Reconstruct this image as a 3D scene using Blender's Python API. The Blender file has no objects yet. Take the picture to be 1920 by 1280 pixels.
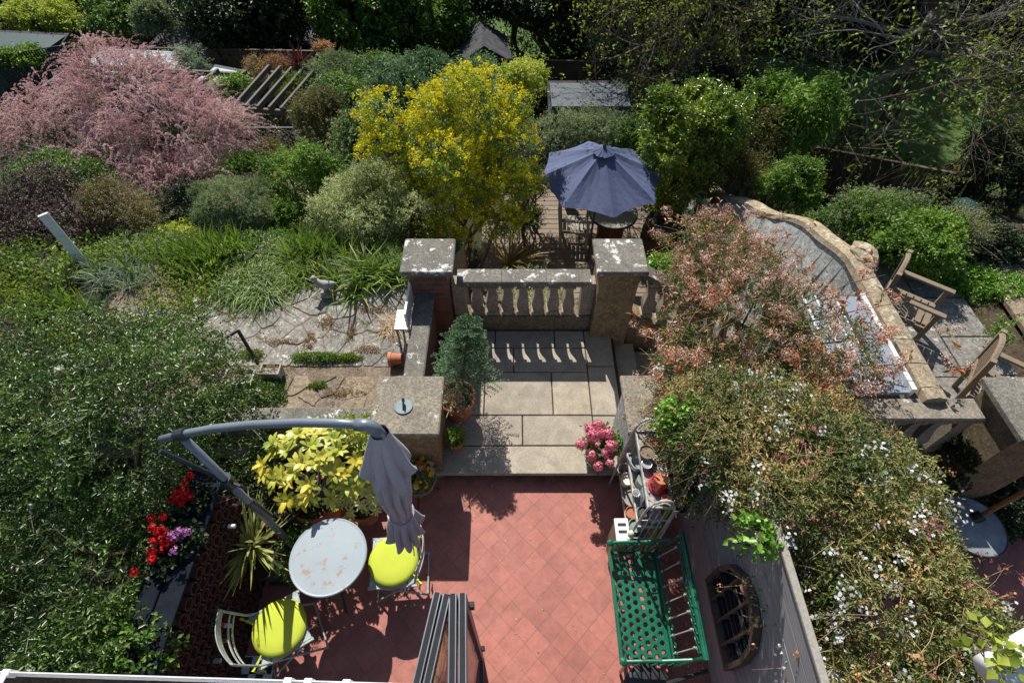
import bpy, math, random
import numpy as np
from math import sin, cos, pi, radians as R
from mathutils import Vector, Matrix
S = bpy.context.scene
C = S.collection
# ---------------------------------------------------------------- camera, sky, sun, exposure
CH, TH, F = 5.1, R(52.1), 1003.0
cam_d = bpy.data.cameras.new('camera'); cam = bpy.data.objects.new('camera', cam_d); C.objects.link(cam)
cam.location = (0, 0, CH); cam.rotation_euler = (R(90) - TH, 0, 0)
cam_d.sensor_width = 36; cam_d.lens = 36 * F / 1920; cam_d.clip_start = 0.05; cam_d.clip_end = 400
S.camera = cam
SUN = Vector((-0.243, 0.96, 1.02)).normalized()
el = math.asin(SUN.z); az = math.atan2(SUN.x, SUN.y)
w = bpy.data.worlds.new('World'); S.world = w; w.use_nodes = True
nt = w.node_tree; bg = nt.nodes['Background']; sky = nt.nodes.new('ShaderNodeTexSky')
sky.sky_type = 'NISHITA'; sky.sun_disc = False; sky.sun_elevation = el; sky.sun_rotation = az
nt.links.new(sky.outputs[0], bg.inputs[0]); bg.inputs[1].default_value = 0.07
sd = bpy.data.lights.new('sun', 'SUN'); sd.energy = 4.6; sd.angle = R(0.5); sd.color = (1, 0.95, 0.87)
so = bpy.data.objects.new('sun', sd); C.objects.link(so); so.rotation_euler = SUN.to_track_quat('Z', 'Y').to_euler()
so.location = (0, 0, 30)
S.view_settings.view_transform = 'Standard'; S.view_settings.look = 'None'
S.view_settings.exposure = 0.45; S.view_settings.gamma = 1
S.render.engine = 'CYCLES'
S.cycles.max_bounces = 6; S.cycles.transparent_max_bounces = 8; S.cycles.diffuse_bounces = 3
S.cycles.use_denoising = True
ST, CT = sin(TH), cos(TH)
def G(px, py, z=0.0):                  # measured point at height z
    u = (px - 960) / F; v = (py - 640) / F; D = ST + v * CT
    return Vector(((CH - z) * u / D, (CH - z) * (CT - v * ST) / D, z))
def A(px, py, Y):                      # measured point at distance Y
    v = (py - 640) / F; D = ST + v * CT; r = (CT - v * ST) / D
    return G(px, py, CH - Y / r)
def PX(px, py, Y):                     # metres per photo pixel there
    p = A(px, py, Y); v = (py - 640) / F
    return (CH - p.z) / (ST + v * CT) / F
def B(px, py, Y, rw, rh, d=None):      # an ellipsoid of foliage
    p = A(px, py, Y); k = PX(px, py, Y)
    return (p.x, p.y, p.z, rw * k, (d if d else (rw + rh) / 2 * k), rh * k)
# ---------------------------------------------------------------- materials
M = {}
def newmat(name):
    m = bpy.data.materials.new(name); m.use_nodes = True; M[name] = m
    return m, m.node_tree, m.node_tree.nodes['Principled BSDF']
def nd(t, typ, **kw):
    n = t.nodes.new(typ)
    for k, v in kw.items():
        if k in n.inputs: n.inputs[k].default_value = v
        else: setattr(n, k, v)
    return n
def ramp(t, src, stops, interp='LINEAR'):
    r = t.nodes.new('ShaderNodeValToRGB'); r.color_ramp.interpolation = interp
    e = r.color_ramp.elements
    while len(e) < len(stops): e.new(0.5)
    for i, (p, c) in enumerate(stops):
        e[i].position = p
        e[i].color = (c, c, c, 1) if isinstance(c, (int, float)) else (*c, 1)
    t.links.new(src, r.inputs[0]); return r.outputs[0]
def mix(t, fac, a, b, mode='MIX'):
    n = t.nodes.new('ShaderNodeMix'); n.data_type = 'RGBA'; n.blend_type = mode
    for k, v in ((0, fac), (6, a), (7, b)):
        if hasattr(v, 'is_linked'): t.links.new(v, n.inputs[k])
        else: n.inputs[k].default_value = v if k == 0 else (*v, 1)
    return n.outputs[2]
def coord(t, scale=1, rot=0, kind='Object'):
    c = t.nodes.new('ShaderNodeTexCoord'); m = t.nodes.new('ShaderNodeMapping')
    m.inputs['Scale'].default_value = (scale,) * 3 if isinstance(scale, (int, float)) else scale
    m.inputs['Rotation'].default_value = (0, 0, rot)
    if kind == 'World':
        g = t.nodes.new('ShaderNodeNewGeometry'); t.links.new(g.outputs['Position'], m.inputs[0])
    else: t.links.new(c.outputs[kind], m.inputs[0])
    return m.outputs[0]
def noise(t, co, s, det=5, rough=.6, dist=0):
    n = nd(t, 'ShaderNodeTexNoise', Scale=s, Detail=det, Roughness=rough, Distortion=dist)
    t.links.new(co, n.inputs['Vector']); return n.outputs['Fac']
def bump(t, b, h, strength=.3, dist=.01):
    n = nd(t, 'ShaderNodeBump', Strength=strength, Distance=dist); t.links.new(h, n.inputs['Height'])
    t.links.new(n.outputs[0], b.inputs['Normal'])
def flat(name, c, rough=.6, metal=0, var=.25, scale=12, bmp=.15, spec=.5, coat=0):
    m, t, b = newmat(name); co = coord(t, 1, kind='World')
    n = noise(t, co, scale, 6)
    col = ramp(t, n, [(.3, tuple(x * (1 - var) for x in c)), (.7, tuple(min(1, x * (1 + var)) for x in c))])
    t.links.new(col, b.inputs['Base Color']); b.inputs['Roughness'].default_value = rough
    b.inputs['Metallic'].default_value = metal; b.inputs['Specular IOR Level'].default_value = spec
    b.inputs['Coat Weight'].default_value = coat
    if bmp: bump(t, b, noise(t, co, scale * 4, 6), bmp, .004)
    return m
def stone(name, c, dark, lich=(.62, .61, .57), amount=.6, con=.75, speck=40, bmp=.5, isl=0):
    m, t, b = newmat(name); co = coord(t, 1, kind='World')
    n1 = noise(t, co, 5, 8, .7, .6); n2 = noise(t, co, speck, 4, .6); n3 = noise(t, co, 7.3, 7, .72, .2)
    c1 = ramp(t, n1, [(.3, dark), (.62, c)])
    c2 = mix(t, ramp(t, n2, [(.42, 0.0), (.6, con)]), c1, tuple(x * .45 for x in c))
    c3 = mix(t, ramp(t, noise(t, co, speck * 2.3, 3), [(.56, 0.0), (.64, con * .8)]), c2, tuple(min(1, x * 1.5) for x in c))
    c4 = mix(t, ramp(t, n3, [(amount, 0.0), (amount + .025, 1.0)]), c3, lich)
    if isl:
        g_ = t.nodes.new('ShaderNodeNewGeometry'); c4 = mix(t, 1.0, c4, (1, 1, 1), 'MULTIPLY'); mm = c4.node; t.links.new(ramp(t, g_.outputs['Random Per Island'], [(0, (1 - isl, 1 - isl * .97, 1 - isl * .9)), (.5, (1 - isl * .3, 1 - isl * .3, 1 - isl * .34)), (1, (1.0, .98, .94))]), mm.inputs[7])
    t.links.new(c4, b.inputs['Base Color']); b.inputs['Roughness'].default_value = .95
    b.inputs['Specular IOR Level'].default_value = .2
    bump(t, b, n2, bmp, .006); return m
stone('coping_stone', (.25, .235, .20), (.09, .088, .08), amount=.585)
stone('lichen_stone', (.25, .235, .20), (.095, .093, .085), amount=.565, lich=(.60, .60, .575))
stone('cap_stone', (.34, .30, .235), (.15, .135, .115), amount=.63, speck=30)
stone('slab_stone', (.52, .455, .365), (.27, .24, .195), amount=.70, speck=80, bmp=.3, con=.5, isl=.16)
stone('plinth_stone', (.27, .205, .13), (.10, .085, .06), amount=.8, speck=25)
stone('render_warm', (.34, .25, .15), (.15, .12, .075), amount=.9, speck=20)
stone('baluster_stone', (.42, .36, .29), (.25, .21, .17), amount=.85, speck=50)
stone('paving_grey', (.36, .345, .31), (.18, .165, .145), amount=.60, speck=18, lich=(.62, .61, .58), isl=.35)
stone('paving_warm', (.36, .29, .21), (.20, .16, .12), amount=.64, speck=18, isl=.35)
stone('render_white', (.52, .53, .52), (.27, .28, .28), amount=.62, speck=14, lich=(.62, .63, .63), bmp=.9)
stone('tan_coping', (.40, .33, .23), (.22, .18, .13), amount=.56, speck=30, lich=(.52, .45, .33))
stone('soil', (.10, .075, .05), (.045, .034, .024), amount=.8, speck=30, bmp=1)
stone('pale_soil', (.27, .21, .155), (.13, .10, .075), amount=.62, speck=30, bmp=1, lich=(.42, .38, .32))
def brickmat(name, c1, c2, mortar, bw, bh, ms, rot=0, kind='World', offset=.5, swap=False):
    m, t, b = newmat(name)
    co = coord(t, 1, rot, kind)
    if swap:
        s = t.nodes.new('ShaderNodeSeparateXYZ'); t.links.new(co, s.inputs[0])
        a = nd(t, 'ShaderNodeMath', operation='ADD'); t.links.new(s.outputs[0], a.inputs[0]); t.links.new(s.outputs[1], a.inputs[1])
        k = t.nodes.new('ShaderNodeCombineXYZ'); t.links.new(a.outputs[0], k.inputs[0]); t.links.new(s.outputs[2], k.inputs[1]); co = k.outputs[0]
    br = nd(t, 'ShaderNodeTexBrick', Scale=1.0, offset=offset, squash=1.0)
    br.inputs['Brick Width'].default_value = bw; br.inputs['Row Height'].default_value = bh
    br.inputs['Mortar Size'].default_value = ms; br.inputs['Mortar Smooth'].default_value = .3
    br.inputs['Color1'].default_value = (*c1, 1); br.inputs['Color2'].default_value = (*c2, 1); br.inputs['Mortar'].default_value = (*mortar, 1)
    t.links.new(co, br.inputs['Vector'])
    wc = coord(t, 1, kind='World')
    col = mix(t, ramp(t, noise(t, wc, 2.2, 8, .7, .4), [(.35, 0.0), (.72, .65)]), br.outputs[0], tuple(min(1, x * 1.25 + .03) for x in c1))
    col = mix(t, ramp(t, noise(t, wc, 9, 8, .75), [(.42, 0.0), (.7, .5)]), col, tuple(x * .6 for x in c2))
    t.links.new(col, b.inputs['Base Color'])
    b.inputs['Roughness'].default_value = .62; b.inputs['Specular IOR Level'].default_value = .35
    inv = nd(t, 'ShaderNodeMath', operation='SUBTRACT'); inv.inputs[0].default_value = 1; t.links.new(br.outputs['Fac'], inv.inputs[1])
    bump(t, b, inv.outputs[0], .5, .003); return m
brickmat('quarry_tile', (.43, .155, .118), (.31, .115, .09), (.14, .095, .085), .1535, .1535, .0026, R(45), offset=0)
brickmat('red_brick', (.22, .085, .055), (.13, .055, .04), (.16, .14, .12), .215, .075, .01, swap=True)
def wood(name, c, dark, axis=0, rough=.75, grain=60, plank=None):
    m, t, b = newmat(name)
    sc = [3, 3, 3]; 
    for i in range(3):
        if i != axis: sc[i] = grain
    co = coord(t, tuple(sc), kind='World'); n = noise(t, co, 1, 6, .7, .3)
    n2 = noise(t, coord(t, 1, kind='World'), 3, 5)
    col = mix(t, ramp(t, n2, [(.3, 0.0), (.7, .6)]), ramp(t, n, [(.3, dark), (.65, c)]), tuple(x * .7 for x in c))
    t.links.new(col, b.inputs['Base Color']); b.inputs['Roughness'].default_value = rough
    b.inputs['Specular IOR Level'].default_value = .3
    bump(t, b, n, .3, .004); return m
wood('deck_wood', (.30, .235, .18), (.16, .12, .09), 0)
wood('fence_grey', (.36, .36, .375), (.19, .19, .20), 1)
wood('fence_brown', (.10, .07, .045), (.045, .032, .022), 2)
wood('fence_olive', (.17, .145, .085), (.07, .06, .035), 2)
wood('teak', (.30, .235, .17), (.17, .125, .085), 0)
wood('old_wood', (.20, .17, .13), (.09, .075, .06), 2)
wood('pergola_wood', (.15, .14, .125), (.07, .065, .055), 1)
wood('pale_wood', (.40, .38, .33), (.24, .22, .19), 2)
wood('barrel_wood', (.14, .065, .035), (.06, .03, .02), 2)
wood('frame_wood', (.13, .095, .07), (.06, .045, .035), 1)
wood('handle_wood', (.38, .19, .08), (.24, .11, .05), 0)
wood('bark', (.13, .10, .07), (.05, .038, .028), 2, grain=25)
wood('pale_bark', (.28, .24, .20), (.14, .12, .10), 2, grain=25)
flat('twig', (.17, .13, .09), .9); flat('tan_twig', (.50, .34, .18), .9); flat('grey_twig', (.22, .20, .175), .9); flat('old_white', (.45, .44, .41), .6, var=.35, scale=30)
flat('terracotta', (.47, .17, .085), .8, var=.3, scale=8); flat('dark_pot', (.05, .045, .045), .5)
flat('white_paint', (.74, .75, .75), .4, var=.08); flat('white_plastic', (.78, .79, .80), .35, var=.05, bmp=0)
flat('grey_steel', (.21, .25, .29), .38, .3, var=.08, bmp=.03); flat('grey_roof', (.24, .28, .34), .6, 0, var=.06, bmp=.05)
flat('dark_steel', (.045, .055, .075), .4, .4, bmp=0); flat('black_iron', (.03, .03, .034), .45, .3, bmp=.1)
flat('chair_paint', (.38, .43, .41), .5, .1, var=.25, scale=25); flat('taupe_fabric', (.47, .44, .49), .95, var=.07, scale=30, bmp=.2)
flat('bench_green', (.006, .125, .07), .36, .1, var=.3, scale=14, bmp=.1, coat=.3); flat('bench_edge', (.42, .40, .36), .6, .2)
flat('lime', (.50, .57, .05), .85, var=.03, bmp=.1); flat('lime_tie', (.40, .50, .05), .9)
flat('dark_rubber', (.022, .022, .026), .9, bmp=.6); flat('alu', (.42, .45, .48), .3, .8, var=.1, bmp=0)
flat('green_plastic', (.28, .55, .04), .4, bmp=0); flat('red_glaze', (.50, .03, .03), .25, bmp=0, coat=.5)
flat('sage_glaze', (.22, .30, .24), .35, bmp=0); flat('tin', (.40, .45, .47), .35, .5)
flat('straw', (.52, .42, .22), .9); flat('lead', (.15, .19, .20), .6, .3); flat('shaded_felt_roof', (.05, .052, .06), .9, var=.6, scale=5)  # roof felt darkened to stand in for tree shade over the sheds
flat('slate_blue', (.06, .08, .10), .7); flat('dark_wall', (.035, .035, .04), .9); flat('basket', (.20, .15, .10), .9)
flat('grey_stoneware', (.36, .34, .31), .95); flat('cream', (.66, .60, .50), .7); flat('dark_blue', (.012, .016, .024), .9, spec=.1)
flat('wicker', (.34, .29, .22), .95, var=.4, scale=40, bmp=.8); flat('teal_rope', (.12, .42, .46), .8); flat('dark_bottle', (.02, .035, .02), .2, bmp=0)
flat('gold_foil', (.55, .28, .05), .35, .6, bmp=0); flat('red_foil', (.5, .02, .02), .35, bmp=0); flat('clay_tube', (.10, .035, .026), .9)  # tube clay carries the shade on the bottle rack in its dark colour
flat('blue_barrel_lid', (.045, .055, .065), .45, var=.5, scale=6); flat('teal_box', (.012, .05, .056), .6)
flat('pinkish', (.5, .3, .24), .8); flat('glass_top', (.22, .25, .27), .12, 0, var=.5, scale=4, bmp=0); flat('sky_panel', (.30, .40, .43), .5)
# rusty bistro table top
m, t, b = newmat('rusty_grey'); co = coord(t, 1, kind='World')
n = noise(t, co, 9, 9, .72, .3)
col = mix(t, ramp(t, n, [(.555, 0.0), (.62, 1.0)]), (.34, .40, .44), (.36, .22, .13))
col = mix(t, ramp(t, noise(t, co, 3, 6), [(.35, 0.0), (.75, .35)]), col, (.22, .27, .31))
t.links.new(col, b.inputs['Base Color']); b.inputs['Roughness'].default_value = .5
# blue parasol cloth
m, t, b = newmat('blue_cloth'); co = coord(t, 1, kind='World')
col = ramp(t, noise(t, co, 2.2, 6, .6, 1), [(.3, (.068, .09, .18)), (.6, (.09, .115, .225)), (.8, (.12, .105, .21))])
t.links.new(col, b.inputs['Base Color']); b.inputs['Roughness'].default_value = .85
bump(t, b, noise(t, coord(t, (14, 14, 2), kind='World'), 1, 3), .25, .02)
# shelf with flaking paint
m, t, b = newmat('flaking'); co = coord(t, 1, kind='World')
col = ramp(t, noise(t, co, 22, 8, .7), [(.38, (.42, .43, .42)), (.50, (.28, .27, .26)), (.58, (.20, .11, .065))])
t.links.new(col, b.inputs['Base Color']); b.inputs['Roughness'].default_value = .6
# glass
m, t, b = newmat('glass'); b.inputs['Base Color'].default_value = (.8, .85, .86, 1); b.inputs['Roughness'].default_value = .02
b.inputs['Transmission Weight'].default_value = 1; b.inputs['IOR'].default_value = 1.45; b.inputs['Alpha'].default_value = .35
m, t, b = newmat('mirror'); b.inputs['Base Color'].default_value = (.75, .78, .8, 1); b.inputs['Metallic'].default_value = 1; b.inputs['Roughness'].default_value = .06
# lawn and ground
m, t, b = newmat('lawn'); co = coord(t, 1, kind='World')
col = mix(t, ramp(t, noise(t, co, 60, 5, .8), [(.35, 0.0), (.65, 1.0)]), (.05, .11, .018), (.11, .20, .035))
t.links.new(col, b.inputs['Base Color']); b.inputs['Roughness'].default_value = .95; bump(t, b, noise(t, co, 80, 4), 1, .03)
m, t, b = newmat('ground_mat'); co = coord(t, 1, kind='World')
col = mix(t, ramp(t, noise(t, co, 3, 8, .7), [(.42, 0.0), (.58, 1.0)]), (.05, .04, .026), (.03, .055, .014))
t.links.new(col, b.inputs['Base Color']); b.inputs['Roughness'].default_value = 1; bump(t, b, noise(t, co, 30, 5), 1, .04)
# leaves: colour comes from a random number stored on each leaf
def leaf(name, cols, rough=.45, trans=.35, spec=.45):
    m, t, b = newmat(name)
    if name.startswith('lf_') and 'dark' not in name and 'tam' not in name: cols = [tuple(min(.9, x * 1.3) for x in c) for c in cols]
    a = nd(t, 'ShaderNodeAttribute', attribute_name='rnd')
    st = [(i / max(1, len(cols) - 1), c) for i, c in enumerate(cols)]
    col = ramp(t, a.outputs['Fac'], st)
    t.links.new(col, b.inputs['Base Color']); b.inputs['Roughness'].default_value = rough
    b.inputs['Specular IOR Level'].default_value = spec
    if trans:
        tr = t.nodes.new('ShaderNodeBsdfTranslucent'); t.links.new(mix(t, .5, col, (.9, 1, .3), 'MULTIPLY'), tr.inputs[0])
        mx = t.nodes.new('ShaderNodeMixShader'); mx.inputs[0].default_value = trans
        out = t.nodes['Material Output']
        t.links.new(b.outputs[0], mx.inputs[1]); t.links.new(tr.outputs[0], mx.inputs[2]); t.links.new(mx.outputs[0], out.inputs[0])
    return m
# ---------------------------------------------------------------- mesh building
class MB:
    def __init__(s): s.v = []; s.f = []; s.sm = False
    def add(s, vs, fs):
        k = len(s.v); s.v += [tuple(p) for p in vs]; s.f += [tuple(i + k for i in f) for f in fs]; return s
    def box(s, x0, x1, y0, y1, z0, z1, b=0.0):
        if b <= 0:
            return s.add([(x, y, z) for z in (z0, z1) for y in (y0, y1) for x in (x0, x1)],
                         [(0, 2, 3, 1), (4, 5, 7, 6), (0, 1, 5, 4), (2, 6, 7, 3), (0, 4, 6, 2), (1, 3, 7, 5)])
        rings = []
        for z, i in ((z0, b), (z0 + b, 0), (z1 - b, 0), (z1, b)):
            c = b - i if i else b
            if i: P = [(x0 + b, y0 + b), (x1 - b, y0 + b), (x1 - b, y1 - b), (x0 + b, y1 - b)]; P = [p for p in P for _ in (0, 1)]
            else: P = [(x0 + b, y0), (x1 - b, y0), (x1, y0 + b), (x1, y1 - b), (x1 - b, y1), (x0 + b, y1), (x0, y1 - b), (x0, y0 + b)]; P = [P[7]] + P[:7]
            rings.append([(p[0], p[1], z) for p in P])
        fs = []
        for r in range(3):
            for k in range(8): fs.append((r * 8 + k, r * 8 + (k + 1) % 8, r * 8 + 8 + (k + 1) % 8, r * 8 + 8 + k))
        fs.append(tuple(reversed((0, 2, 4, 6)))); fs.append((24, 26, 28, 30))
        return s.add(sum(rings, []), fs)
    def obox(s, c, size, rz=0, rx=0, ry=0, b=0.0):      # centred box, rotated
        m = MB(); a = [x / 2 for x in size]; m.box(-a[0], a[0], -a[1], a[1], -a[2], a[2], b)
        T = Matrix.Translation(c) @ Matrix.Rotation(rz, 4, 'Z') @ Matrix.Rotation(ry, 4, 'Y') @ Matrix.Rotation(rx, 4, 'X')
        return s.add([T @ Vector(p) for p in m.v], m.f)
    def rings(s, rs, close=True, cap=True):
        n = len(rs[0]); fs = []
        for i in range(len(rs) - 1):
            for k in range(n if close else n - 1):
                fs.append((i * n + k, i * n + (k + 1) % n, (i + 1) * n + (k + 1) % n, (i + 1) * n + k))
        if cap: fs.append(tuple(reversed(range(n)))); fs.append(tuple(range((len(rs) - 1) * n, len(rs) * n)))
        return s.add(sum(rs, []), fs)
    def lathe(s, prof, c=(0, 0, 0), n=20, cap=True, ph=0, sx=1, sy=1):
        return s.rings([[(c[0] + r * sx * cos(ph + 2 * pi * k / n), c[1] + r * sy * sin(ph + 2 * pi * k / n), c[2] + z) for k in range(n)] for r, z in prof], cap=cap)
    def tube(s, pts, r, n=6, cap=True):
        pts = [Vector(p) for p in pts]; rs = r if isinstance(r, (list, tuple)) else [r] * len(pts)
        up = Vector((0, 0, 1)); out = []
        for i, p in enumerate(pts):
            d = (pts[min(i + 1, len(pts) - 1)] - pts[max(i - 1, 0)])
            d = d.normalized() if d.length > 1e-9 else Vector((0, 0, 1))
            a = d.cross(up if abs(d.z) < .95 else Vector((1, 0, 0))).normalized(); b_ = d.cross(a)
            out.append([tuple(p + (a * cos(2 * pi * k / n) + b_ * sin(2 * pi * k / n)) * rs[i]) for k in range(n)])
        return s.rings(out, cap=cap)
    def bar(s, p, q, w_, h=None):
        p, q = Vector(p), Vector(q); d = q - p; L = d.length; c = (p + q) / 2
        rq = d.to_track_quat('X', 'Z').to_matrix().to_4x4(); m = MB(); h = h or w_
        m.box(-L / 2, L / 2, -w_ / 2, w_ / 2, -h / 2, h / 2)
        T = Matrix.Translation(c) @ rq
        return s.add([T @ Vector(v) for v in m.v], m.f)
    def prism(s, poly, z0, z1, cap=True):
        n = len(poly)
        return s.rings([[(x, y, z0) for x, y in poly], [(x, y, z1) for x, y in poly]], cap=cap)
    def xf(s, T): s.v = [tuple(T @ Vector(p)) for p in s.v]; return s
    def jit(s, a, seed=0):
        r = random.Random(seed); s.v = [(x + r.uniform(-a, a), y + r.uniform(-a, a), z + r.uniform(-a, a)) for x, y, z in s.v]; return s
    def build(s, name, mat, parent=None, world=True, smooth=False, label=None):
        me = bpy.data.meshes.new(name); v = s.v
        if parent is not None and world:
            l = parent['_o']; v = [(x - l[0], y - l[1], z - l[2]) for x, y, z in v]
        me.from_pydata(v, [], s.f); me.validate(); me.update()
        if smooth: me.polygons.foreach_set('use_smooth', [True] * len(me.polygons)); me.update()
        me.materials.append(M[mat] if isinstance(mat, str) else mat)
        o = bpy.data.objects.new(name, me); C.objects.link(o)
        if parent is not None: o.parent = parent; o['_o'] = parent['_o']
        if label: o['label'] = label
        return o
def thing(name, label, cat, loc=(0, 0, 0), rotz=0, group=None):
    o = bpy.data.objects.new(name, None); C.objects.link(o); o.empty_display_size = .1
    o.location = loc; o.rotation_euler = (0, 0, rotz); o['label'] = label; o['category'] = cat
    o['_o'] = [float(x) for x in loc]
    if group: o['group'] = group
    return o
def tag(o, label, cat, group=None, kind=None):
    o['label'] = label; o['category'] = cat
    if group: o['group'] = group
    if kind: o['kind'] = kind
    return o
def struct(o, label=None, kind='structure'):
    o['kind'] = kind
    if label: o['label'] = label
    return o
def dup(root, loc, rotz, label, group=None):
    r = root.copy(); C.objects.link(r); r.location = loc; r.rotation_euler = (0, 0, rotz); r['label'] = label
    r['_o'] = [float(x) for x in loc]
    if group: r['group'] = group
    for ch in list(root.children):
        c = ch.copy(); C.objects.link(c); c.parent = r
        for g in ch.children:
            d = g.copy(); C.objects.link(d); d.parent = c
    return r
# ---------------------------------------------------------------- foliage (numpy)
NLEAF = [0]
def npmesh(name, V, Fc, mat, parent=None, rnd=None, world=True):
    V = np.asarray(V, dtype=np.float32).reshape(-1, 3); Fc = np.asarray(Fc, dtype=np.int32); k = Fc.shape[1]
    if parent is not None and world: V = V - np.array(list(parent['_o']), dtype=np.float32)
    me = bpy.data.meshes.new(name); me.vertices.add(len(V)); me.vertices.foreach_set('co', V.ravel())
    me.loops.add(Fc.size); me.loops.foreach_set('vertex_index', Fc.ravel())
    me.polygons.add(len(Fc)); me.polygons.foreach_set('loop_start', np.arange(0, Fc.size, k, dtype=np.int32))
    me.polygons.foreach_set('loop_total', np.full(len(Fc), k, dtype=np.int32))
    if rnd is not None:
        at = me.attributes.new('rnd', 'FLOAT', 'FACE'); at.data.foreach_set('value', np.asarray(rnd, dtype=np.float32))
    me.update(calc_edges=True); me.materials.append(M[mat] if isinstance(mat, str) else mat)
    o = bpy.data.objects.new(name, me); C.objects.link(o)
    if parent is not None: o.parent = parent; o['_o'] = parent['_o']
    return o
def nrm(a): return a / np.maximum(np.linalg.norm(a, axis=-1, keepdims=True), 1e-9)
def leafgeo(b, l, L, W, rng, fold=.12, curl=.15, flatness=1.0):
    """b bases (n,3), l unit directions, L lengths, W widths -> verts, tris"""
    n = len(b); ref = nrm(rng.normal(size=(n, 3)) * .55 + np.array([0, 0, 1.0]) * flatness)
    s = nrm(np.cross(l, ref)); m_ = np.cross(s, l)
    L = L[:, None]; W = W[:, None]
    dn = np.zeros((n, 3)); dn[:, 2] = -1
    v0 = b; v1 = b + l * L * .48 + s * W * .5 + m_ * L * fold; v3 = b + l * L * .48 - s * W * .5 + m_ * L * fold
    v2 = b + l * L + dn * L * curl
    V = np.stack([v0, v1, v2, v3], 1).reshape(-1, 3)
    i = np.arange(n)[:, None] * 4
    T = np.concatenate([i + np.array([[0, 1, 2]]), i + np.array([[0, 2, 3]])], 1).reshape(-1, 3)
    NLEAF[0] += n
    return V, T
def blobpts(blobs, n, rng, inner=.3, lump=.18, low=-.55, gap=.0, gfreq=2.2):
    Bm = np.array([b[:6] for b in blobs], dtype=float)
    area = (Bm[:, 3] * Bm[:, 4] + Bm[:, 3] * Bm[:, 5] + Bm[:, 4] * Bm[:, 5]); area /= area.sum()
    k = int(n * 2.2) + 20
    w_ = rng.choice(len(Bm), k, p=area); d = nrm(rng.normal(size=(k, 3)))
    ok = d[:, 2] > low; w_ = w_[ok]; d = d[ok]; k = len(d)
    ph = rng.uniform(0, 6, (len(Bm), 3))[w_]
    q = sum(np.sin(d * f + ph * f * .37)[:, [a]] * np.cos(d * f * .8 + ph)[:, [b_]] for f, a, b_ in ((3, 0, 1), (5, 1, 2), (8, 2, 0)))[:, 0] / 1.6
    r = np.where(rng.random(k) < inner, rng.uniform(.5, .88, k), rng.uniform(.88, 1.06, k)) * (1 + lump * q)
    p = Bm[w_, :3] + d * Bm[w_, 3:6] * r[:, None]
    nn = nrm(d / Bm[w_, 3:6])
    keep = np.ones(k, bool)
    for j in range(len(Bm)):
        e = (((p - Bm[j, :3]) / Bm[j, 3:6]) ** 2).sum(1)
        keep &= ~((e < .45) & (w_ != j))
    if gap > 0:
        g = np.sin(p[:, 0] * gfreq * 2.1 + 1) * np.sin(p[:, 1] * gfreq * 1.7 + 2) * np.sin(p[:, 2] * gfreq * 2.4) + .5 * np.sin(p[:, 0] * gfreq * 4.3) * np.sin(p[:, 2] * gfreq * 5.1 + p[:, 1] * gfreq * 4)
        keep &= (g > -1 + gap * 1.2) | (rng.random(k) < .15)
    return p[keep][:n], nn[keep][:n]
def stems(p0, dirs, L, droop, r, mat, parent, name='stems', frac=1.0, rng=None):
    n = len(p0)
    if frac < 1: k = rng.random(n) < frac; p0, dirs, L = p0[k], dirs[k], L[k]; n = len(p0)
    ts = np.array([0, .5, 1.0]); P = p0[:, None] + dirs[:, None] * L[:, None, None] * ts[None, :, None]
    P[:, :, 2] -= droop * L[:, None] * ts[None] ** 2
    a = nrm(np.cross(dirs, np.array([.3, .2, 1.0]))); b_ = np.cross(dirs, a)
    V = []
    for k in range(3):
        o = a * cos(2.094 * k) + b_ * sin(2.094 * k)
        V.append(P + o[:, None] * (r * np.array([1, .75, .3]))[None, :, None])
    V = np.stack(V, 2)                                     # n, 3 rings, 3 around, xyz
    base = np.arange(n)[:, None] * 9; fs = []
    for i in range(2):
        for k in range(3): fs.append([i * 3 + k, i * 3 + (k + 1) % 3, i * 3 + 3 + (k + 1) % 3, i * 3 + 3 + k])
    Fc = (base[:, :, None] + np.array(fs)[None]).reshape(-1, 4)
    return npmesh(name, V.reshape(-1, 3), Fc, mat, parent)
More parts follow.
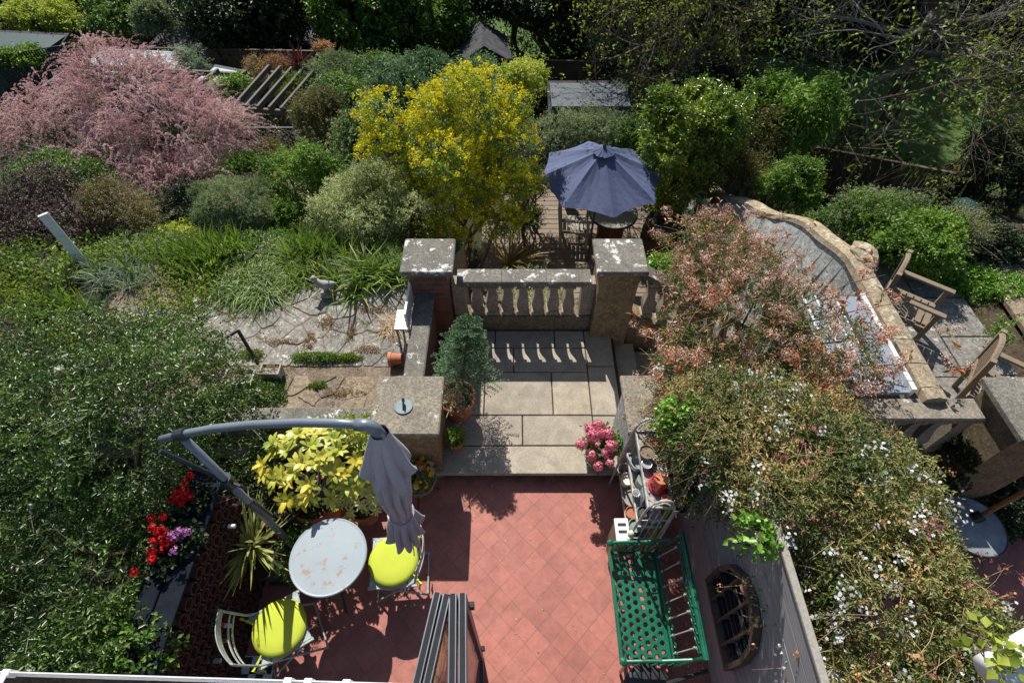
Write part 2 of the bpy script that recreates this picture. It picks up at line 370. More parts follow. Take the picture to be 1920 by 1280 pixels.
def foliage(parent, blobs, n, mat, L=.16, nl=8, ll=.05, lw=.02, droop=.15, up=.4, spread=.5, out=1.0, inner=.3, lump=.18,
            low=-.55, gap=.5, gfreq=2.2, seed=1, stem=None, stem_r=.0025, stem_frac=.5, ang=.9, curl=.15, t0=.15, fold=.12,
            flowers=None, name='foliage', pw=1.0, tipshift=.0, clip=None, bias=(0, 0, 0), wild=.13):
    rng = np.random.default_rng(seed)
    p, nn = blobpts(blobs, n, rng, inner, lump, low, gap, gfreq)
    if clip is not None: k = clip(p); p, nn = p[k], nn[k]
    n = len(p)
    d = nrm(nn * out + rng.normal(size=(n, 3)) * spread + np.array([0, 0, up]) + np.array(bias))
    Ls = L * rng.uniform(.55, 1.35, n) * np.where(rng.random(n) < wild, 1.9, 1.0); p0 = p - d * Ls[:, None] * (.45 - tipshift)
    ts = np.clip(t0 + (1 - t0) * (np.arange(nl) + .5)[None] / nl + rng.uniform(-.06, .06, (n, nl)), 0, 1.05)
    pos = p0[:, None] + d[:, None] * (Ls[:, None] * ts)[..., None]; pos[..., 2] -= droop * Ls[:, None] * ts ** 2
    tan = d[:, None] + np.zeros_like(pos); tan[..., 2] -= 2 * droop * ts; tan = nrm(tan)
    ref = nrm(rng.normal(size=(n, 3)))[:, None] + 0 * pos; a = nrm(np.cross(tan, ref)); b_ = np.cross(tan, a)
    ph = (np.arange(nl) * 2.4)[None] + rng.uniform(0, .6, (n, nl))
    rad = a * np.cos(ph)[..., None] + b_ * np.sin(ph)[..., None]
    ld = nrm(tan * cos(ang) + rad * sin(ang) + rng.normal(size=pos.shape) * .18)
    sz = rng.uniform(.65, 1.2, (n, nl)) * (1 - .25 * ts)
    V, T = leafgeo(pos.reshape(-1, 3), ld.reshape(-1, 3), (ll * sz).ravel(), (lw * sz).ravel(), rng, fold, curl)
    cl = np.clip(.5 + .28 * np.sin(p[:, 0] * 5.1 + p[:, 2] * 3) * np.sin(p[:, 1] * 4.3 + 1) + rng.normal(size=n) * .16, 0, 1)
    rn = np.clip(cl[:, None] + rng.normal(size=(n, nl)) * .13 + .12 * (ts - .5), 0, 1) ** pw
    ob = npmesh(name, V, T, mat, parent, np.repeat(rn.ravel(), 2))
    if stem: stems(p0, d, Ls, droop, stem_r, stem, parent, 'stems', stem_frac, rng)
    if flowers:
        tip = p0 + d * Ls[:, None] * 1.02; tip[:, 2] -= droop * Ls
        for (frac, fm, nf, fr, fs_, fname) in flowers:
            k = rng.random(n) < frac; tp = tip[k]
            if not len(tp): continue
            clusters(parent, tp, fm, nf, fr, fs_, rng, fname, nn[k])
    return ob
def clusters(parent, tp, fm, nf, fr, fs_, rng, name='flowers', nn=None):
    c = tp[:, None] + nrm(rng.normal(size=(len(tp), nf, 3))) * (fr * rng.uniform(.5, 1.05, (len(tp), nf)))[..., None] * np.array([1, 1, .7])
    c = c.reshape(-1, 3); dd = nrm(c - np.repeat(tp, nf, 0) + rng.normal(size=c.shape) * fs_ * .3 + np.array([0, 0, fs_ * .3]))
    s = nrm(np.cross(dd, rng.normal(size=dd.shape))); t_ = np.cross(dd, s); z = fs_ * rng.uniform(.6, 1.2, (len(c), 1))
    V = np.stack([c + s * z * .5, c + t_ * z * .5, c - s * z * .5, c - t_ * z * .5], 1).reshape(-1, 3)
    Fc = np.arange(len(c) * 4).reshape(-1, 4); NLEAF[0] += len(c) // 2
    return npmesh(name, V, Fc, fm, parent, rng.random(len(c)))
def blades(parent, pts, n, h, w_, mat, seed=1, lean=.6, droop=.5, name='blades', seg=3, up=1.0, world=True, bias=(0, 0)):
    rng = np.random.default_rng(seed); pts = np.asarray(pts, float)
    b = np.repeat(pts, n, 0); k = len(b); b[:, :2] += rng.normal(size=(k, 2)) * .02
    az_ = rng.uniform(0, 2 * pi, k); ln = lean * rng.uniform(.1, 1, k)
    d = nrm(np.stack([np.cos(az_) * ln + bias[0], np.sin(az_) * ln + bias[1], np.full(k, up)], 1)); H = h * rng.uniform(.6, 1.15, k)
    s = nrm(np.cross(d, np.array([0, 0, 1.0]) + rng.normal(size=(k, 3)) * .4))
    V = []
    for i in range(seg + 1):
        t_ = i / seg; c = b + d * (H * t_)[:, None]; hor = d * np.array([1, 1, 0])
        c = c + hor * (H * droop * t_ ** 2)[:, None]; c[:, 2] -= droop * .8 * H * t_ ** 2.2
        ww = w_ * (1 - t_ ** 2) * .5 + .0008
        V += [c - s * ww, c + s * ww]
    V = np.stack(V, 1).reshape(-1, 3); base = np.arange(k)[:, None] * (2 * seg + 2)
    Fc = (base[:, :, None] + np.array([[2 * i, 2 * i + 1, 2 * i + 3, 2 * i + 2] for i in range(seg)])[None]).reshape(-1, 4)
    NLEAF[0] += k
    return npmesh(name, V, Fc, mat, parent, np.repeat(rng.random(k), seg), world)
def limbs(mb, base, targets, r0, seed=1, n=7, wob=.08):
    r = random.Random(seed); base = Vector(base)
    for tg in targets:
        tg = Vector(tg); pts = []; 
        for i in range(6):
            t_ = i / 5; p = base.lerp(tg, t_); p.z += .25 * (tg.z - base.z) * sin(pi * t_) * .4
            k = wob * (tg - base).length * (0 if i == 0 else 1)
            pts.append(p + Vector((r.uniform(-k, k), r.uniform(-k, k), r.uniform(-k, k) * .4)))
        mb.tube(pts, [r0 * (1 - .8 * i / 5) for i in range(6)], n)
    return mb
def branch(mb, p, d, L, r, depth, rnd, tips, bend=.35, kids=(3, 5), n=5, lift=.05):
    pts = [p.copy()]; rs = [r]; k = 5
    for i in range(k):
        d = (d + Vector((rnd.uniform(-1, 1), rnd.uniform(-1, 1), rnd.uniform(-1, 1) + lift)) * bend * .5).normalized()
        p = p + d * (L / k); pts.append(p.copy()); rs.append(r * (1 - .6 * (i + 1) / k))
    mb.tube(pts, rs, n if depth > 1 else 3, cap=False)
    if depth == 0: tips.append(p.copy()); return
    for j in range(rnd.randint(*kids)):
        i = rnd.randint(1, k); a = Vector((rnd.uniform(-1, 1), rnd.uniform(-1, 1), rnd.uniform(-.8, 1))).normalized()
        branch(mb, pts[i].copy(), (d * .7 + a * .8).normalized(), L * rnd.uniform(.45, .75), max(.003, rs[i] * .6), depth - 1, rnd, tips, bend, kids, n, lift)
# ================================================================ THE SETTING
def ss(a, b, x): t_ = min(1, max(0, (x - a) / (b - a))); return t_ * t_ * (3 - 2 * t_)
def hleft(x, y):
    if y < 2.6: return -.2
    h = float(np.interp(y, [2.6, 4.9, 5.4, 6.0, 6.8, 8, 10, 12, 14], [.5, .5, .3, -.12, -.6, -1.05, -1.6, -2.0, -2.4]))
    h = h + (-2.12 - h) * ss(-2.3, -1.0, x) * ss(4.6, 5.2, y)
    return h
def height(x, y):
    if x < -1.08: h = hleft(x, y)
    elif x < 3.74: h = -.12 if y < 4.25 and x < 1.25 else (-.9 if y < 2.4 else -2.15)
    else: h = -.75 if y < 2.3 else -.1 - 1.7 * ss(5.7, 7.6, y) - .4 * ss(8, 11.5, y)
    if y > 12.5: h = min(h, -2.15) - .25 * ss(12, 14, y) - .02 * (y - 12)
    if y > 24: h -= 0
    return h
xs = [-60, -40, -28, -20, -16, -13] + [-11 + .5 * i for i in range(16)] + [-3 + .25 * i for i in range(8)] + [-1.1, -1.06, 0, 1.24, 1.26, 2, 3, 3.72, 3.76, 4.5, 5.5, 6.5, 8, 10, 13, 17, 24, 40, 60]
ys = [-8, -2, 0, 1, 2, 2.29, 2.31, 2.39, 2.41, 2.59, 2.61, 3.4, 4.24, 4.26] + [4.5 + .35 * i for i in range(28)] + [15, 16, 18, 20, 23, 27, 33, 42, 60, 90]
mb = MB(); mb.add([(x, y, height(x, y)) for y in ys for x in xs], [(j * len(xs) + i, j * len(xs) + i + 1, (j + 1) * len(xs) + i + 1, (j + 1) * len(xs) + i) for j in range(len(ys) - 1) for i in range(len(xs) - 1)])
struct(mb.build('ground', 'ground_mat'))
struct(MB().box(-2.75, 1.62, -.9, 2.24, -.06, 0).build('patio', 'quarry_tile'))
# landing: slabs with open joints on a bed
struct(MB().box(-.86, 1.20, 2.24, 4.0, -.1, .115).build('landing_bed', 'soil'))
mb = MB(); g = .006
rows = [(2.20, 2.51, [-.80, .85]), (2.51, 2.865, [-.80, .11, .85]), (2.865, 3.42, [-.80, -.30, .44, .85]), (3.42, 3.76, [-.80, .02, .85]), (3.76, 4.02, [-.80, -.2, .5, .85])]
for y0, y1, cs in rows:
    for a, b_ in zip(cs, cs[1:]): mb.box(a + g, b_ - g, y0 + g, y1 - g, .10, .15, .006)
for y0, y1 in ((2.20, 2.86), (2.86, 3.5), (3.5, 4.02)): mb.box(.85 + g, 1.16, y0 + g, y1 - g, .10, .15, .006)
struct(mb.build('landing_paving', 'slab_stone'))
mb = MB()
for i in range(8): mb.box(1.165 + .27 * i, 1.165 + .27 * (i + 1) + .02, 3.05, 3.95, -2.2, .0 - .165 * i, .01)
struct(mb.build('garden_steps', 'slab_stone'))
# crazy paved terrace left: irregular stones
rnd = random.Random(5)
def stones(name, x0, x1, y0, y1, z, n, mat, gap=.010, seed=1, edge=None):
    r = random.Random(seed); P = []
    while len(P) < n:
        q = (r.uniform(x0, x1), r.uniform(y0, y1))
        if min([math.dist(q, p) for p in P] + [9]) > .55 * math.sqrt((x1 - x0) * (y1 - y0) / n): P.append(q)
    m = MB()
    for c in P:
        if edge and not edge(*c): continue
        poly = [(x0, y0), (x1, y0), (x1, y1), (x0, y1)]; g = gap * r.uniform(.5, 1.6)
        for q in P:
            if q is c: continue
            dx, dy = q[0] - c[0], q[1] - c[1]; L = math.hypot(dx, dy)
            if L > 1.2: continue
            dx /= L; dy /= L; lim = L / 2 - g; out = []
            for k in range(len(poly)):
                p_, q_ = poly[k], poly[(k + 1) % len(poly)]; da = (p_[0] - c[0]) * dx + (p_[1] - c[1]) * dy - lim; db = (q_[0] - c[0]) * dx + (q_[1] - c[1]) * dy - lim
                if da <= 0: out.append(p_)
                if da * db < 0: t_ = da / (da - db); out.append((p_[0] + (q_[0] - p_[0]) * t_, p_[1] + (q_[1] - p_[1]) * t_))
            poly = out
        if len(poly) < 3: continue
        fine = []
        for k in range(len(poly)):
            p_, q_ = poly[k], poly[(k + 1) % len(poly)]
            for t_ in (.08, .3, .5, .7, .92): fine.append((p_[0] + (q_[0] - p_[0]) * t_ + r.uniform(-.006, .006), p_[1] + (q_[1] - p_[1]) * t_ + r.uniform(-.006, .006)))
        zz = z + r.uniform(-.006, .006)
        m.rings([[(x, y, z - .04) for x, y in fine], [(x, y, zz - .007) for x, y in fine], [(c[0] + (x - c[0]) * .95, c[1] + (y - c[1]) * .95, zz) for x, y in fine]])
    return m.build(name, mat)
struct(MB().box(-4.6, -1.04, 2.62, 4.75, .3, .535).build('terrace_bed', 'pale_soil'))
struct(stones('terrace_paving', -4.5, -1.06, 3.22, 4.74, .543, 80, 'paving_grey', .004, seed=4, edge=lambda x, y: y < 4.35 + .25 * (x + 3) or x > -2.2))
struct(stones('terrace_border_paving', -2.8, -1.14, 2.70, 3.10, .543, 14, 'paving_warm', .008, seed=9))
# deck boards
mb = MB(); r = random.Random(3)
for i in range(34): 
    y = 4.9 + .147 * i; mb.box(-.6, 3.0, y + .003, y + .141, -2.06, -2.02 + r.uniform(-.002, .002), .004)
struct(mb.build('timber_deck', 'deck_wood'))
# neighbour ground
struct(MB().box(3.9, 9.5, 2.62, 6.2, -.3, -.045).build('neighbour_terrace_bed', 'soil'))
m = MB(); 
def slabs(m, org, ux, uy, cols, rws, z, seed):
    r = random.Random(seed); x = 0
    for cw in cols:
        y = r.uniform(-.5, 0)
        while y < rws:
            h = r.uniform(.5, .8); q = [(x + .012, y + .012), (x + cw - .012, y + .012), (x + cw - .012, y + h - .012), (x + .012, y + h - .012)]
            zz = z + r.uniform(-.005, .005)
            m.rings([[(org[0] + a * ux[0] + b_ * uy[0], org[1] + a * ux[1] + b_ * uy[1], k) for a, b_ in q] for k in (z - .05, zz)])
            y += h
        x += cw
slabs(m, (4.0, 2.75), (1, 0), (0, 1), [.62, .6, .62], 3.0, 0, 1)
struct(m.build('neighbour_paving', 'paving_grey'))
m = MB(); slabs(m, (6.15, 2.65), (1, -.05), (.05, 1), [.55, .5, .55], 2.7, .06, 4)
struct(m.build('neighbour_path', 'paving_warm'))
struct(MB().box(1.75, 9, -1, 2.34, -.75, -.62).build('neighbour_patio', 'quarry_tile'))
# lawns beyond
def patch(name, poly, z, mat='lawn', dz=.006):
    m = MB(); m.add([(x, y, height(x, y) + dz) for x, y in poly], [tuple(range(len(poly)))]); return m
m = MB(); 
for (x0, x1, y0, y1) in ((-3.5, 6, 16.2, 40),):
    m.add([(x0, y0, -2.38), (x1, y0, -2.38), (x1, y1, -2.38), (x0, y1, -2.38)], [(0, 1, 2, 3)])
struct(m.build('far_lawn', 'lawn'))
struct(MB().add([(6.2, 8.9, -1.95), (22, 8.9, -1.95), (22, 20, -2.3), (6.2, 20, -2.3)], [(0, 1, 2, 3)]).build('right_lawn', 'lawn'))
struct(MB().add([(x, y, height(x, y) + .03) for y in (7.0, 7.6, 8.2, 8.8, 9.4, 10, 10.6) for x in (-5.4, -4.6, -3.8, -3.0)], [(j * 4 + i, j * 4 + i + 1, j * 4 + i + 5, j * 4 + i + 4) for j in range(6) for i in range(3)]).build('gravel_path', 'pale_soil'))

# ================================================================ STONE PILLARS, WALLS, BALUSTRADES
def capbox(t, x0, x1, y0, y1, z, th, mat, ov=0):
    m = MB(); m.box(x0, x1, y0, y1, z - th, z, .012)
    m.box(x0 + .03, x1 - .03, y0 + .03, y1 - .03, z - th - .025, z - th - .001, .006)
    return m.build('cap', mat, t)
def shaft(t, x0, x1, y0, y1, z0, z1, mat, flare=0, name='shaft'):
    m = MB(); n = 8; rs = []
    for i in range(n + 1):
        a = i / n; z = z1 + (z0 - z1) * a; f = flare * a * a
        rs.append([(x0 - f, y0 - f, z), (x1 + f, y0 - f, z), (x1 + f, y1 + f, z), (x0 - f, y1 + f, z)])
    m.rings(rs); return m.build(name, mat, t)
c = G(757, 762, 1.0)
t = thing('stone_pillar', 'square stone pillar with the round sundial plate on its cap', 'pillar', (-.93, 2.5, 0), group='stone pillars')
capbox(t, -1.235, -.625, 2.18, 2.79, 1.0, .055, 'cap_stone'); shaft(t, -1.18, -.68, 2.235, 2.735, -.02, .918, 'render_warm')
t = thing('stone_pillar', 'brick pillar with lichen-spotted stone cap behind the potted fir', 'pillar', (-.86, 4.1, 0), group='stone pillars')
capbox(t, -1.14, -.60, 3.86, 4.38, 1.27, .06, 'lichen_stone'); shaft(t, -1.08, -.68, 3.94, 4.32, -2.2, 1.184, 'red_brick')
t = thing('stone_pillar', 'rendered pillar with white lichen on its cap at the right end of the rear balustrade', 'pillar', (1.13, 4.1, 0), group='stone pillars')
capbox(t, .86, 1.39, 3.86, 4.38, 1.27, .06, 'lichen_stone'); shaft(t, .92, 1.33, 3.93, 4.32, -2.2, 1.184, 'render_warm', .05)
t = thing('stone_pillar', 'low stone pillar beside the white plant shelf, shaded by blossom', 'pillar', (1.3, 2.5, 0), group='stone pillars')
capbox(t, 1.0, 1.6, 2.2, 2.8, 1.0, .055, 'cap_stone'); shaft(t, 1.05, 1.55, 2.25, 2.75, -.8, .918, 'render_white')
# balusters
def bal(x, y, z0, z1, w_=.058, base=.070):
    H = z1 - z0; prof = [(base, 0), (base, .09), (base * .72, .11), (base * .80, .16), (base * .98, .30), (base * .95, .40), (base * .66, .58), (base * .58, .70), (base * .62, .80), (base * .9, .83), (base * .9, .87), (base * .62, .89), (base, .93), (base, 1.0)]
    return MB().lathe([(r * 1.414, z * H) for r, z in prof], (x, y, z0), 4, ph=pi / 4)
def coping(x0, x1, y0, y1, z, th=.07, slope=0, segs=1):
    m = MB(); L = (x1 - x0) / segs
    for i in range(segs):
        a, b_ = x0 + L * i + (.002 if i else 0), x0 + L * (i + 1) - .002; za, zb = z + slope * (a - x0), z + slope * (b_ - x0)
        q = .012; sec = lambda x, zz: [(x, y0, zz - th), (x, y1, zz - th), (x, y1, zz - q), (x, y1 - q, zz), (x, y0 + q, zz), (x, y0, zz - q)]
        m.rings([sec(a, za), sec(b_, zb)])
    return m
t = thing('balustrade', 'rear stone balustrade with white lichen on its coping, between two tall pillars', 'balustrade', (.1, 4.15, .15), group='balustrades')
coping(-.598, .858, 4.03, 4.25, .95, .065, segs=3).build('coping', 'lichen_stone', t)
for k in range(7): bal(-.400 + .174 * k, 4.14, .37, .884).build('baluster', 'baluster_stone', t)
MB().box(-.66, -.525, 4.075, 4.205, .37, .884).build('end_block', 'baluster_stone', t); MB().box(.775, .915, 4.075, 4.205, .37, .884).build('end_block', 'baluster_stone', t)
MB().box(-.672, .915, 4.04, 4.24, -2.2, .368, .01).build('plinth', 'plinth_stone', t)
# sloping balustrade down the steps
t = thing('balustrade', 'sloping stone balustrade going down behind the blossom bush', 'balustrade', (1.9, 4.1, -.3), group='balustrades')
sl = -.62
coping(1.40, 3.3, 4.02, 4.22, 1.08, .065, sl).build('coping', 'coping_stone', t)
for k in range(8):
    x = 1.56 + .2 * k; z = 1.0 + sl * (x - 1.40); bal(x, 4.12, z - .56, z).build('baluster', 'baluster_stone', t)
m = MB(); m.rings([[(x, y, z) for x, z in ((1.36, -2.2), (3.3, -2.2), (3.3, .40 + sl * 1.9), (1.36, .46))] for y in (4.03, 4.21)]); m.build('plinth', 'render_warm', t)
# lower flight balustrade, left rail seen past pillar : side walls
t = thing('garden_wall', 'low side wall with dark speckled coping left of the landing', 'wall', (-.94, 3.3, 0))
coping(0, 1.16, -.1, .1, 0, .06).xf(Matrix.Translation((-.94, 2.795, .87)) @ Matrix.Rotation(R(90), 4, 'Z')).build('coping', 'coping_stone', t)
MB().box(-1.01, -.87, 2.74, 3.94, -.05, .808).build('wall_body', 'red_brick', t)
t = thing('garden_wall', 'low retaining wall under grey coping, left of the sundial pillar', 'wall', (-2.4, 2.65, 0))
coping(-4.4, -1.24, 2.44, 2.66, .66, .06, segs=3).build('coping', 'coping_stone', t)
MB().box(-4.4, -1.185, 2.47, 2.63, -.05, .598).build('wall_body', 'render_white', t)
# neighbour party wall: top swoops down away from the house
def zt(y): return 1.05 - .22 * ss(4.2, 5.2, y) * 1.2 - .75 * ss(5.0, 6.6, y) - 1.05 * ss(6.2, 8.6, y)
t = thing('party_wall', 'white rendered boundary wall whose top curves down into the garden', 'wall', (3.75, 5, -2))
yy = [2.5 + .2 * i for i in range(31)]
rng0 = random.Random(8)
m = MB(); m.rings([[(3.66 - .55 * ss(3.6, 5.2, y), y, -2.3), (3.82, y, -2.3), (3.82, y, zt(y) - .05), (3.68 - .10 * ss(5, 8, y), y, zt(y) - .05)] for y in yy]); m.build('wall_body', 'render_white', t)
m = MB(); m.rings([[(3.66 - .10 * ss(5, 8, y) + rng0.uniform(-.012, .012), y, zt(y) - .055), (3.86 + rng0.uniform(-.012, .012), y, zt(y) - .055), (3.85, y, zt(y) + .01), (3.76, y, zt(y) + .035), (3.67 - .10 * ss(5, 8, y), y, zt(y) + .01)] for y in yy]); m.build('coping', 'tan_coping', t)
m = MB(); m.lathe([(.02, .0), (.12, .0), (.13, .04), (.11, .07), (.02, .08)], (3.86, 4.35, zt(4.35) + .0), 14, sy=1.6); m.jit(.012, 2); m.build('coping_stone', 'tan_coping', t)
# our own garden wall below the render: white return piece
# lean-to roof against party wall
t = thing('lean_to_roof', 'flat grey panelled lean-to roof with white edge trim beside the party wall', 'roof', (3.3, 3.2, .7))
a0, a1, b0, b1 = 3.0, 3.56, 2.58, 3.75; LZ = .24
MB().box(a0, a1, b0, b1, 1.0, 1.04, .004).build('roof_panel', 'grey_roof', t)
for x in (3.10, 3.22, 3.30): MB().box(x, x + .016, b0, b1, 1.042, 1.062, .003).build('rib', 'white_plastic', t)
MB().box(3.335, 3.36, b0, b1, 1.042, 1.05).build('gap_strip', 'dark_wall', t)
MB().box(a1 + .001, a1 + .045, b0, b1, .96, 1.09, .004).build('trim', 'white_plastic', t); MB().box(a0 - .03, a0 - .001, b0, b1, .98, 1.06, .004).build('trim', 'white_plastic', t)
MB().box(a0 + .05, a0 + .12, b0 + .05, b0 + .12, -2.1, .998).build('post', 'render_warm', t)
MB().box(a0 + .02, a1 - .02, b1 - .12, b1 - .04, -2.1, .998).build('wall_panel', 'render_warm', t)
# neighbour balustrade and pillar
t = thing('balustrade', "neighbour's stone balustrade above ivy, at the right edge", 'balustrade', (3.6, 2.45, -.2), group='balustrades')
coping(2.75, 4.14, 2.33, 2.55, 1.0, .07, segs=2).build('coping', 'cap_stone', t)
for k in range(6): bal(2.93 + .19 * k, 2.44, .30, .928).build('baluster', 'baluster_stone', t)
MB().box(4.02, 4.14, 2.37, 2.51, .30, .928).build('end_block', 'baluster_stone', t)
MB().box(2.75, 4.16, 2.36, 2.53, -.12, .298, .01).build('plinth', 'plinth_stone', t)
MB().box(2.75, 8.6, 2.35, 2.6, -.8, -.122).build('wall_body', 'red_brick', t)
t = thing('stone_pillar', "neighbour's stone pillar with a broad grey cap at the right edge", 'pillar', (4.5, 2.3, -.6), group='stone pillars')
capbox(t, 4.16, 4.86, 2.03, 2.66, 1.18, .07, 'coping_stone'); shaft(t, 4.22, 4.80, 2.09, 2.6, -.7, 1.08, 'plinth_stone')
# ================================================================ TIMBER FENCE BY THE BENCH + MIRROR
t = thing('timber_fence', 'weathered grey board fence behind the green bench', 'fence', (1.62, 1, 0))
r = random.Random(2)
for k in range(12):
    z = .02 + k * .151
    MB().box(1.60 + r.uniform(0, .004), 1.63, -.6, 2.16, z, z + .146, .004).build('board', 'fence_grey', t)
for y in (-.2, 1.0, 2.1): MB().box(1.632, 1.70, y, y + .07, -.3, 1.82).build('post', 'fence_grey', t)
MB().box(1.588, 1.634, -.6, 2.16, 1.835, 1.86, .004).build('rail', 'pale_wood', t)
# arched mirror
t = thing('arched_mirror', 'arched wooden window-frame mirror hanging on the grey fence', 'mirror', (1.56, .9, 1.0))
y0, y1, z0, z1 = .50, 1.13, .56, 1.34
def arch(off, n=6, straight=.36):
    P = [(y0 + off, z0 + off)]; cz = z0 + straight; rr = (y1 - y0) / 2 - off; cy = (y0 + y1) / 2
    P += [(cy - rr * cos(pi * i / n), cz + (z1 - cz - off) * sin(pi * i / n)) for i in range(n + 1)]; P.append((y1 - off, z0 + off)); return P
def framering(o0, o1, x0, x1):
    a, b_ = arch(o0), arch(o1); m = MB(); n = len(a); V = []; fs = []
    for P, x in ((a, x0), (b_, x0), (b_, x1), (a, x1)): V += [(x, y, z) for y, z in P]
    for k in range(4):
        for i in range(n): fs.append((k * n + i, k * n + (i + 1) % n, ((k + 1) % 4) * n + (i + 1) % n, ((k + 1) % 4) * n + i))
    return m.add(V, fs)
fr_ = framering(0, .034, 1.54, 1.597).build('frame', 'frame_wood', t)
m = MB(); P = arch(.03); m.add([(1.575, y, z) for y, z in P], [tuple(range(len(P)))]); m.build('mirror_pane', 'mirror', t)
cy = (y0 + y1) / 2
for k in (-1, 0, 1): MB().box(1.545, 1.572, cy + k * .155 - .009, cy + k * .155 + .009, z0 + .04, z1 - .05 - abs(k) * .06).build('glazing_or_reflection', 'frame_wood', fr_)
for z_ in (.72, .90, 1.06): MB().box(1.546, 1.571, y0 + .04, y1 - .04, z_, z_ + .012).build('glazing_or_reflection', 'dark_blue', fr_)  # dark lengthwise strips stand in for stripes reflected in the mirror
m = MB(); m.tube([(1.555, cy - .17 * cos(pi * i / 12), .91 + .22 * sin(pi * i / 12)) for i in range(13)], .008, 5); m.build('tracery', 'frame_wood', t)
# ================================================================ BIFOLD DOORS, GUTTER
def leafpair(name, lab, p, q):
    t = thing(name, lab, 'door', ((p[0] + q[0]) / 2, (p[1] + q[1]) / 2, 0), group='folded glass doors')
    d = (Vector(q) - Vector(p)); L = d.length; d.normalize(); nx = Vector((-d.y, d.x)); rz = math.atan2(d.y, d.x)
    for s_ in (-1, 1):
        o = Vector(p) + nx * s_ * .025; T = Matrix.Translation((o.x, o.y, 0)) @ Matrix.Rotation(rz, 4, 'Z')
        f = MB()
        f.box(0, .06, -.020, .020, .02, 2.1); f.box(L - .06, L, -.020, .020, .02, 2.1); f.box(.06, L - .06, -.020, .020, .02, .13); f.box(.06, L - .06, -.020, .020, 2.03, 2.1)
        fo = f.xf(T).build('leaf_frame', 'dark_steel', t)
        MB().box(0, L, -.0115, .0115, 2.1, 2.108).xf(T).build('seal', 'dark_rubber', fo)
        MB().box(0, L, -.019, -.013, 2.1, 2.106).xf(T).build('edge_strip', 'alu', fo); MB().box(0, L, .013, .019, 2.1, 2.106).xf(T).build('edge_strip', 'alu', fo)
        MB().box(.06, L - .06, -.004, .004, .13, 2.03).xf(T).build('pane', 'glass', fo)
    for k in (0, 1):
        z = .3 + k * 1.5
        MB().obox((p[0], p[1], z), (.03, .14, .08), rz).build('hinge', 'black_iron', t)
    return t
leafpair('bifold_door', 'left one of two folded dark glass door stacks', G(829, 1112, 2.1).xy, (-.50, -.15))
leafpair('bifold_door', 'right one of two folded dark glass door stacks, nearer the tiles', G(858, 1112, 2.1).xy, (-.235, -.15))
t = thing('gutter', 'white gutter along the bottom edge of the picture', 'gutter', (-1.5, .3, 2.4))
p, q = G(-40, 1256, 2.4), G(1030, 1288, 2.4); d = (q - p).normalized(); nn = Vector((-d.y, d.x, 0))
T = Matrix.Translation(p) @ Matrix.Rotation(math.atan2(d.y, d.x), 4, 'Z'); L = (q - p).length
m = MB(); sec = [(.0, 0), (0, -.06), (-.03, -.085), (-.08, -.085), (-.11, -.06), (-.11, 0), (-.106, 0), (-.106, -.055), (-.078, -.08), (-.032, -.08), (-.005, -.055), (-.005, 0)]
m.rings([[(x, y, z) for y, z in sec] for x in (0, L)]); m.xf(T).build('channel', 'white_plastic', t)
MB().box(0, L, -.14, -.112, -.12, .02).xf(T).build('fascia', 'white_paint', t)
MB().box(0, L, -.10, -.01, -.078, -.062).xf(T).build('silt', 'soil', t)
for px in (8, 542, 580, 652):
    x = (G(px, 1265, 2.4) - p).dot(d); m = MB(); m.box(x - .018, x + .018, -.02, .008, -.05, .006, .004); m.box(x - .014, x + .014, -.112, -.02, .0, .006, .002); m.xf(T).build('bracket', 'white_plastic', t)
# ================================================================ PATIO FURNITURE
# sundial
c = G(757, 762, 1.0)
t = thing('sundial', 'round verdigris sundial with a bird gnomon on the front left pillar', 'sundial', (c.x, c.y, 1.001))
MB().lathe([(.082, 0), (.083, .008), (.08, .012), (.074, .012), (.072, .010), (0.001, .010)], n=36).build('plate', 'lead', t, world=False)
m = MB(); m.rings([[(x, y, z) for y, z in ((-.05, .01), (.03, .01), (.035, .04), (.02, .085), (.0, .06), (-.02, .035))] for x in (-.004, .004)]); m.tube([(0, .03, .04), (0, .035, .08), (0, .02, .10)], [.014, .012, .006], 6); m.build('gnomon', 'lead', t, world=False)
# bistro table
t = thing('bistro_table', 'round grey metal bistro table with rust patches', 'table', (-1.455, 1.262, 0))
MB().lathe([(.001, .700), (.285, .700), (.298, .694), (.302, .700), (.302, .718), (.296, .722), (.285, .7195), (.001, .7195)], n=64).build('tabletop', 'rusty_grey', t, world=False, smooth=False)
for a in (35, 155, 275):
    a = R(a); m = MB(); m.tube([(.24 * cos(a), .24 * sin(a), .69), (.10 * cos(a), .10 * sin(a), .42), (.12 * cos(a), .12 * sin(a), .3), (.27 * cos(a), .27 * sin(a), .015)], .010, 6); m.build('leg', 'black_iron', t, world=False)
m = MB(); m.tube([(.11 * cos(2 * pi * i / 20), .11 * sin(2 * pi * i / 20), .36) for i in range(21)], .006, 5); m.build('ring', 'black_iron', t, world=False)
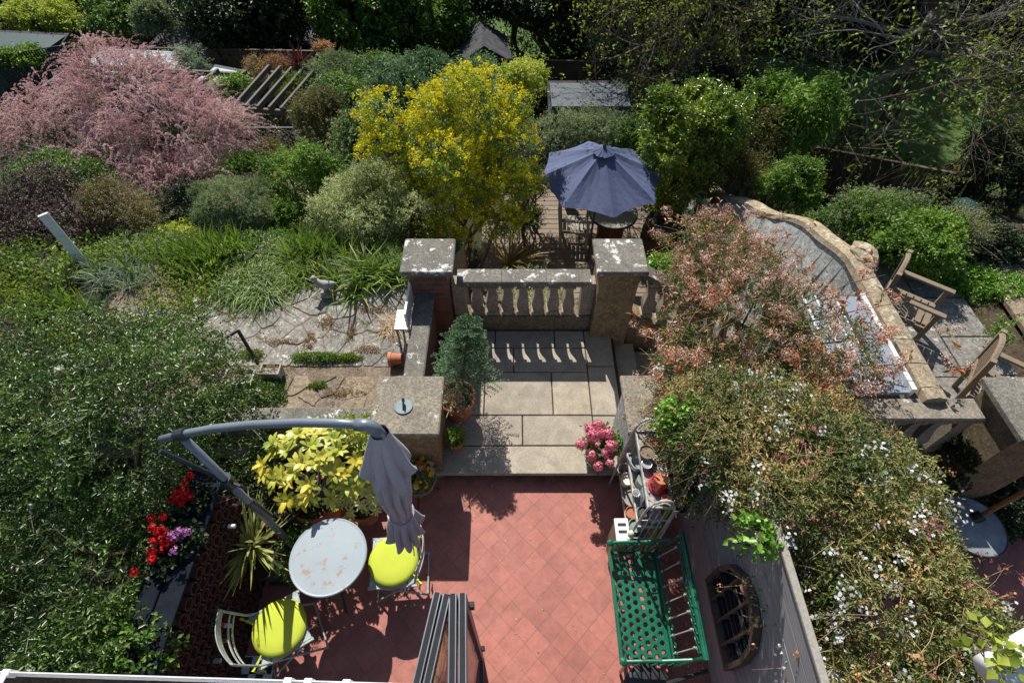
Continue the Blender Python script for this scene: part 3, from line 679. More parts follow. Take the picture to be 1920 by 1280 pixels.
# bistro chairs (front = +x)
def chair(lab, loc, rz):
    t = thing('bistro_chair', lab, 'chair', loc, rz, group='folding bistro chairs')
    m = MB()
    for k in range(5): m.box(-.19 + .078 * k, -.19 + .078 * k + .066, -.19, .19, .442, .452, .003)
    m.box(-.2, .2, -.205, -.185, .425, .449); m.box(-.2, .2, .185, .205, .425, .449); m.build('seat', 'chair_paint', t, world=False)
    for s_ in (-1, 1):
        y = s_ * .195
        MB().tube([(.20, y, .012), (.02, y, .26), (-.19, y, .52), (-.245, y, .80), (-.25, y, .86)], .010, 6).build('leg', 'chair_paint', t, world=False)
        MB().tube([(-.24, y * .9, .012), (.0, y * .9, .25), (.19, y * .9, .435)], .010, 6).build('leg', 'chair_paint', t, world=False)
    def slat(z, h, th, x, nm):
        m = MB(); rs = []
        for i in range(13):
            a = -1 + i / 6; xx = x - .05 * (1 - a * a); rs.append([(xx, a * .2, z), (xx - th, a * .2, z), (xx - th, a * .2, z + h * (1 + .2 * (1 - a * a))), (xx, a * .2, z + h * (1 + .2 * (1 - a * a)))])
        m.rings(rs); m.build(nm, 'chair_paint', t, world=False)
    slat(.80, .075, .006, -.245, 'top_rail'); slat(.69, .022, .006, -.232, 'slat'); slat(.64, .022, .006, -.222, 'slat')
    MB().tube([(.20, -.19, .03), (.20, .19, .03)], .008, 6).build('stretcher', 'chair_paint', t, world=False)
    MB().tube([(-.235, -.18, .03), (-.235, .18, .03)], .008, 6).build('stretcher', 'chair_paint', t, world=False)
    return t
def cushion(lab, loc, rz, tilt=0):
    t = thing('seat_cushion', lab, 'cushion', loc, rz, group='lime seat cushions')
    m = MB(); m.lathe([(.001, .0), (.17, .0), (.198, .008), (.204, .020), (.198, .033), (.17, .045), (.1, .050), (.001, .051)], n=40); pd_ = m.build('pad', 'lime', t, world=False, smooth=True)
    m = MB(); m.tube([(.203 * cos(2 * pi * i / 40), .203 * sin(2 * pi * i / 40), .021) for i in range(41)], .0035, 5); m.build('piping', 'lime_tie', pd_, world=False)
    for s_ in (-1, 1):
        m = MB(); m.tube([(-.17, s_ * .12, .02), (-.21, s_ * .17, .03), (-.22, s_ * .19, -.02), (-.205, s_ * .20, -.10), (-.215, s_ * .215, -.14)], [.005, .012, .005, .010, .004], 5)
        m.tube([(-.21, s_ * .17, .03), (-.24, s_ * .20, .045), (-.23, s_ * .21, .01)], [.004, .012, .004], 5); m.build('tie', 'lime_tie', t, world=False)
    return t
chair('bistro_chair right of the round table, under the closed parasol'.replace('bistro_chair', 'grey folding chair'), (-.985, 1.295, 0), R(184))
cushion('round lime cushion on the chair right of the table, under the closed parasol', (-.985, 1.295, .454), R(184))
chair('grey folding chair at the lower left of the round table, back to the bottle rack', (-1.80, .80, 0), R(30))
cushion('round lime cushion with plant shadows on it, lower left of the table', (-1.80, .80, .454), R(30))
# cantilever parasol, closed
t = thing('cantilever_parasol', 'closed taupe cantilever parasol hanging from a curved grey arm', 'parasol', (-1.9, 1.45, 0))
P = [G(x, y, z) for x, y, z in ((303, 823, 2.24), (345, 813, 2.35), (400, 803, 2.47), (470, 796, 2.60), (560, 792, 2.72), (630, 793, 2.78), (688, 797, 2.80))]
MB().tube(P, .0235, 12).build('arm', 'grey_steel', t, smooth=True)
MB().tube([(-1.90, 1.46, .02), (-1.90, 1.46, 2.30)], [.028, .025], 12).build('post', 'grey_steel', t, smooth=True)
MB().tube([G(505, 968, 1.02) + Vector((0, 0, .0)), Vector((-1.90, 1.46, 1.35))], .031, 10).build('crank_sleeve', 'dark_steel', t)
pc = Vector((-1.90, 1.46, 1.70))
m = MB(); m.tube([pc - Vector((0, 0, .06)), pc + Vector((0, 0, .06))], .042, 12); m.tube([pc, pc + Vector((.09, -.03, .0)), pc + Vector((.11, -.03, -.06))], .012, 6); m.build('crank', 'dark_steel', t)
MB().tube([G(300, 845, 2.15), pc], .016, 8).build('strut', 'dark_steel', t)
MB().tube([P[1] + (P[0] - P[1]) * .3, P[1] + (P[2] - P[1]) * .1], .036, 12).build('joint', 'dark_steel', t)
E = P[-1]; MB().tube([P[-2] * .35 + E * .65, E, E + Vector((.03, 0, -.03)), E + Vector((.045, 0, -.10)), E + Vector((.045, -.0, -.16))], .033, 12).build('elbow', 'grey_steel', t, smooth=True)
MB().obox((-1.9, 1.46, .03), (.5, .5, .05)).build('base', 'dark_pot', t)
top = E + Vector((.045, 0, -.10)); bot = G(762, 1000, 1.22)
def cloth(z0, z1, prof, nf, amp, seed, name, t_, mat, phase=0):
    """pleated closed canopy between parameters z0..z1 along top->bot"""
    r = random.Random(seed); n = nf * 8; ax = (bot - top); d = ax.normalized(); a = d.cross(Vector((0, 1, 0))).normalized(); b_ = d.cross(a); rs = []
    off = [r.uniform(.55, 1.3) for _ in range(nf)]
    K = 26
    for i in range(K + 1):
        s_ = z0 + (z1 - z0) * i / K; c = top + ax * s_; pr = np.interp(s_, [p[0] for p in prof], [p[1] for p in prof]); am = np.interp(s_, [p[0] for p in prof], [p[2] for p in prof]) * amp
        ring = []
        for k in range(n):
            th = 2 * pi * k / n; f = (k / 8) % nf; j = int(f); w_ = off[j] * (1 - abs(2 * (f - j) - 1) ** 1.6)
            rad = pr * (1 + am * (w_ - .45)); tw = th + phase + .25 * s_ + .12 * sin(3 * s_ * 5 + j)
            hem = .035 * sin(th * nf * .5) * (i / K) ** 8
            p = c + (a * cos(tw) + b_ * sin(tw)) * rad + d * hem; ring.append(tuple(p))
        rs.append(ring)
    m = MB(); m.rings(rs, cap=False); return m.build(name, mat, t_, smooth=True)
prof = [(0, .04, .1), (.1, .065, .5), (.3, .085, .7), (.5, .088, .7), (.68, .070, .45), (.74, .064, .35), (.85, .085, .7), (1.0, .11, 1.0)]
cn_ = cloth(.03, 1.0, prof, 9, .8, 3, 'canopy', t, 'taupe_fabric')
cloth(-.02, .30, [(-.02, .045, .1), (.1, .075, .6), (.3, .115, 1.2)], 6, .8, 7, 'vent_canopy', t, 'taupe_fabric', .4)
ax = bot - top; dd = ax.normalized(); ua = dd.cross(Vector((0, 1, 0))).normalized(); ub = dd.cross(ua)
m = MB(); c = top + ax * .73; m.tube([c + (ua * cos(2 * pi * i / 24) + ub * sin(2 * pi * i / 24)) * .082 + dd * .015 * sin(4 * pi * i / 24) for i in range(25)], .009, 6); m.build('strap', 'taupe_fabric', cn_)
MB().tube([top, bot + dd * .10], .014, 8).build('pole', 'alu', t)
for s_ in (-.02, .01, .03):
    MB().tube([bot + Vector((.02 + s_, 0, .05)), bot + Vector((.04 + s_, .01, -.15)), bot + Vector((.02 + s_, -.03, -.42))], .006, 5).build('rib', 'alu', t)
# ---------------- green cast bench (local: x toward the fence, y along)
bx0, bx1, by0, by1, bz = .83, 1.20, .56, 1.38, .42
t = thing('iron_bench', 'green cast-iron bench with honeycomb seat', 'bench', (1.02, .97, 0))
m = MB(); a = .0635; hr = .0195; rr = a / math.sqrt(3) ; cw = a * .866
cols_ = int((bx1 - bx0 - .03) / cw); rows_ = int((by1 - by0 - .03) / a)
me_ = Matrix.Identity(4)
for i in range(cols_):
    for j in range(rows_ + (0 if i % 2 else 1)):
        cx = bx0 + .03 + cw * (i + .45); cy = by0 + .045 + a * (j + (.5 if i % 2 else 0)) ; top_, bot_ = bz, bz - .012
        if cy > by1 - .02: continue
        V = []; 
        for (rad, z) in ((rr, top_), (hr + .005, top_), (hr, top_ - .003), (hr, bot_), (rr, bot_)):
            V.append([(cx + rad * cos(pi / 3 * k), cy + rad * sin(pi / 3 * k), z) for k in range(6)])
        m.rings(V, cap=False)
m.build('seat', 'bench_green', t)
m = MB(); 
m.box(bx0 - .012, bx0 + .016, by0, by1, bz - .028, bz + .006, .004); m.box(bx1 - .02, bx1 + .012, by0, by1, bz - .028, bz + .004, .004)
m.box(bx0 + .016, bx1 - .02, by0 - .006, by0 + .018, bz - .02, bz + .003, .003); m.box(bx0 + .016, bx1 - .02, by1 - .018, by1 + .006, bz - .02, bz + .003, .003); m.build('seat_frame', 'bench_green', t)
# back: top rail, bottom rail, spindles, scrolls
p0, p1 = Vector((1.215, 0, .47)), Vector((1.335, 0, .86))
m = MB(); m.tube([(p1.x, by0 - .03, p1.z), (p1.x, by1 + .03, p1.z)], .014, 8); m.box(p1.x - .02, p1.x + .02, by0 - .03, by1 + .03, p1.z - .012, p1.z + .006, .003); m.tube([(p0.x, by0, p0.z), (p0.x, by1, p0.z)], .011, 6); m.build('back_rail', 'bench_green', t)
nb = 7
for k in range(nb):
    y = by0 + .06 + (by1 - by0 - .12) * k / (nb - 1); m = MB()
    a_, b_ = Vector((p0.x, y, p0.z)), Vector((p1.x, y, p1.z)); m.tube([a_, a_.lerp(b_, .72)], .0055, 6)
    for q in (.1, .72):
        c = a_.lerp(b_, q); m.lathe([(.004, -.018), (.011, -.008), (.013, 0), (.010, .01), (.004, .02)], c, 8)
    m.build('spindle', 'bench_edge', t)
m = MB()
for k in range(nb * 2 - 1):
    y = by0 + .05 + (by1 - by0 - .10) * k / (nb * 2 - 2)
    for q, s_ in ((.80, 1), (.90, -1)):
        c = p0.lerp(p1, q); cc = Vector((c.x, y, c.z)); m.tube([cc + Vector((.006, .033 * cos(2 * pi * i / 9 * s_ + .5), .033 * sin(2 * pi * i / 9))) for i in range(9)], [.006 - .0003 * i for i in range(9)], 5)
    c = p0.lerp(p1, .12); cc = Vector((c.x, y, c.z)); m.tube([cc + Vector((.0, .020 * cos(2 * pi * i / 8), .020 * sin(2 * pi * i / 8))) for i in range(8)], .005, 5)
m.build('scrollwork', 'bench_green', t)
for e, y in ((0, by1 + .01), (1, by0 - .01)):
    m = MB(); m.tube([(bx0 - .02, y, .64), (bx0 + .10, y, .655), (bx0 + .25, y, .66), (1.28, y, .72)], .013, 8)
    m.lathe([(.003, -.03), (.024, -.018), (.03, 0), (.024, .018), (.003, .03)], (bx0 - .025, y, .635), 10)
    m.tube([(bx0 - .01, y, .63), (bx0 + .005, y, .5), (bx0 + .03, y, .3), (bx0 + .05, y, .02)], .013, 6); m.tube([(p1.x, y, p1.z), (p0.x + .02, y, .42), (p0.x + .06, y, .2), (p0.x + .10, y, .02)], .013, 6)
    for k in range(7):
        f = k / 6; x = bx0 + .03 + .36 * f; m.tube([(x + .03 * cos(i) , y + .004 * (i % 2), .535 + .06 * sin(i * 1.3 + f)) for i in [q * .7 for q in range(9)]], .006, 5)
    for k in range(6):
        x = bx0 + .02 + .065 * k; m.tube([(x, y, .42), (x + .03, y, .54), (x + .06, y, .65)], .005, 4); m.tube([(x + .06, y, .42), (x + .03, y, .54), (x, y, .65)], .005, 4)
    m.build('arm_frame', 'bench_green', t)
# black iron table below bench (mostly out of frame)
t = thing('iron_side_table', 'black iron table cut off by the bottom edge below the bench', 'table', (.98, .36, 0))
m = MB(); m.lathe([(.001, .52), (.17, .52), (.19, .515), (.19, .53), (.15, .535), (.001, .535)], (.98, .36, 0), 28); m.build('tabletop', 'black_iron', t)
for k in range(3): 
    a = R(30 + 120 * k); MB().tube([(.98 + .15 * cos(a), .36 + .15 * sin(a), .52), (.98 + .06 * cos(a), .36 + .06 * sin(a), .25), (.98 + .2 * cos(a), .36 + .2 * sin(a), .01)], .012, 6).build('leg', 'black_iron', t)
m = MB(); m.tube([(1.10, .42, .60), (1.30, .47, .60), (1.42, .5, .58)], .014, 6); m.build('handle', 'black_iron', t)
# ---------------- baker's rack
sx0, sx1, sy0, sy1 = 1.03, 1.235, 1.50, 2.16
t = thing('plant_shelf', 'rusty white metal shelf rack crowded with pots and tools', 'shelf', (1.13, 1.8, 0))
for z in (.25, .68, 1.10):
    m = MB(); m.box(sx0 + .012, sx1 - .012, sy0 + .01, sy1 - .01, z - .012, z, .002); sb_ = m.build('shelf_board', 'flaking', t)
    m = MB(); m.box(sx0, sx0 + .012, sy0, sy1, z - .02, z + .018); m.box(sx1 - .012, sx1, sy0, sy1, z - .02, z + .018); m.box(sx0 + .012, sx1 - .012, sy0, sy0 + .01, z - .02, z + .018); m.box(sx0 + .012, sx1 - .012, sy1 - .01, sy1, z - .02, z + .018); m.build('shelf_rim', 'old_white', sb_)
for y in (sy0 - .012, sy1 + .012):
    m = MB(); pts = [(sx0 - .05, y, .01), (sx0 - .03, y, .6), (sx0 - .01, y, 1.02)] + [(sx0 + .1 - .11 * cos(pi * i / 10), y, 1.02 + .27 * sin(pi * i / 10)) for i in range(1, 10)] + [(sx1 + .01, y, 1.02), (sx1 + .01, y, .01)]
    m.tube(pts, .011, 8)
    m.tube([(sx0 + .03, y, 1.1), (sx0 + .05, y, 1.2), (sx0 + .10, y, 1.24), (sx0 + .15, y, 1.2), (sx0 + .17, y, 1.1)], .007, 6)
    for x in (sx0 + .05, sx0 + .10, sx0 + .15): m.tube([(x, y, .25), (x, y, 1.09)], .005, 5)
    for z in (.45, .88): m.tube([(sx0 - .02, y, z), (sx1 + .01, y, z)], .005, 5)
    m.build('end_frame', 'old_white', t)
def pot(name, lab, cat, loc, r, h, mat, taper=.72, group=None, soil=True, rim=.012):
    t = thing(name, lab, cat, loc, group=group)
    MB().lathe([(r * taper * .9, 0), (r * taper, .003), (r * .96, h * .82), (r * 1.04, h * .83), (r * 1.05, h * .99), (r * 1.0, h), (r * .93, h * .98), (r * .90, h * .85), (r * .6, h * .84)], n=28, cap=True).build('pot_body', mat, t, world=False); pb_ = t.children[0]
    if soil: MB().lathe([(.001, h * .87), (r * .92, h * .87)], n=20, cap=False).build('soil_surface', 'soil', pb_, world=False)
    return t
# things on the rack
t = thing('glazed_pot', 'red glazed pot lying upside down on the top shelf', 'pot', (1.14, 1.68, 1.101)); MB().lathe([(.075, 0), (.078, .02), (.066, .03), (.052, .13), (.050, .14)], n=24).build('pot_body', 'red_glaze', t, world=False); MB().lathe([(.001, .142), (.048, .142)], n=20, cap=False).build('base', 'terracotta', t, world=False)
t = thing('glazed_pot', 'grey tin pot at the back of the middle shelf', 'pot', (1.10, 2.02, .681)); MB().lathe([(.05, 0), (.072, .12), (.078, .125), (.078, .14), (.07, .14), (.065, .12), (.05, .1)], n=24).build('pot_body', 'tin', t, world=False)
t = thing('glazed_pot', 'olive glazed pot on the middle shelf', 'pot', (1.12, 1.86, .681)); MB().lathe([(.045, 0), (.062, .05), (.055, .12), (.06, .13), (.05, .13)], n=24).build('pot_body', 'sage_glaze', t, world=False)
t = thing('storage_tin', 'pale tin standing on the middle shelf by a white cup', 'tin', (1.11, 1.73, .681)); MB().box(-.03, .03, -.055, .055, 0, .17, .006).build('tin_body', 'tin', t, world=False)
t = thing('cup', 'white cup on the middle shelf beside the pale tin', 'cup', (1.05, 1.77, .681)); MB().lathe([(.02, 0), (.034, .07), (.031, .07), (.02, .01)], n=18).build('cup_body', 'white_paint', t, world=False)
for i, (x, y, z, r_, h, mt, lb) in enumerate(((1.08, 2.06, .251, .06, .12, 'cream', 'cream flower pot at the far end of the bottom shelf'), (1.10, 1.88, .251, .075, .10, 'grey_stoneware', 'grey stone bowl on the bottom shelf'), (1.09, 1.62, .251, .06, .13, 'sage_glaze', 'green pot at the near end of the bottom shelf'), (1.17, 1.56, .681, .05, .11, 'grey_stoneware', 'small grey pot at the near end of the middle shelf'), (1.08, 1.93, 1.101, .06, .09, 'basket', 'brown bowl on the top shelf'), (1.17, 1.55, 1.101, .035, .07, 'terracotta', 'tiny terracotta pot at the near end of the top shelf'), (1.07, 1.84, 1.101, .04, .06, 'tin', 'small tin pot beside the brown bowl'), (1.08, 1.60, .681, .045, .09, 'dark_pot', 'black plastic pot on the middle shelf'), (1.17, 2.04, 1.101, .045, .05, 'terracotta', 'shallow clay saucer pot at the far end of the top shelf'), (1.08, 1.75, .251, .055, .10, 'terracotta', 'clay pot in the middle of the bottom shelf'))):
    pot('flower_pot', lb, 'pot', (x, y, z), r_, h, mt, soil=False, group='small pots on the shelf rack')
for i, nm_ in enumerate(('topmost', 'second', 'middle', 'fourth', 'lowest')):
    t = tag(MB().lathe([(.012, 0), (.028, .02), (.03, .05), (.012, .075)], (.985 + .008 * i, 1.46 - .012 * i, .60 - .10 * i), 12).build('pebble', 'cream', smooth=True), nm_ + ' pale pebble strung down beside the near end of the rack', 'pebble', 'pebbles strung by the shelf rack')
t = thing('storage_box', 'white-topped metal box beside the rack, next to the tiles', 'box', (.93, 1.52, 0))
MB().box(.88, .99, 1.42, 1.62, .01, .52, .01).build('box_body', 'basket', t); MB().box(.875, .995, 1.415, 1.625, .521, .55, .006).build('lid', 'white_paint', t); MB().box(.90, .97, 1.56, 1.58, .551, .556).build('vent', 'dark_wall', t); MB().box(.90, .97, 1.50, 1.52, .551, .556).build('vent', 'dark_wall', t)
# tools leaning behind the rack
def tool(name, lab, cat, parts):
    t = thing(name, lab, cat, parts[0][2][0])
    for nm, mt, pts, r_ in parts: MB().tube(pts, r_, 6).build(nm, mt, t)
tool('garden_rake', 'tool with a lime green handle leaning beside the rack', 'rake', [('handle', 'green_plastic', [(1.16, 1.43, .02), (1.33, 1.66, 1.15)], .013), ('head', 'dark_steel', [(1.30, 1.62, 1.1), (1.37, 1.70, 1.38)], [.02, .035])])
tool('garden_spade', 'wooden handled tool with dark blade leaning beside the rack', 'spade', [('handle', 'handle_wood', [(1.10, 1.42, .02), (1.30, 1.64, 1.05)], .012), ('blade', 'dark_steel', [(1.27, 1.6, .98), (1.31, 1.68, 1.20), (1.33, 1.72, 1.34)], [.02, .045, .03])])
tool('garden_pole', 'white pole leaning between the tools and the fence', 'pole', [('shaft', 'white_paint', [(1.26, 1.46, .02), (1.40, 1.70, 1.3)], .012), ('tip', 'grey_steel', [(1.40, 1.70, 1.3), (1.41, 1.72, 1.40)], .014)])
t = thing('broom', 'straw broom lying head down over the top shelf', 'broom', (1.25, 1.8, 1.2))
MB().tube([(1.22, 1.78, 1.36), (1.20, 2.12, 1.32), (1.19, 2.25, 1.30)], .011, 6).build('handle', 'old_wood', t)
m = MB(); r = random.Random(3)
for k in range(40): a = r.uniform(0, 6.3); q = r.uniform(0, 1) ** .5; m.tube([(1.22 + .012 * q * cos(a), 1.80, 1.36 + .012 * q * sin(a)), (1.235 + .032 * q * cos(a), 1.62 + r.uniform(-.01, .01), 1.34 + .028 * q * sin(a))], .0028, 4)
m.build('bristles', 'straw', t)
t = thing('watering_hose', 'black coiled hose and netting hung beside the fence', 'hose', (1.38, 1.66, 1.2))
m = MB(); m.tube([(1.37 + .06 * cos(i * .6), 1.66 + .09 * sin(i * .6) , 1.30 - .012 * i + .03 * sin(i)) for i in range(46)], .014, 6); m.build('coil', 'dark_blue', t)
t = thing('metal_bucket', 'blue-grey bucket standing behind the rack tools', 'bucket', (1.44, 1.86, .9)); MB().lathe([(.06, 0), (.085, .22), (.09, .22), (.088, .23), (.08, .22), (.055, .02)], n=22).build('bucket_body', 'sage_glaze', t, world=False)
# ---------------- wine rack of clay tubes on the left
t = thing('bottle_rack', 'dark wall rack of red clay tubes for bottles at the left', 'rack', (-2.32, .9, 0))
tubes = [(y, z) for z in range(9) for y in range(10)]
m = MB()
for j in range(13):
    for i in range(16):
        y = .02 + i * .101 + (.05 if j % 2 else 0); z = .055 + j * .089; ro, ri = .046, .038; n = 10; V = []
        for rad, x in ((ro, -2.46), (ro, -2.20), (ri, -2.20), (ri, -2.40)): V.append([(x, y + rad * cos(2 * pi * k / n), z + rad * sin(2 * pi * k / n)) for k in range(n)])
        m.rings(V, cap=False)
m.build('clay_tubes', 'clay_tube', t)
m = MB(); m.box(-2.50, -2.44, -.1, 1.62, 0, 1.2); m.build('back_panel', 'dark_wall', t); MB().box(-2.50, -2.20, -.1, 1.68, 1.222, 1.25, .004).build('top_board', 'dark_blue', t)
for k, (px, py, z, mt, lb) in enumerate(((411, 986, 1.0, 'white_paint', 'white-capped bottle end high in the clay rack'), (343, 1170, .72, 'red_foil', 'red-capped bottle end in the clay rack'), (363, 1172, .6, 'white_paint', 'small white bottle end right of the red one'), (342, 1200, .6, 'gold_foil', 'gold-capped bottle end low in the clay rack'), (355, 1140, .72, 'dark_bottle', 'dark bottle end above the red-capped one'), (335, 1238, .6, 'tin', 'silver-capped bottle end at the bottom of the rack'))):
    c = G(px, py, z); z = c.z; y = c.y
    bt = thing('bottle', lb, 'bottle', (-2.19, y, z), group='bottles in the clay rack')
    m = MB(); m.lathe([(.04, 0), (.04, .18), (.015, .24), (.014, .30)], n=12); m.xf(Matrix.Translation((-2.43, y, z)) @ Matrix.Rotation(R(90), 4, 'Y')); m.build('bottle_glass', 'dark_bottle', bt)
    m = MB(); m.lathe([(.016, 0), (.016, .05), (.014, .052)], n=12); m.xf(Matrix.Translation((-2.17, y, z)) @ Matrix.Rotation(R(90), 4, 'Y')); m.build('foil_cap', mt, bt)
t = thing('timber_beam', 'dark painted timber beam topping the left boundary above the bottle rack', 'beam', (-2.4, .9, 1.2))
MB().box(-2.47, -2.35, -.4, 1.74, 1.205, 1.27, .005).build('beam', 'dark_blue', t); MB().box(-2.52, -2.49, -.4, 1.74, 0, 1.2).build('boarding', 'dark_wall', t)
t = thing('floor_tile_stack', 'black and white patterned tile leaning by the bottle rack', 'tile', (-2.1, .5, 0))
m = MB(); 
for i in range(4):
    for j in range(4): 
        if (i + j) % 2: m.box(-2.20 + .06 * i, -2.14 + .06 * i, .42 + .06 * j, .48 + .06 * j, .011, .014)
MB().box(-2.21, -1.95, .41, .67, .001, .011).build('tile_body', 'white_paint', t); m.build('pattern', 'dark_wall', t)
# ================================================================ LEAF COLOURS
leaf('lf_hedge', [(.018, .042, .008), (.055, .11, .018), (.15, .24, .045)], .33, .35, .6)
leaf('lf_jas', [(.045, .08, .02), (.12, .16, .04), (.30, .29, .10), (.50, .32, .15)], .5)
leaf('lf_jas_tip', [(.20, .05, .06), (.42, .22, .10), (.55, .33, .16)], .7, .2)
leaf('lf_photinia', [(.14, .15, .04), (.26, .20, .07), (.42, .17, .09), (.48, .10, .06)], .4)
leaf('lf_photinia_in', [(.04, .085, .018), (.11, .17, .04), (.25, .23, .08)], .45)
leaf('fl_photinia', [(.62, .32, .24), (.75, .48, .40), (.84, .66, .58)], .9, .2)
leaf('fl_white', [(.72, .72, .72), (.85, .85, .86)], .8, .25); leaf('fl_jas_bud', [(.30, .05, .09), (.5, .16, .2)], .8, .1)
leaf('lf_tam', [(.56, .29, .37), (.73, .47, .54), (.85, .66, .71)], .9, .3); leaf('lf_tam_green', [(.10, .13, .04), (.22, .20, .09)], .8)
leaf('lf_yellow', [(.07, .15, .02), (.20, .29, .025), (.46, .47, .02), (.66, .60, .02)], .5, .35)
leaf('fl_yellow', [(.78, .62, .01), (.90, .82, .04)], .8, .3)
leaf('lf_grey', [(.09, .13, .06), (.17, .22, .11), (.30, .36, .20)], .6)
leaf('lf_silver', [(.10, .14, .10), (.20, .26, .19), (.34, .40, .31)], .6)
leaf('lf_vari', [(.14, .18, .06), (.30, .34, .14), (.52, .54, .30)], .5)
leaf('lf_bright', [(.05, .11, .015), (.12, .22, .03), (.24, .36, .06)], .45, .45)
leaf('lf_green', [(.035, .08, .015), (.09, .17, .028), (.18, .29, .055)], .45, .4)
leaf('lf_lime', [(.16, .22, .03), (.32, .38, .05), (.48, .50, .09)], .5, .4)
leaf('lf_laurel', [(.05, .10, .015), (.14, .22, .03), (.36, .42, .07)], .3, .35, .6)
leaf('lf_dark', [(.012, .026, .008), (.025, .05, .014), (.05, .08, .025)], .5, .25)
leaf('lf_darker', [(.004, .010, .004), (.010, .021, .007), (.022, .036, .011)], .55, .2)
leaf('lf_olive', [(.06, .07, .02), (.12, .12, .035), (.22, .17, .05)], .6)
leaf('lf_purple', [(.025, .018, .018), (.06, .035, .04), (.12, .075, .08)], .5)
leaf('lf_rhodo', [(.17, .25, .05), (.36, .40, .07), (.55, .50, .09), (.66, .50, .05)], .35, .3)
leaf('lf_cream', [(.30, .36, .06), (.60, .56, .20), (.78, .72, .40)], .5, .3)
leaf('lf_fir', [(.035, .08, .035), (.07, .14, .06), (.13, .23, .10)], .5, .1); leaf('lf_fir_tip', [(.14, .20, .09), (.22, .28, .13)], .5, .1)
leaf('lf_cord', [(.10, .12, .03), (.22, .24, .07), (.40, .40, .16)], .4, .25)
leaf('lf_phorm', [(.13, .13, .04), (.28, .22, .09), (.42, .27, .12)], .5); leaf('lf_iris', [(.05, .10, .02), (.12, .20, .035), (.26, .33, .07)], .45, .4)
leaf('lf_budd', [(.04, .09, .04), (.10, .18, .09), (.20, .30, .18)], .5, .3)
leaf('fl_red', [(.55, .005, .01), (.75, .01, .02)], .7, .3); leaf('fl_pink', [(.62, .08, .17), (.78, .22, .32), (.85, .45, .52)], .7, .2); leaf('fl_mauve', [(.45, .12, .42), (.6, .3, .6)], .8)
leaf('fl_orange', [(.7, .13, .02), (.8, .22, .03)], .8); leaf('fl_pansy', [(.12, .05, .25), (.45, .40, .55), (.75, .45, .02), (.85, .70, .03)], .7)
leaf('fl_pale', [(.42, .34, .30), (.58, .50, .44)], .9); leaf('lf_ivy', [(.04, .11, .01), (.12, .26, .025), (.22, .40, .05)], .35, .3)
leaf('lf_moss', [(.06, .11, .015), (.13, .20, .02), (.24, .30, .04)], .8); leaf('lf_sedum', [(.24, .11, .075), (.33, .19, .12), (.28, .25, .12)], .8)
leaf('lf_dry', [(.20, .13, .08), (.36, .26, .16), (.5, .4, .28)], .9, .1); leaf('lf_bare', [(.10, .13, .02), (.22, .27, .03), (.35, .40, .06)], .5, .4)
leaf('lf_maroon', [(.06, .01, .012), (.12, .025, .03)], .5)
# ================================================================ POTTED PLANTS
t = pot('potted_fir', 'dark green fir tree in a terracotta pot on the landing, with a bare twiggy shrub', 'potted plant', (-.565, 2.90, .151), .185, .33, 'terracotta')
rng = np.random.default_rng(4)
m = MB(); tops = []
TB = Vector((-.52, 3.02, .45)); TT = Vector((-.40, 3.16, 1.30)); m.tube([TB, (TB + TT) / 2, TT], [.02, .014, .006], 6)
br = []
for k in range(44):
    f = (k / 43) ** .9; c = TB.lerp(TT, .05 + .93 * f); a = k * 2.4; L = .34 * (1 - f * .75) * (.8 + .35 * random.Random(k).random())
    d = Vector((cos(a), sin(a), .18 + .3 * f)).normalized(); e = c + d * L; m.tube([c, e], [.006, .002], 4); br.append((c, d, L))
m.build('trunk', 'bark', t)
P0, D, LL = [], [], []
for c, d, L in br:
    side = d.cross(Vector((0, 0, 1))).normalized()
    for q in range(5):
        f = .25 + .75 * q / 4
        for s_ in ((-1, 1) if q < 4 else (0,)):
            P0.append(c + d * L * f * .97); D.append((d + side * s_ * .85).normalized()); LL.append(L * (1.05 - f * .75) * .75 + .035)
P0 = np.array(P0); D = nrm(np.array(D)); LL = np.array(LL)
nn_ = 46; ts = np.linspace(0, 1, nn_)[None] + rng.uniform(-.01, .01, (len(P0), nn_)); pos = P0[:, None] + D[:, None] * (LL[:, None] * ts)[..., None]
a_ = nrm(np.cross(D, np.array([0, 0, 1.0]))); up_ = np.cross(a_, D); ph = rng.uniform(-.6, 3.7, pos.shape[:2])
ld = nrm(D[:, None] * .55 + a_[:, None] * np.cos(ph)[..., None] + up_[:, None] * np.sin(ph)[..., None] * .6)
V, T = leafgeo(pos.reshape(-1, 3), ld.reshape(-1, 3), np.full(pos[..., 0].size, .022), np.full(pos[..., 0].size, .0062), rng, 0, 0)
npmesh('needles', V, T, 'lf_fir', t, np.repeat(rng.random(pos[..., 0].size), 2))
tp = P0 + D * LL[:, None]
nn2 = 12; pos = np.repeat(tp[:, None], nn2, 1); ld = nrm(D[:, None] + rng.normal(size=pos.shape) * .5)
V, T = leafgeo(pos.reshape(-1, 3), ld.reshape(-1, 3), np.full(len(tp) * nn2, .016), np.full(len(tp) * nn2, .004), rng, 0, 0)
npmesh('shoot_tips', V, T, 'lf_fir_tip', t, np.repeat(rng.random(len(tp) * nn2), 2))
m = MB(); tips = []; rr = random.Random(5); m.tube([(-.58, 2.80, .42), (-.575, 2.76, .62)], [.016, .012], 6)
for k in range(6): branch(m, Vector((-.575, 2.74, .62)), Vector((cos(k * 1.05 + .4), sin(k * 1.05 + .4) * .8, .55)).normalized(), .19, .012, 2, rr, tips, .5, (2, 4), 5)
bs = thing('bare_shrub', 'leafless pruned shrub in the fir pot, with tan knobbly twigs', 'shrub', (-.575, 2.76, .6)); m.build('branches', 'tan_twig', bs)
t = pot('potted_herb', 'small leafy herb in a little pot against the sundial pillar', 'potted plant', (-.56, 2.50, .151), .085, .16, 'terracotta')
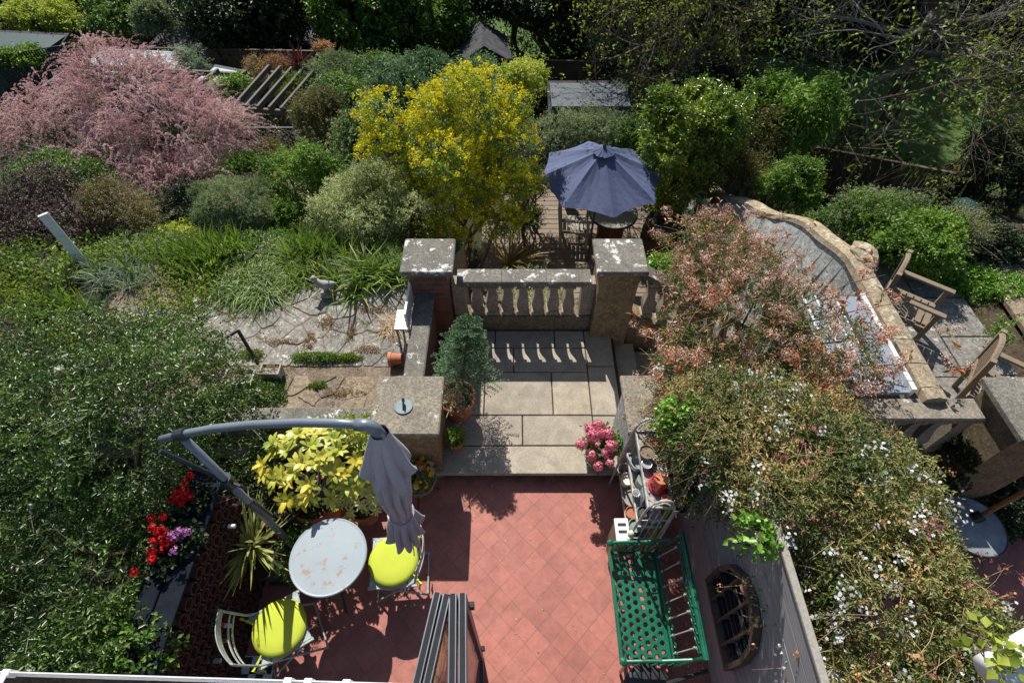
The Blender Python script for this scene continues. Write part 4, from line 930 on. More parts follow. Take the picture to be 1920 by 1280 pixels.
foliage(t, [(-.56, 2.50, .36, .09, .09, .10)], 130, 'lf_bright', .08, 7, .026, .011, seed=3, stem='lf_bright', flowers=[(.1, 'fl_white', 5, .01, .009, 'flowers')], gap=0)
# big pot with yellow rosettes
t = pot('potted_rhododendron', 'large shrub with yellow-green leaf rosettes in a terracotta pot', 'potted plant', (-1.80, 1.86, 0), .21, .40, 'terracotta')
rng = np.random.default_rng(12)
def rosettes(parent, centres, dirs, nl, ll, lw, mat, seed, name='foliage', ang=1.15):
    rng = np.random.default_rng(seed); c = np.array(centres); d = nrm(np.array(dirs)); n = len(c)
    a = nrm(np.cross(d, nrm(rng.normal(size=(n, 3))))); b_ = np.cross(d, a); V = []; rn = []
    base = []; ph0 = rng.uniform(0, 6, n); shade = rng.random(n)
    for j in range(nl):
        ph = ph0 + j * 2 * pi / nl * (1 if j % 2 else 1) + rng.uniform(-.15, .15, n); an = ang + rng.uniform(-.25, .25, n) - (.35 if j % 3 == 0 else 0)
        ld = nrm(d * np.cos(an)[:, None] + (a * np.cos(ph)[:, None] + b_ * np.sin(ph)[:, None]) * np.sin(an)[:, None])
        L = (ll * rng.uniform(.75, 1.1, n))[:, None]; W = L * lw; s = nrm(np.cross(ld, d)); up_ = np.cross(s, ld)
        pts = []
        for t_, w_ in ((0, .12), (.3, .8), (.6, 1.0), (.85, .6), (1.0, .0)):
            q = c + ld * L * t_ + up_ * L * (.10 * sin(pi * t_) - .16 * t_ * t_)
            if w_ > 0: pts += [q - s * W * w_ * .5 + up_ * L * .02, q + s * W * w_ * .5 + up_ * L * .02]
            else: pts += [q]
        V.append(np.stack(pts, 1)); rn.append(np.clip(shade * .6 + rng.random(n) * .4, 0, 1))
    V = np.concatenate(V, 0); m_ = len(V); base = np.arange(m_)[:, None] * 9
    tri = np.array([[0, 1, 3], [0, 3, 2], [2, 3, 5], [2, 5, 4], [4, 5, 7], [4, 7, 6], [6, 7, 8]])
    NLEAF[0] += m_
    return npmesh(name, V.reshape(-1, 3), (base[:, :, None] + tri[None]).reshape(-1, 3), mat, parent, np.repeat(np.concatenate(rn), 7))
p, nn = blobpts([(-1.70, 2.00, .78, .42, .32, .26), (-1.45, 2.1, .74, .25, .25, .2)], 90, rng, .1, .12, -.1)
rosettes(t, p, nn * .7 + np.array([0, -.1, .9]), 8, .115, .36, 'lf_rhodo', 5)
m = MB(); 
for q in p[::2]: b0 = Vector((-1.80 + rng.uniform(-.03, .03), 1.86, .34)); q = Vector(q); m.tube([b0, b0.lerp(q, .5) + Vector((0, 0, -.05)), q], [.009, .006, .004], 5)
m.build('stems', 'grey_twig', t)
foliage(t, [(-1.80, 1.84, .37, .13, .13, .04)], 90, 'lf_green', .04, 6, .016, .010, seed=7, gap=0, name='underplanting', low=0)
t = pot('potted_spurge', 'tall lime green small-leaved shrub behind the yellow rosettes', 'potted plant', (-1.30, 2.22, 0), .15, .3, 'dark_pot')
foliage(t, [(-1.36, 2.25, .86, .22, .14, .22)], 260, 'lf_lime', .12, 9, .045, .016, seed=8, stem='twig', gap=.2)
t = pot('potted_variegated_shrub', 'cream and yellow variegated shrub in a pot by the parasol', 'potted plant', (-1.38, 1.84, 0), .14, .28, 'terracotta')
rng = np.random.default_rng(3)
p, nn = blobpts([(-1.36, 1.80, .52, .20, .17, .14), (-1.18, 1.86, .56, .14, .12, .12)], 80, rng, .2, .15, -.2); rosettes(t, p, nn + np.array([0, -.1, .8]), 7, .065, .30, 'lf_cream', 6)
p, nn = blobpts([(-1.50, 1.86, .50, .13, .12, .12)], 34, rng, .2, .15, -.2); rosettes(t, p, nn + np.array([0, -.1, .8]), 7, .055, .32, 'lf_rhodo', 8, 'side_shoots')
# pansies
t = thing('pansy_basket', 'wire basket of yellow, orange and purple pansies beside the sundial pillar', 'flower basket', (-.875, 2.06, 0))
m = MB(); 
for k in range(14): a = 2 * pi * k / 14; m.tube([(-.875 + .05 * cos(a), 2.06 + .05 * sin(a), .22), (-.875 + .14 * cos(a), 2.06 + .14 * sin(a), .28), (-.875 + .165 * cos(a), 2.06 + .165 * sin(a), .38)], .004, 4)
for z, r_ in ((.24, .08), (.30, .145), (.38, .166)): m.tube([(-.875 + r_ * cos(2 * pi * k / 24), 2.06 + r_ * sin(2 * pi * k / 24), z) for k in range(25)], .005, 4)
m.build('wire_basket', 'wicker', t)
m = MB()
for k in range(3): a = 2 * pi * k / 3 + .3; m.tube([(-.875 + .15 * cos(a), 2.06 + .15 * sin(a), .36), (-.875 + .1 * cos(a), 2.06 + .1 * sin(a), .15), (-.875 + .16 * cos(a), 2.06 + .16 * sin(a), .005)], .007, 5)
m.build('stand', 'black_iron', t)
foliage(t, [(-.875, 2.06, .40, .15, .15, .08)], 220, 'lf_green', .07, 6, .028, .015, seed=9, gap=0)
rng = np.random.default_rng(5)
def petals(parent, cen, size, mat, seed, np_=5, name='flowers', faceup=.8, shade=None):
    rng = np.random.default_rng(seed); c = np.array(cen); n = len(c); d = nrm(rng.normal(size=(n, 3)) * .5 + np.array([0, -.35, faceup]))
    a = nrm(np.cross(d, rng.normal(size=(n, 3)))); b_ = np.cross(d, a); V = []; sh = rng.random(n) if shade is None else shade; rn = []
    for j in range(np_):
        ph = j * 2 * pi / np_; u = a * cos(ph) + b_ * sin(ph); v = -a * sin(ph) + b_ * cos(ph); z = size * rng.uniform(.8, 1.15, (n, 1))
        V.append(np.stack([c, c + u * z * .6 + v * z * .38 + d * z * .12, c + u * z, c + u * z * .6 - v * z * .38 + d * z * .12], 1)); rn.append(sh)
    V = np.concatenate(V, 0)
    return npmesh(name, V.reshape(-1, 3), np.arange(len(V) * 4).reshape(-1, 4), mat, parent, np.concatenate(rn))
p, nn = blobpts([(-.875, 2.06, .42, .155, .155, .09)], 46, rng, 0, .05, .1, 0); petals(t, p + nn * .02, .024, 'fl_pansy', 3)
p = [G(760 + 20 * (k % 3), 905 + 8 * (k % 2), .47) for k in range(5)]; petals(t, [list(q) for q in p], .034, 'fl_yellow', 4, name='yellow_flowers')
petals(t, [list(G(787, 868, .5)), list(G(793, 875, .5))], .034, 'fl_orange', 4, name='orange_flowers')
t = pot('empty_pot', 'empty buff pot between parasol and pansies', 'pot', (-1.02, 2.12, 0), .12, .30, 'straw')
# cordyline
t = pot('potted_cordyline', 'spiky sword-leaved cordyline in a dark pot left of the table', 'potted plant', (-2.12, 1.36, 0), .17, .34, 'dark_pot')
MB().tube([(-2.12, 1.36, .3), (-2.13, 1.36, .62)], [.03, .025], 7).build('stem', 'bark', t)
blades(t, [(-2.13, 1.36, .63)], 96, .42, .027, 'lf_cord', 4, lean=1.5, droop=.03, name='foliage', seg=4, up=.40)
t = pot('potted_climber', 'small leafy plant in shade between cordyline and table', 'potted plant', (-1.84, 1.38, 0), .11, .24, 'dark_pot')
foliage(t, [(-1.83, 1.38, .42, .14, .20, .16)], 160, 'lf_green', .12, 7, .032, .020, seed=14, stem='twig', gap=.3)
t = pot('glazed_planter', 'dark glazed planter with a painted rim behind the cordyline', 'planter', (-2.05, 1.78, 0), .16, .42, 'dark_pot'); foliage(t, [(-2.12, 1.86, .56, .22, .2, .2)], 260, 'lf_dark', .12, 8, .04, .022, seed=15, gap=.2)
# geraniums
for (px, py, z, r_, mt, lb, sd_) in ((345, 935, 1.36, .10, 'fl_red', 'upper clump of bright red geranium flowers on the left boundary', 1), (303, 1022, 1.36, .13, 'fl_red', 'lower clump of red geranium flowers beside the mauve ones', 2), (336, 1004, 1.36, .06, 'fl_mauve', 'small clump of mauve flowers beside the red geraniums', 3)):
    c = G(px, py, z); t = thing('geranium', lb, 'geranium', (c.x, c.y, 1.2), group='flowers along the left boundary')
    MB().lathe([(.05, 0), (.07, .12), (.075, .13), (.06, .12)], (c.x, c.y, 1.09), 16).build('pot_body', 'dark_pot', t)
    foliage(t, [(c.x, c.y, c.z - .10, r_ * 1.2, r_ * 1.4, .08)], 120, 'lf_dark', .09, 5, .04, .036, seed=sd_, gap=0)
    rng = np.random.default_rng(sd_); heads = []
    for k in range(int(5 + r_ * 110)): heads.append((c.x + rng.normal() * r_ * .38 + .25 * (k % 3 - 1) * r_, c.y + rng.normal() * r_ * .75, c.z + rng.uniform(-.01, .06)))
    clusters(t, np.array(heads), mt, 34, .032, .020, rng)
# hydrangea
t = thing('potted_hydrangea', 'pink mophead hydrangea in a wooden tub at the step corner', 'potted plant', (.86, 2.36, .15))
MB().lathe([(.115, .001), (.125, .02), (.150, .28), (.155, .285), (.150, .30), (.14, .295), (.13, .24), (.02, .24)], n=28).build('tub', 'old_wood', t, world=False); tub_ = t.children[0]
m = MB(); 
for z, r_ in ((.06, .132), (.22, .148)): m.lathe([(r_, z), (r_ + .004, z), (r_ + .004, z + .02), (r_, z + .02)], n=28, cap=False)
m.build('hoop', 'tin', tub_, world=False)
foliage(t, [(.85, 2.37, .50, .15, .13, .12)], 60, 'lf_green', .10, 6, .075, .045, seed=4, stem='lf_green', gap=0)
rng = np.random.default_rng(7); hd = []
for px, py, r_ in ((1123, 796, .052), (1112, 815, .068), (1140, 812, .055), (1146, 835, .055), (1139, 848, .050), (1090, 832, .050), (1108, 853, .050), (1122, 874, .042), (1144, 867, .038), (1106, 803, .05), (1128, 812, .05), (1120, 833, .018)): 
    c = G(px, py, .68 if py < 845 else .60); hd.append((list(c), r_))
Vc = []
for k, (c, r_) in enumerate(hd):
    clusters(t, np.array([c]), 'fl_pink', int(330 * (r_ / .05) ** 2), r_ * 1.15, .020, rng, 'flower_head')
# ================================================================ LEFT HEDGE / RIGHT JASMINE / PHOTINIA
t = thing('jasmine_hedge', 'huge dark green climbing hedge with a few white flowers, filling the left edge', 'hedge', (-3.3, 1.4, -.2))
HB = [(-2.72, .35, 1.20, .36, .5, .40), (-2.78, .95, 1.2, .34, .5, .40), (-2.78, 2.15, 1.70, .42, .42, .40), (-2.72, 1.75, 1.60, .34, .36, .34), (-3.2, .2, .75, .6, .6, .6), (-3.25, 1.0, 1.05, .58, .7, .65), (-3.2, 1.9, 1.25, .7, .8, .8), (-2.56, .5, 1.15, .16, .55, .22), (-2.56, 1.2, 1.15, .16, .4, .2), (-3.25, 2.65, .95, .75, .6, .72), (-3.9, .3, .6, .8, .8, .7), (-4.0, 1.8, .95, .9, 1, .9), (-4.3, 2.8, .75, 1.0, .8, .8), (-2.62, 2.25, .75, .35, .5, .5), (-2.6, 2.35, .5, .3, .3, .35), (-3.5, 3.15, .8, .5, .35, .45), (-5.0, 2.5, .5, .9, 1.0, .7)]
foliage(t, HB, 12500, 'lf_hedge', .24, 11, .046, .018, droop=.5, up=.45, spread=.7, inner=.35, lump=.2, gap=.8, gfreq=3.2, seed=1, stem='twig', stem_frac=.3, flowers=[(.006, 'fl_white', 22, .035, .024, 'flowers')])
rng = np.random.default_rng(9); p, nn = blobpts(HB, 170, rng, .1, .16, 0, 0); stems(p, nrm(nn + rng.normal(size=p.shape) * .8), rng.uniform(.25, .55, len(p)), .4, .0025, 'grey_twig', t, 'dead_twigs')
m = MB(); limbs(m, (-3.1, 1.4, -.2), [(-3.0, .6, 1.2), (-3.2, 2.2, 1.3), (-3.8, 1.3, 1.2), (-2.9, 1.6, 1.5)], .05, 3); m.build('stems', 'bark', t)
foliage(thing('evergreen_shrub', 'broad-leaved green shrub in deep shade at the bottom left above the gutter', 'shrub', (-2.75, .6, 0)), [(-2.40, .45, 1.15, .20, .30, .22)], 360, 'lf_green', .12, 8, .05, .028, seed=21, gap=.2)
t = thing('jasmine_bush', 'wide mound of flowering white jasmine spilling over the grey fence', 'bush', (2.2, 1.1, -.6))
JB = [(2.32, .15, 1.35, .60, .6, .62), (2.32, .75, 1.4, .62, .6, .65), (2.22, 1.35, 1.45, .62, .6, .62), (1.85, 1.85, 1.45, .62, .5, .55), (1.62, 2.15, 1.25, .45, .45, .5), (2.5, 1.6, 1.1, .5, .7, .5), (2.5, .7, 1.0, .45, .7, .55), (1.62, 1.72, 1.68, .36, .36, .30), (1.68, 1.32, 1.78, .26, .28, .24), (1.55, 2.05, 1.6, .36, .3, .3), (2.45, 2.2, 1.1, .45, .4, .45)]
foliage(t, JB, 13000, 'lf_jas', .15, 10, .040, .014, droop=.35, up=.3, spread=.8, inner=.3, lump=.15, gap=.35, gfreq=3.3, seed=2, stem='tan_twig', stem_frac=.5, stem_r=.0016, pw=1.45)
rng = np.random.default_rng(19); p, nn = blobpts(JB, 2600, rng, 0, .15, -.2, .2, 4); f_ = p[:, 0] < 2.66; p, nn = p[f_], nn[f_]
k = (np.sin(p[:, 0] * 6) * np.sin(p[:, 1] * 5 + 1) + rng.normal(size=len(p)) * .5 + (.9 - p[:, 1]) * .35) > .35
k2 = np.where(k)[0][::2]; q = np.repeat(p[k2] + nn[k2] * .05, 13, 0); q = q + rng.normal(size=q.shape) * .028; petals(t, q, .0105, 'fl_white', 5)
q = np.repeat(p[~k][:110] + nn[~k][:110] * .05, 6, 0); q = q + rng.normal(size=q.shape) * .02; petals(t, q, .013, 'fl_jas_bud', 6, 3, 'buds')
p, nn = blobpts(JB, 650, rng, .0, .15, -.2, .2, 4); f_ = p[:, 0] < 2.7; p, nn = p[f_], nn[f_]; d = nrm(nn + rng.normal(size=p.shape) * .9); L = rng.uniform(.12, .38, len(p)); stems(p, d, L, .5, .0017, 'tan_twig', t, 'dry_twigs')
kk = rng.random(len(p)) < .45; tp = p[kk] + d[kk] * L[kk][:, None] * .9; tp[:, 2] -= .5 * L[kk] * .8; clusters(t, tp, 'lf_jas_tip', 9, .035, .020, rng, 'dry_tips')
m = MB(); limbs(m, (2.1, 1.2, -.6), [(1.9, .6, 1.2), (2.1, 1.7, 1.3), (2.5, 1.0, 1.1), (2.3, .2, 1.1)], .05, 4); m.build('stems', 'bark', t)
# ivy on the fence
for i, (bl, lb) in enumerate((((G(1420, 1000, 1.9).x, G(1420, 1000, 1.9).y, 1.9, .08, .09, .07), 'glossy bright green ivy patch over the grey fence top'), ((G(1300, 790, 1.6).x, G(1300, 790, 1.6).y, 1.62, .24, .16, .2), 'bright ivy patch between the shelf rack and the blossom bush'))):
    t = thing('ivy', lb, 'ivy', bl[:3]); foliage(t, [bl], 60 if i == 0 else 300, 'lf_ivy', .14, 4, .05 if i == 0 else .045, .045 if i == 0 else .036, seed=30 + i, droop=.5, stem='twig', gap=0, curl=.25)
# photinia
t = thing('photinia', 'spreading shrub with coppery red leaves and pinkish flower heads behind the jasmine', 'shrub', (2.0, 3.1, -.9))
PB = [(2.0, 3.0, 1.40, .50, .46, .50), (1.9, 3.5, 1.30, .40, .42, .48), (2.2, 3.35, 1.42, .48, .45, .48), (2.45, 2.95, 1.3, .36, .36, .34), (2.85, 2.85, 1.42, .34, .40, .18), (1.66, 2.75, 1.2, .36, .34, .36), (2.0, 4.0, 1.3, .4, .4, .5), (1.45, 2.45, 1.35, .28, .25, .22), (2.35, 2.45, 1.25, .5, .3, .3)]
foliage(t, PB, 2300, 'lf_photinia_in', .15, 9, .038, .013, droop=.2, up=.4, spread=.7, inner=.6, lump=.25, gap=.5, gfreq=3, seed=3, stem='twig', stem_frac=.7)
foliage(t, PB, 760, 'lf_photinia', .18, 6, .062, .024, wild=.2, droop=.1, up=.7, spread=.6, inner=.0, lump=.35, gap=.5, gfreq=3, seed=4, stem='twig', stem_frac=.9, stem_r=.003, low=-.3, flowers=[(.30, 'fl_photinia', 120, .07, .012, 'flowers')], name='red_shoots')
rng = np.random.default_rng(23); p, nn = blobpts(PB, 500, rng, .2, .2, -.2, .3); stems(p, nrm(nn + rng.normal(size=p.shape) * .9), rng.uniform(.1, .30, len(p)), .3, .0024, 'tan_twig', t, 'twigs')
m = MB(); ends = [G(1690, 720, 1.35), G(1830, 700, 1.5), G(1690, 560, 1.5), G(1750, 630, 1.4), G(1500, 440, 1.5), G(1290, 460, 1.3), G(1200, 610, 1.2), G(1425, 400, 1.5), G(1650, 510, 1.5)]
base = Vector((2.0, 3.1, .9)); limbs(m, (2.0, 3.1, -.9), [base, (2.2, 3.3, 1.1)], .05, 2)
for k, e in enumerate(ends): limbs(m, base, [e], .014, 10 + k, 5, .03)
m.build('trunk', 'bark', t)
tp = []; 
for k, e in enumerate(ends):
    for q in range(5): 
        f = .68 + .32 * q / 4; c = base.lerp(e, f); c.z += .1 * (1 - f); tp.append((c.x + rng.normal() * .10, c.y + rng.normal() * .07, c.z + rng.uniform(0, .1)))
clusters(t, np.array(tp), 'fl_photinia', 110, .06, .011, rng, 'flowers')
lp = np.array(tp) + rng.normal(size=(len(tp), 3)) * .06; lp = np.repeat(lp, 5, 0); V, T = leafgeo(lp, nrm(rng.normal(size=lp.shape) + np.array([0, 0, .3])), rng.uniform(.05, .085, len(lp)), rng.uniform(.02, .03, len(lp)), rng); npmesh('outer_leaves', V, T, 'lf_photinia', t, np.repeat(rng.random(len(lp)), 2))
# dried hydrangea heads over the shelf
t = thing('seed_heads', 'pale brown dried flower heads hanging over the far end of the shelf rack', 'dried flowers', (1.3, 2.25, 1.2))
rng = np.random.default_rng(2); tp = np.array([list(G(px, py, 1.35)) for px, py in ((1205, 775), (1222, 760), (1240, 775), (1252, 800), (1228, 790), (1260, 818), (1215, 752), (1245, 758))]); clusters(t, tp, 'fl_pale', 110, .05, .011, rng, 'heads'); m = MB()
for q in tp: m.tube([(1.55, 2.5, 1.2), tuple((np.array([1.55, 2.5, 1.3]) + q) / 2), tuple(q)], .003, 4)
m.build('stalks', 'twig', t)
# white post and downpipe
t = thing('white_post', 'white painted post half hidden under jasmine at the bottom', 'post', (1.9, .25, -.6)); MB().tube([(1.86, .36, -.6), (1.86, .36, 1.55)], .05, 14).build('post', 'white_paint', t); MB().tube([(1.98, .15, -.6), (1.98, .15, 1.6)], .045, 14).build('post', 'white_paint', t)
for o in [o for o in C.objects if o.type == 'MESH' and o.name.startswith('post') and o.parent == t]: pass
t = thing('downpipe', 'fat white downpipe in the bottom right corner', 'pipe', (2.3, .2, 2.6)); MB().tube([G(1860, 1262, 2.9), G(1990, 1185, 2.9)], .062, 24).build('pipe', 'white_plastic', t, smooth=True); MB().tube([G(1875, 1262, 2.9) + Vector((.06, .03, 0)), G(1885, 1256, 2.9) + Vector((.07, .03, 0))], .067, 24).build('collar', 'white_plastic', t)
t = thing('ivy', 'yellow-green ivy sprig lying over the white downpipe', 'ivy', G(1870, 1230, 3.0)); c = G(1862, 1228, 2.98); foliage(t, [(c.x, c.y, c.z, .07, .06, .05)], 14, 'lf_lime', .08, 4, .05, .04, seed=77, stem='twig', gap=0); c = G(1845, 1200, 2.98); c2 = G(1905, 1255, 3.0); MB().tube([c, (c + c2) / 2 + Vector((0, 0, .03)), c2], .003, 4).build('stem', 'twig', t)
# ================================================================ OUR GARDEN (left terrace and slope)
def shrub(name, lab, cat, px, py, Y, rw, rh, n, mat, sub=4, seed=1, group=None, extra=None, trunk=True, gz=None, **k):
    b = B(px, py, Y, rw, rh); r = random.Random(seed); bl = [(b[0], b[1], b[2], b[3] * .74, b[4] * .74, b[5] * .74)]
    k.setdefault('lump', .36)
    for i in range(sub + (3 if sub > 2 else 0)):
        a = r.uniform(0, 6.28); e = r.uniform(-.2, 1.2); q = r.uniform(.24, .50)
        bl.append((b[0] + b[3] * .80 * cos(a) * cos(e) * (1.2 - q * .6), b[1] + b[4] * .68 * sin(a) * cos(e), b[2] + b[5] * .80 * sin(e) * (1.2 - q * .6), b[3] * q, b[4] * q, b[5] * q))
    if extra: bl += [B(*x) for x in extra]
    z0 = gz if gz is not None else height(b[0], b[1]); t = thing(name, lab, cat, (b[0], b[1], z0), group=group)
    foliage(t, bl, n, mat, seed=seed, **k)
    if trunk:
        m = MB(); limbs(m, (b[0], b[1], z0 - .02), [(x[0], x[1], x[2]) for x in bl[:6]], max(.015, b[3] * .045), seed); m.build('trunk' if cat == 'tree' else 'stems', 'bark', t)
    return t, bl
# ground cover on the left terrace and slope: one mass nobody could count
rng = np.random.default_rng(31)
def cover(name, lab, region, n, mat, ll, lw, seed, h=.05, gfreq=1.5, gap=.0, nl=5, up=1.0):
    rng = np.random.default_rng(seed); x = rng.uniform(region[0], region[1], n); y = rng.uniform(region[2], region[3], n)
    g = np.sin(x * gfreq * 2 + seed) * np.sin(y * gfreq * 2.3 + 2 * seed) + rng.normal(size=n) * .35; k = g > gap; x, y = x[k], y[k]
    z = np.array([height(a, b_) for a, b_ in zip(x, y)]) + h * rng.uniform(.3, 1, len(x)); p = np.stack([x, y, z], 1)
    q = np.repeat(p, nl, 0) + rng.normal(size=(len(p) * nl, 3)) * ll * .7; l = nrm(rng.normal(size=q.shape) + np.array([0, 0, up]))
    V, T = leafgeo(q, l, ll * rng.uniform(.6, 1.2, len(q)), lw * rng.uniform(.7, 1.2, len(q)), rng); o = npmesh(name, V, T, mat, None, np.repeat(np.clip(np.repeat(g[k] * .25 + .5, nl) + rng.normal(size=len(q)) * .2, 0, 1), 2))
    o['kind'] = 'stuff'; o['label'] = lab; return o
cover('ground_cover', 'mixed green ground cover over the left garden', (-9, -1.0, 4.4, 11), 7000, 'lf_iris', .07, .03, 3, .12, 1.3, -.5)
cover('ground_cover', 'pale green leafy ground cover at the left edge', (-6.5, -3.4, 3.2, 5.6), 3600, 'lf_moss', .05, .022, 4, .14, 1.6, -.2)
cover('ground_cover', 'grey green ground cover between the irises', (-6, -1.6, 4.6, 7), 2200, 'lf_silver', .05, .014, 6, .16, 1.8, .2)
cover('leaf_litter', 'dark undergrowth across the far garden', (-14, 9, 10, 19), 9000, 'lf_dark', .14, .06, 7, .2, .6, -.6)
cover('ground_cover', 'green ground cover in the right hand garden', (3.9, 9.5, 5.4, 9), 3500, 'lf_green', .07, .035, 8, .12, 1.3, -.4)
cover('ground_cover', 'undergrowth below the garden steps', (1.2, 3.6, 4.3, 5.4), 900, 'lf_bright', .07, .04, 9, .25, 1.3, -.5)
def tufts(name, lab, n, reg, z, mat, ll, seed, cond):
    rng = np.random.default_rng(seed); x = rng.uniform(reg[0], reg[1], n); y = rng.uniform(reg[2], reg[3], n); k = cond(x, y); x, y = x[k], y[k]
    q = np.repeat(np.stack([x, y, np.full(len(x), z)], 1), 22, 0); q = q + rng.normal(size=q.shape) * np.array([.028, .022, .004]); q[:, 2] = np.maximum(q[:, 2], z)
    V, T = leafgeo(q, nrm(rng.normal(size=q.shape) * .9 + np.array([0, 0, .9])), ll * rng.uniform(.5, 1.2, len(q)), ll * .4 * rng.uniform(.5, 1.2, len(q)), rng); o = npmesh(name, V, T, mat, None, np.repeat(rng.random(len(q)), 2)); o['kind'] = 'stuff'; o['label'] = lab
wv = lambda x, y: np.sin(x * 7 + 1) * np.sin(y * 9) + .4 * np.sin(x * 17 + y * 11)
tufts('paving_weeds', 'weeds growing in the joints of the crazy paving', 330, (-4.4, -1.1, 3.15, 4.8), .54, 'lf_moss', .022, 1, lambda x, y: wv(x, y) > .25)
tufts('paving_sedum', 'reddish creeping growth between the terrace stones', 420, (-3.4, -1.1, 2.68, 4.7), .54, 'lf_sedum', .018, 2, lambda x, y: wv(y, x) > .3)
tufts('paving_weeds', 'green weeds along the back of the terrace', 260, (-4.2, -1.1, 4.35, 4.95), .53, 'lf_green', .035, 3, lambda x, y: x < 9)
tufts('paving_weeds', 'weeds between the neighbour paving slabs', 200, (4.0, 6.6, 2.7, 5.4), .0, 'lf_moss', .022, 4, lambda x, y: (np.abs(x - 4.62) < .05) | (np.abs(x - 5.22) < .05) | (np.abs(x - 6.0) < .2))
def mat_patch(name, lab, cen, rx, ry, z, n, mat, ll, lw, h, seed, extra=None):
    rng = np.random.default_rng(seed); a = rng.uniform(0, 6.283, n); r_ = rng.random(n) ** .5 * (1 + .25 * np.sin(a * 3 + seed) + .15 * np.sin(a * 7)); x = cen[0] + rx * r_ * np.cos(a); y = cen[1] + ry * r_ * np.sin(a)
    p = np.stack([x, y, z + h * (1 - np.minimum(r_, 1) ** 2) * rng.uniform(.4, 1, n)], 1); q = np.repeat(p, 5, 0) + rng.normal(size=(n * 5, 3)) * ll * .5; q[:, 2] = np.maximum(q[:, 2], z)
    V, T = leafgeo(q, nrm(rng.normal(size=q.shape) * .8 + np.array([0, 0, 1])), ll * rng.uniform(.6, 1.2, len(q)), lw * rng.uniform(.7, 1.2, len(q)), rng)
    t = thing(name, lab, 'plant', (cen[0], cen[1], z)); npmesh('foliage', V, T, mat, t, np.repeat(rng.random(len(q)), 2))
    if extra: clusters(t, p[rng.random(n) < extra[1]] + np.array([0, 0, .02]), extra[0], 5, .012, .010, rng)
    return t
c = G(600, 672, .55); mat_patch('creeping_thyme', 'bright green strip of thyme between the crazy paving rows', c, .34, .07, .54, 800, 'lf_iris', .022, .009, .07, 1)
c = G(655, 672, .55); mat_patch('creeping_thyme', 'right end of the green strip, by the fallen flowerpot', c, .12, .06, .54, 260, 'lf_moss', .02, .009, .06, 2)
c = G(597, 722, .55); mat_patch('stonecrop', 'small round green tuft in the lower paving row', c, .10, .05, .54, 180, 'lf_moss', .018, .009, .04, 3)
c = G(500, 735, .55); mat_patch('daisy_patch', 'green patch with tiny white daisies at the hedge foot', c, .22, .18, .54, 700, 'lf_green', .028, .011, .10, 4, ('fl_white', .12))
c = G(470, 665, .55); mat_patch('stonecrop', 'low green tuft around the black handrail foot', c, .16, .07, .54, 240, 'lf_moss', .02, .009, .05, 5)
for i, (px, py, rx_, ry_, lb) in enumerate(((690, 655, .16, .05, 'reddish sedum beside the fallen flowerpot'), (610, 605, .10, .08, 'reddish sedum in the joints below the stone duck'), (520, 640, .25, .04, 'reddish sedum streak across the crazy paving'), (700, 580, .20, .06, 'dry brown tuft near the brick pillar'), (640, 735, .2, .05, 'brown sedum along the lower stone row'), (580, 640, .06, .12, 'narrow sedum streak running between two paving stones'), (660, 620, .04, .14, 'sedum streak beside the straw heap'))):
    c = G(px, py, .55); mat_patch('sedum', lb, c, rx_, ry_, .54, 110, 'lf_sedum', .018, .008, .02, 10 + i)
c = G(737, 612, .55); t = thing('straw_heap', 'heap of dry straw against the side wall', 'straw', c); blades(t, [c + Vector((x * .06, y * .05, 0)) for x in (-1, 0, 1) for y in (-1, 0, 1)], 24, .18, .006, 'lf_dry', 3, lean=3, droop=.3, name='straw', up=.25)
# irises and grasses
def clump(name, lab, px, py, z, k, n, h, w_, mat, spread, seed, lean=.6, droop=.5, group=None, cat='plant', up=1.0):
    c = G(px, py, z); rng = np.random.default_rng(seed); pts = np.stack([c.x + rng.normal(size=k) * spread, c.y + rng.normal(size=k) * spread * .7, np.full(k, z)], 1)
    pts[:, 2] = [height(a, b_) for a, b_ in pts[:, :2]]; t = thing(name, lab, cat, (c.x, c.y, float(pts[0, 2])), group=group); blades(t, pts, n, h, w_, mat, seed, lean, droop, 'foliage', up=up); return t
clump('grass_clump', 'dense arching grass clump above the crazy paving', 480, 530, .6, 40, 45, .42, .012, 'lf_iris', .20, 1, .9, .8)
clump('grass_clump', 'second grass clump left of the iris leaves', 560, 500, .6, 26, 40, .40, .012, 'lf_moss', .17, 2, .9, .7)
clump('iris_clump', 'strappy iris leaves right of the stone duck', 690, 525, .55, 22, 16, .50, .026, 'lf_iris', .15, 3, .8, .5)
clump('iris_clump', 'strappy iris leaves against the brick pillar', 735, 505, .5, 16, 14, .50, .028, 'lf_iris', .12, 4, .8, .5)
clump('iris_clump', 'upright sword leaves in the middle of the left border', 600, 470, .5, 20, 12, .5, .022, 'lf_iris', .2, 5, .5, .3)
clump('iris_clump', 'upright sword leaves left of the fennel', 345, 500, .5, 18, 12, .42, .026, 'lf_iris', .22, 6, .5, .3)
clump('iris_clump', 'sword leaves at the foot of the grey-green dome shrub', 430, 460, .5, 20, 12, .45, .022, 'lf_iris', .25, 7, .5, .3)
clump('iris_clump', 'broad leaves poking out above the left hedge', 130, 590, .5, 12, 10, .4, .03, 'lf_iris', .14, 8, .6, .3)
clump('grass_clump', 'fine pale grass beside the leaning white board', 235, 520, .5, 18, 30, .35, .008, 'lf_silver', .2, 9, .7, .5)
shrub('fennel', 'soft bright green fennel tuft left of the grass clump', 'plant', 285, 525, 4.75, 34, 22, 500, 'lf_bright', 2, 3, trunk=False, L=.12, nl=12, ll=.03, lw=.003, gap=0)
shrub('low_shrub', 'small reddish brown shrub behind the left hedge top', 'shrub', 315, 545, 4.5, 40, 22, 420, 'lf_sedum', 2, 4, trunk=False, L=.10, nl=7, ll=.03, lw=.010)
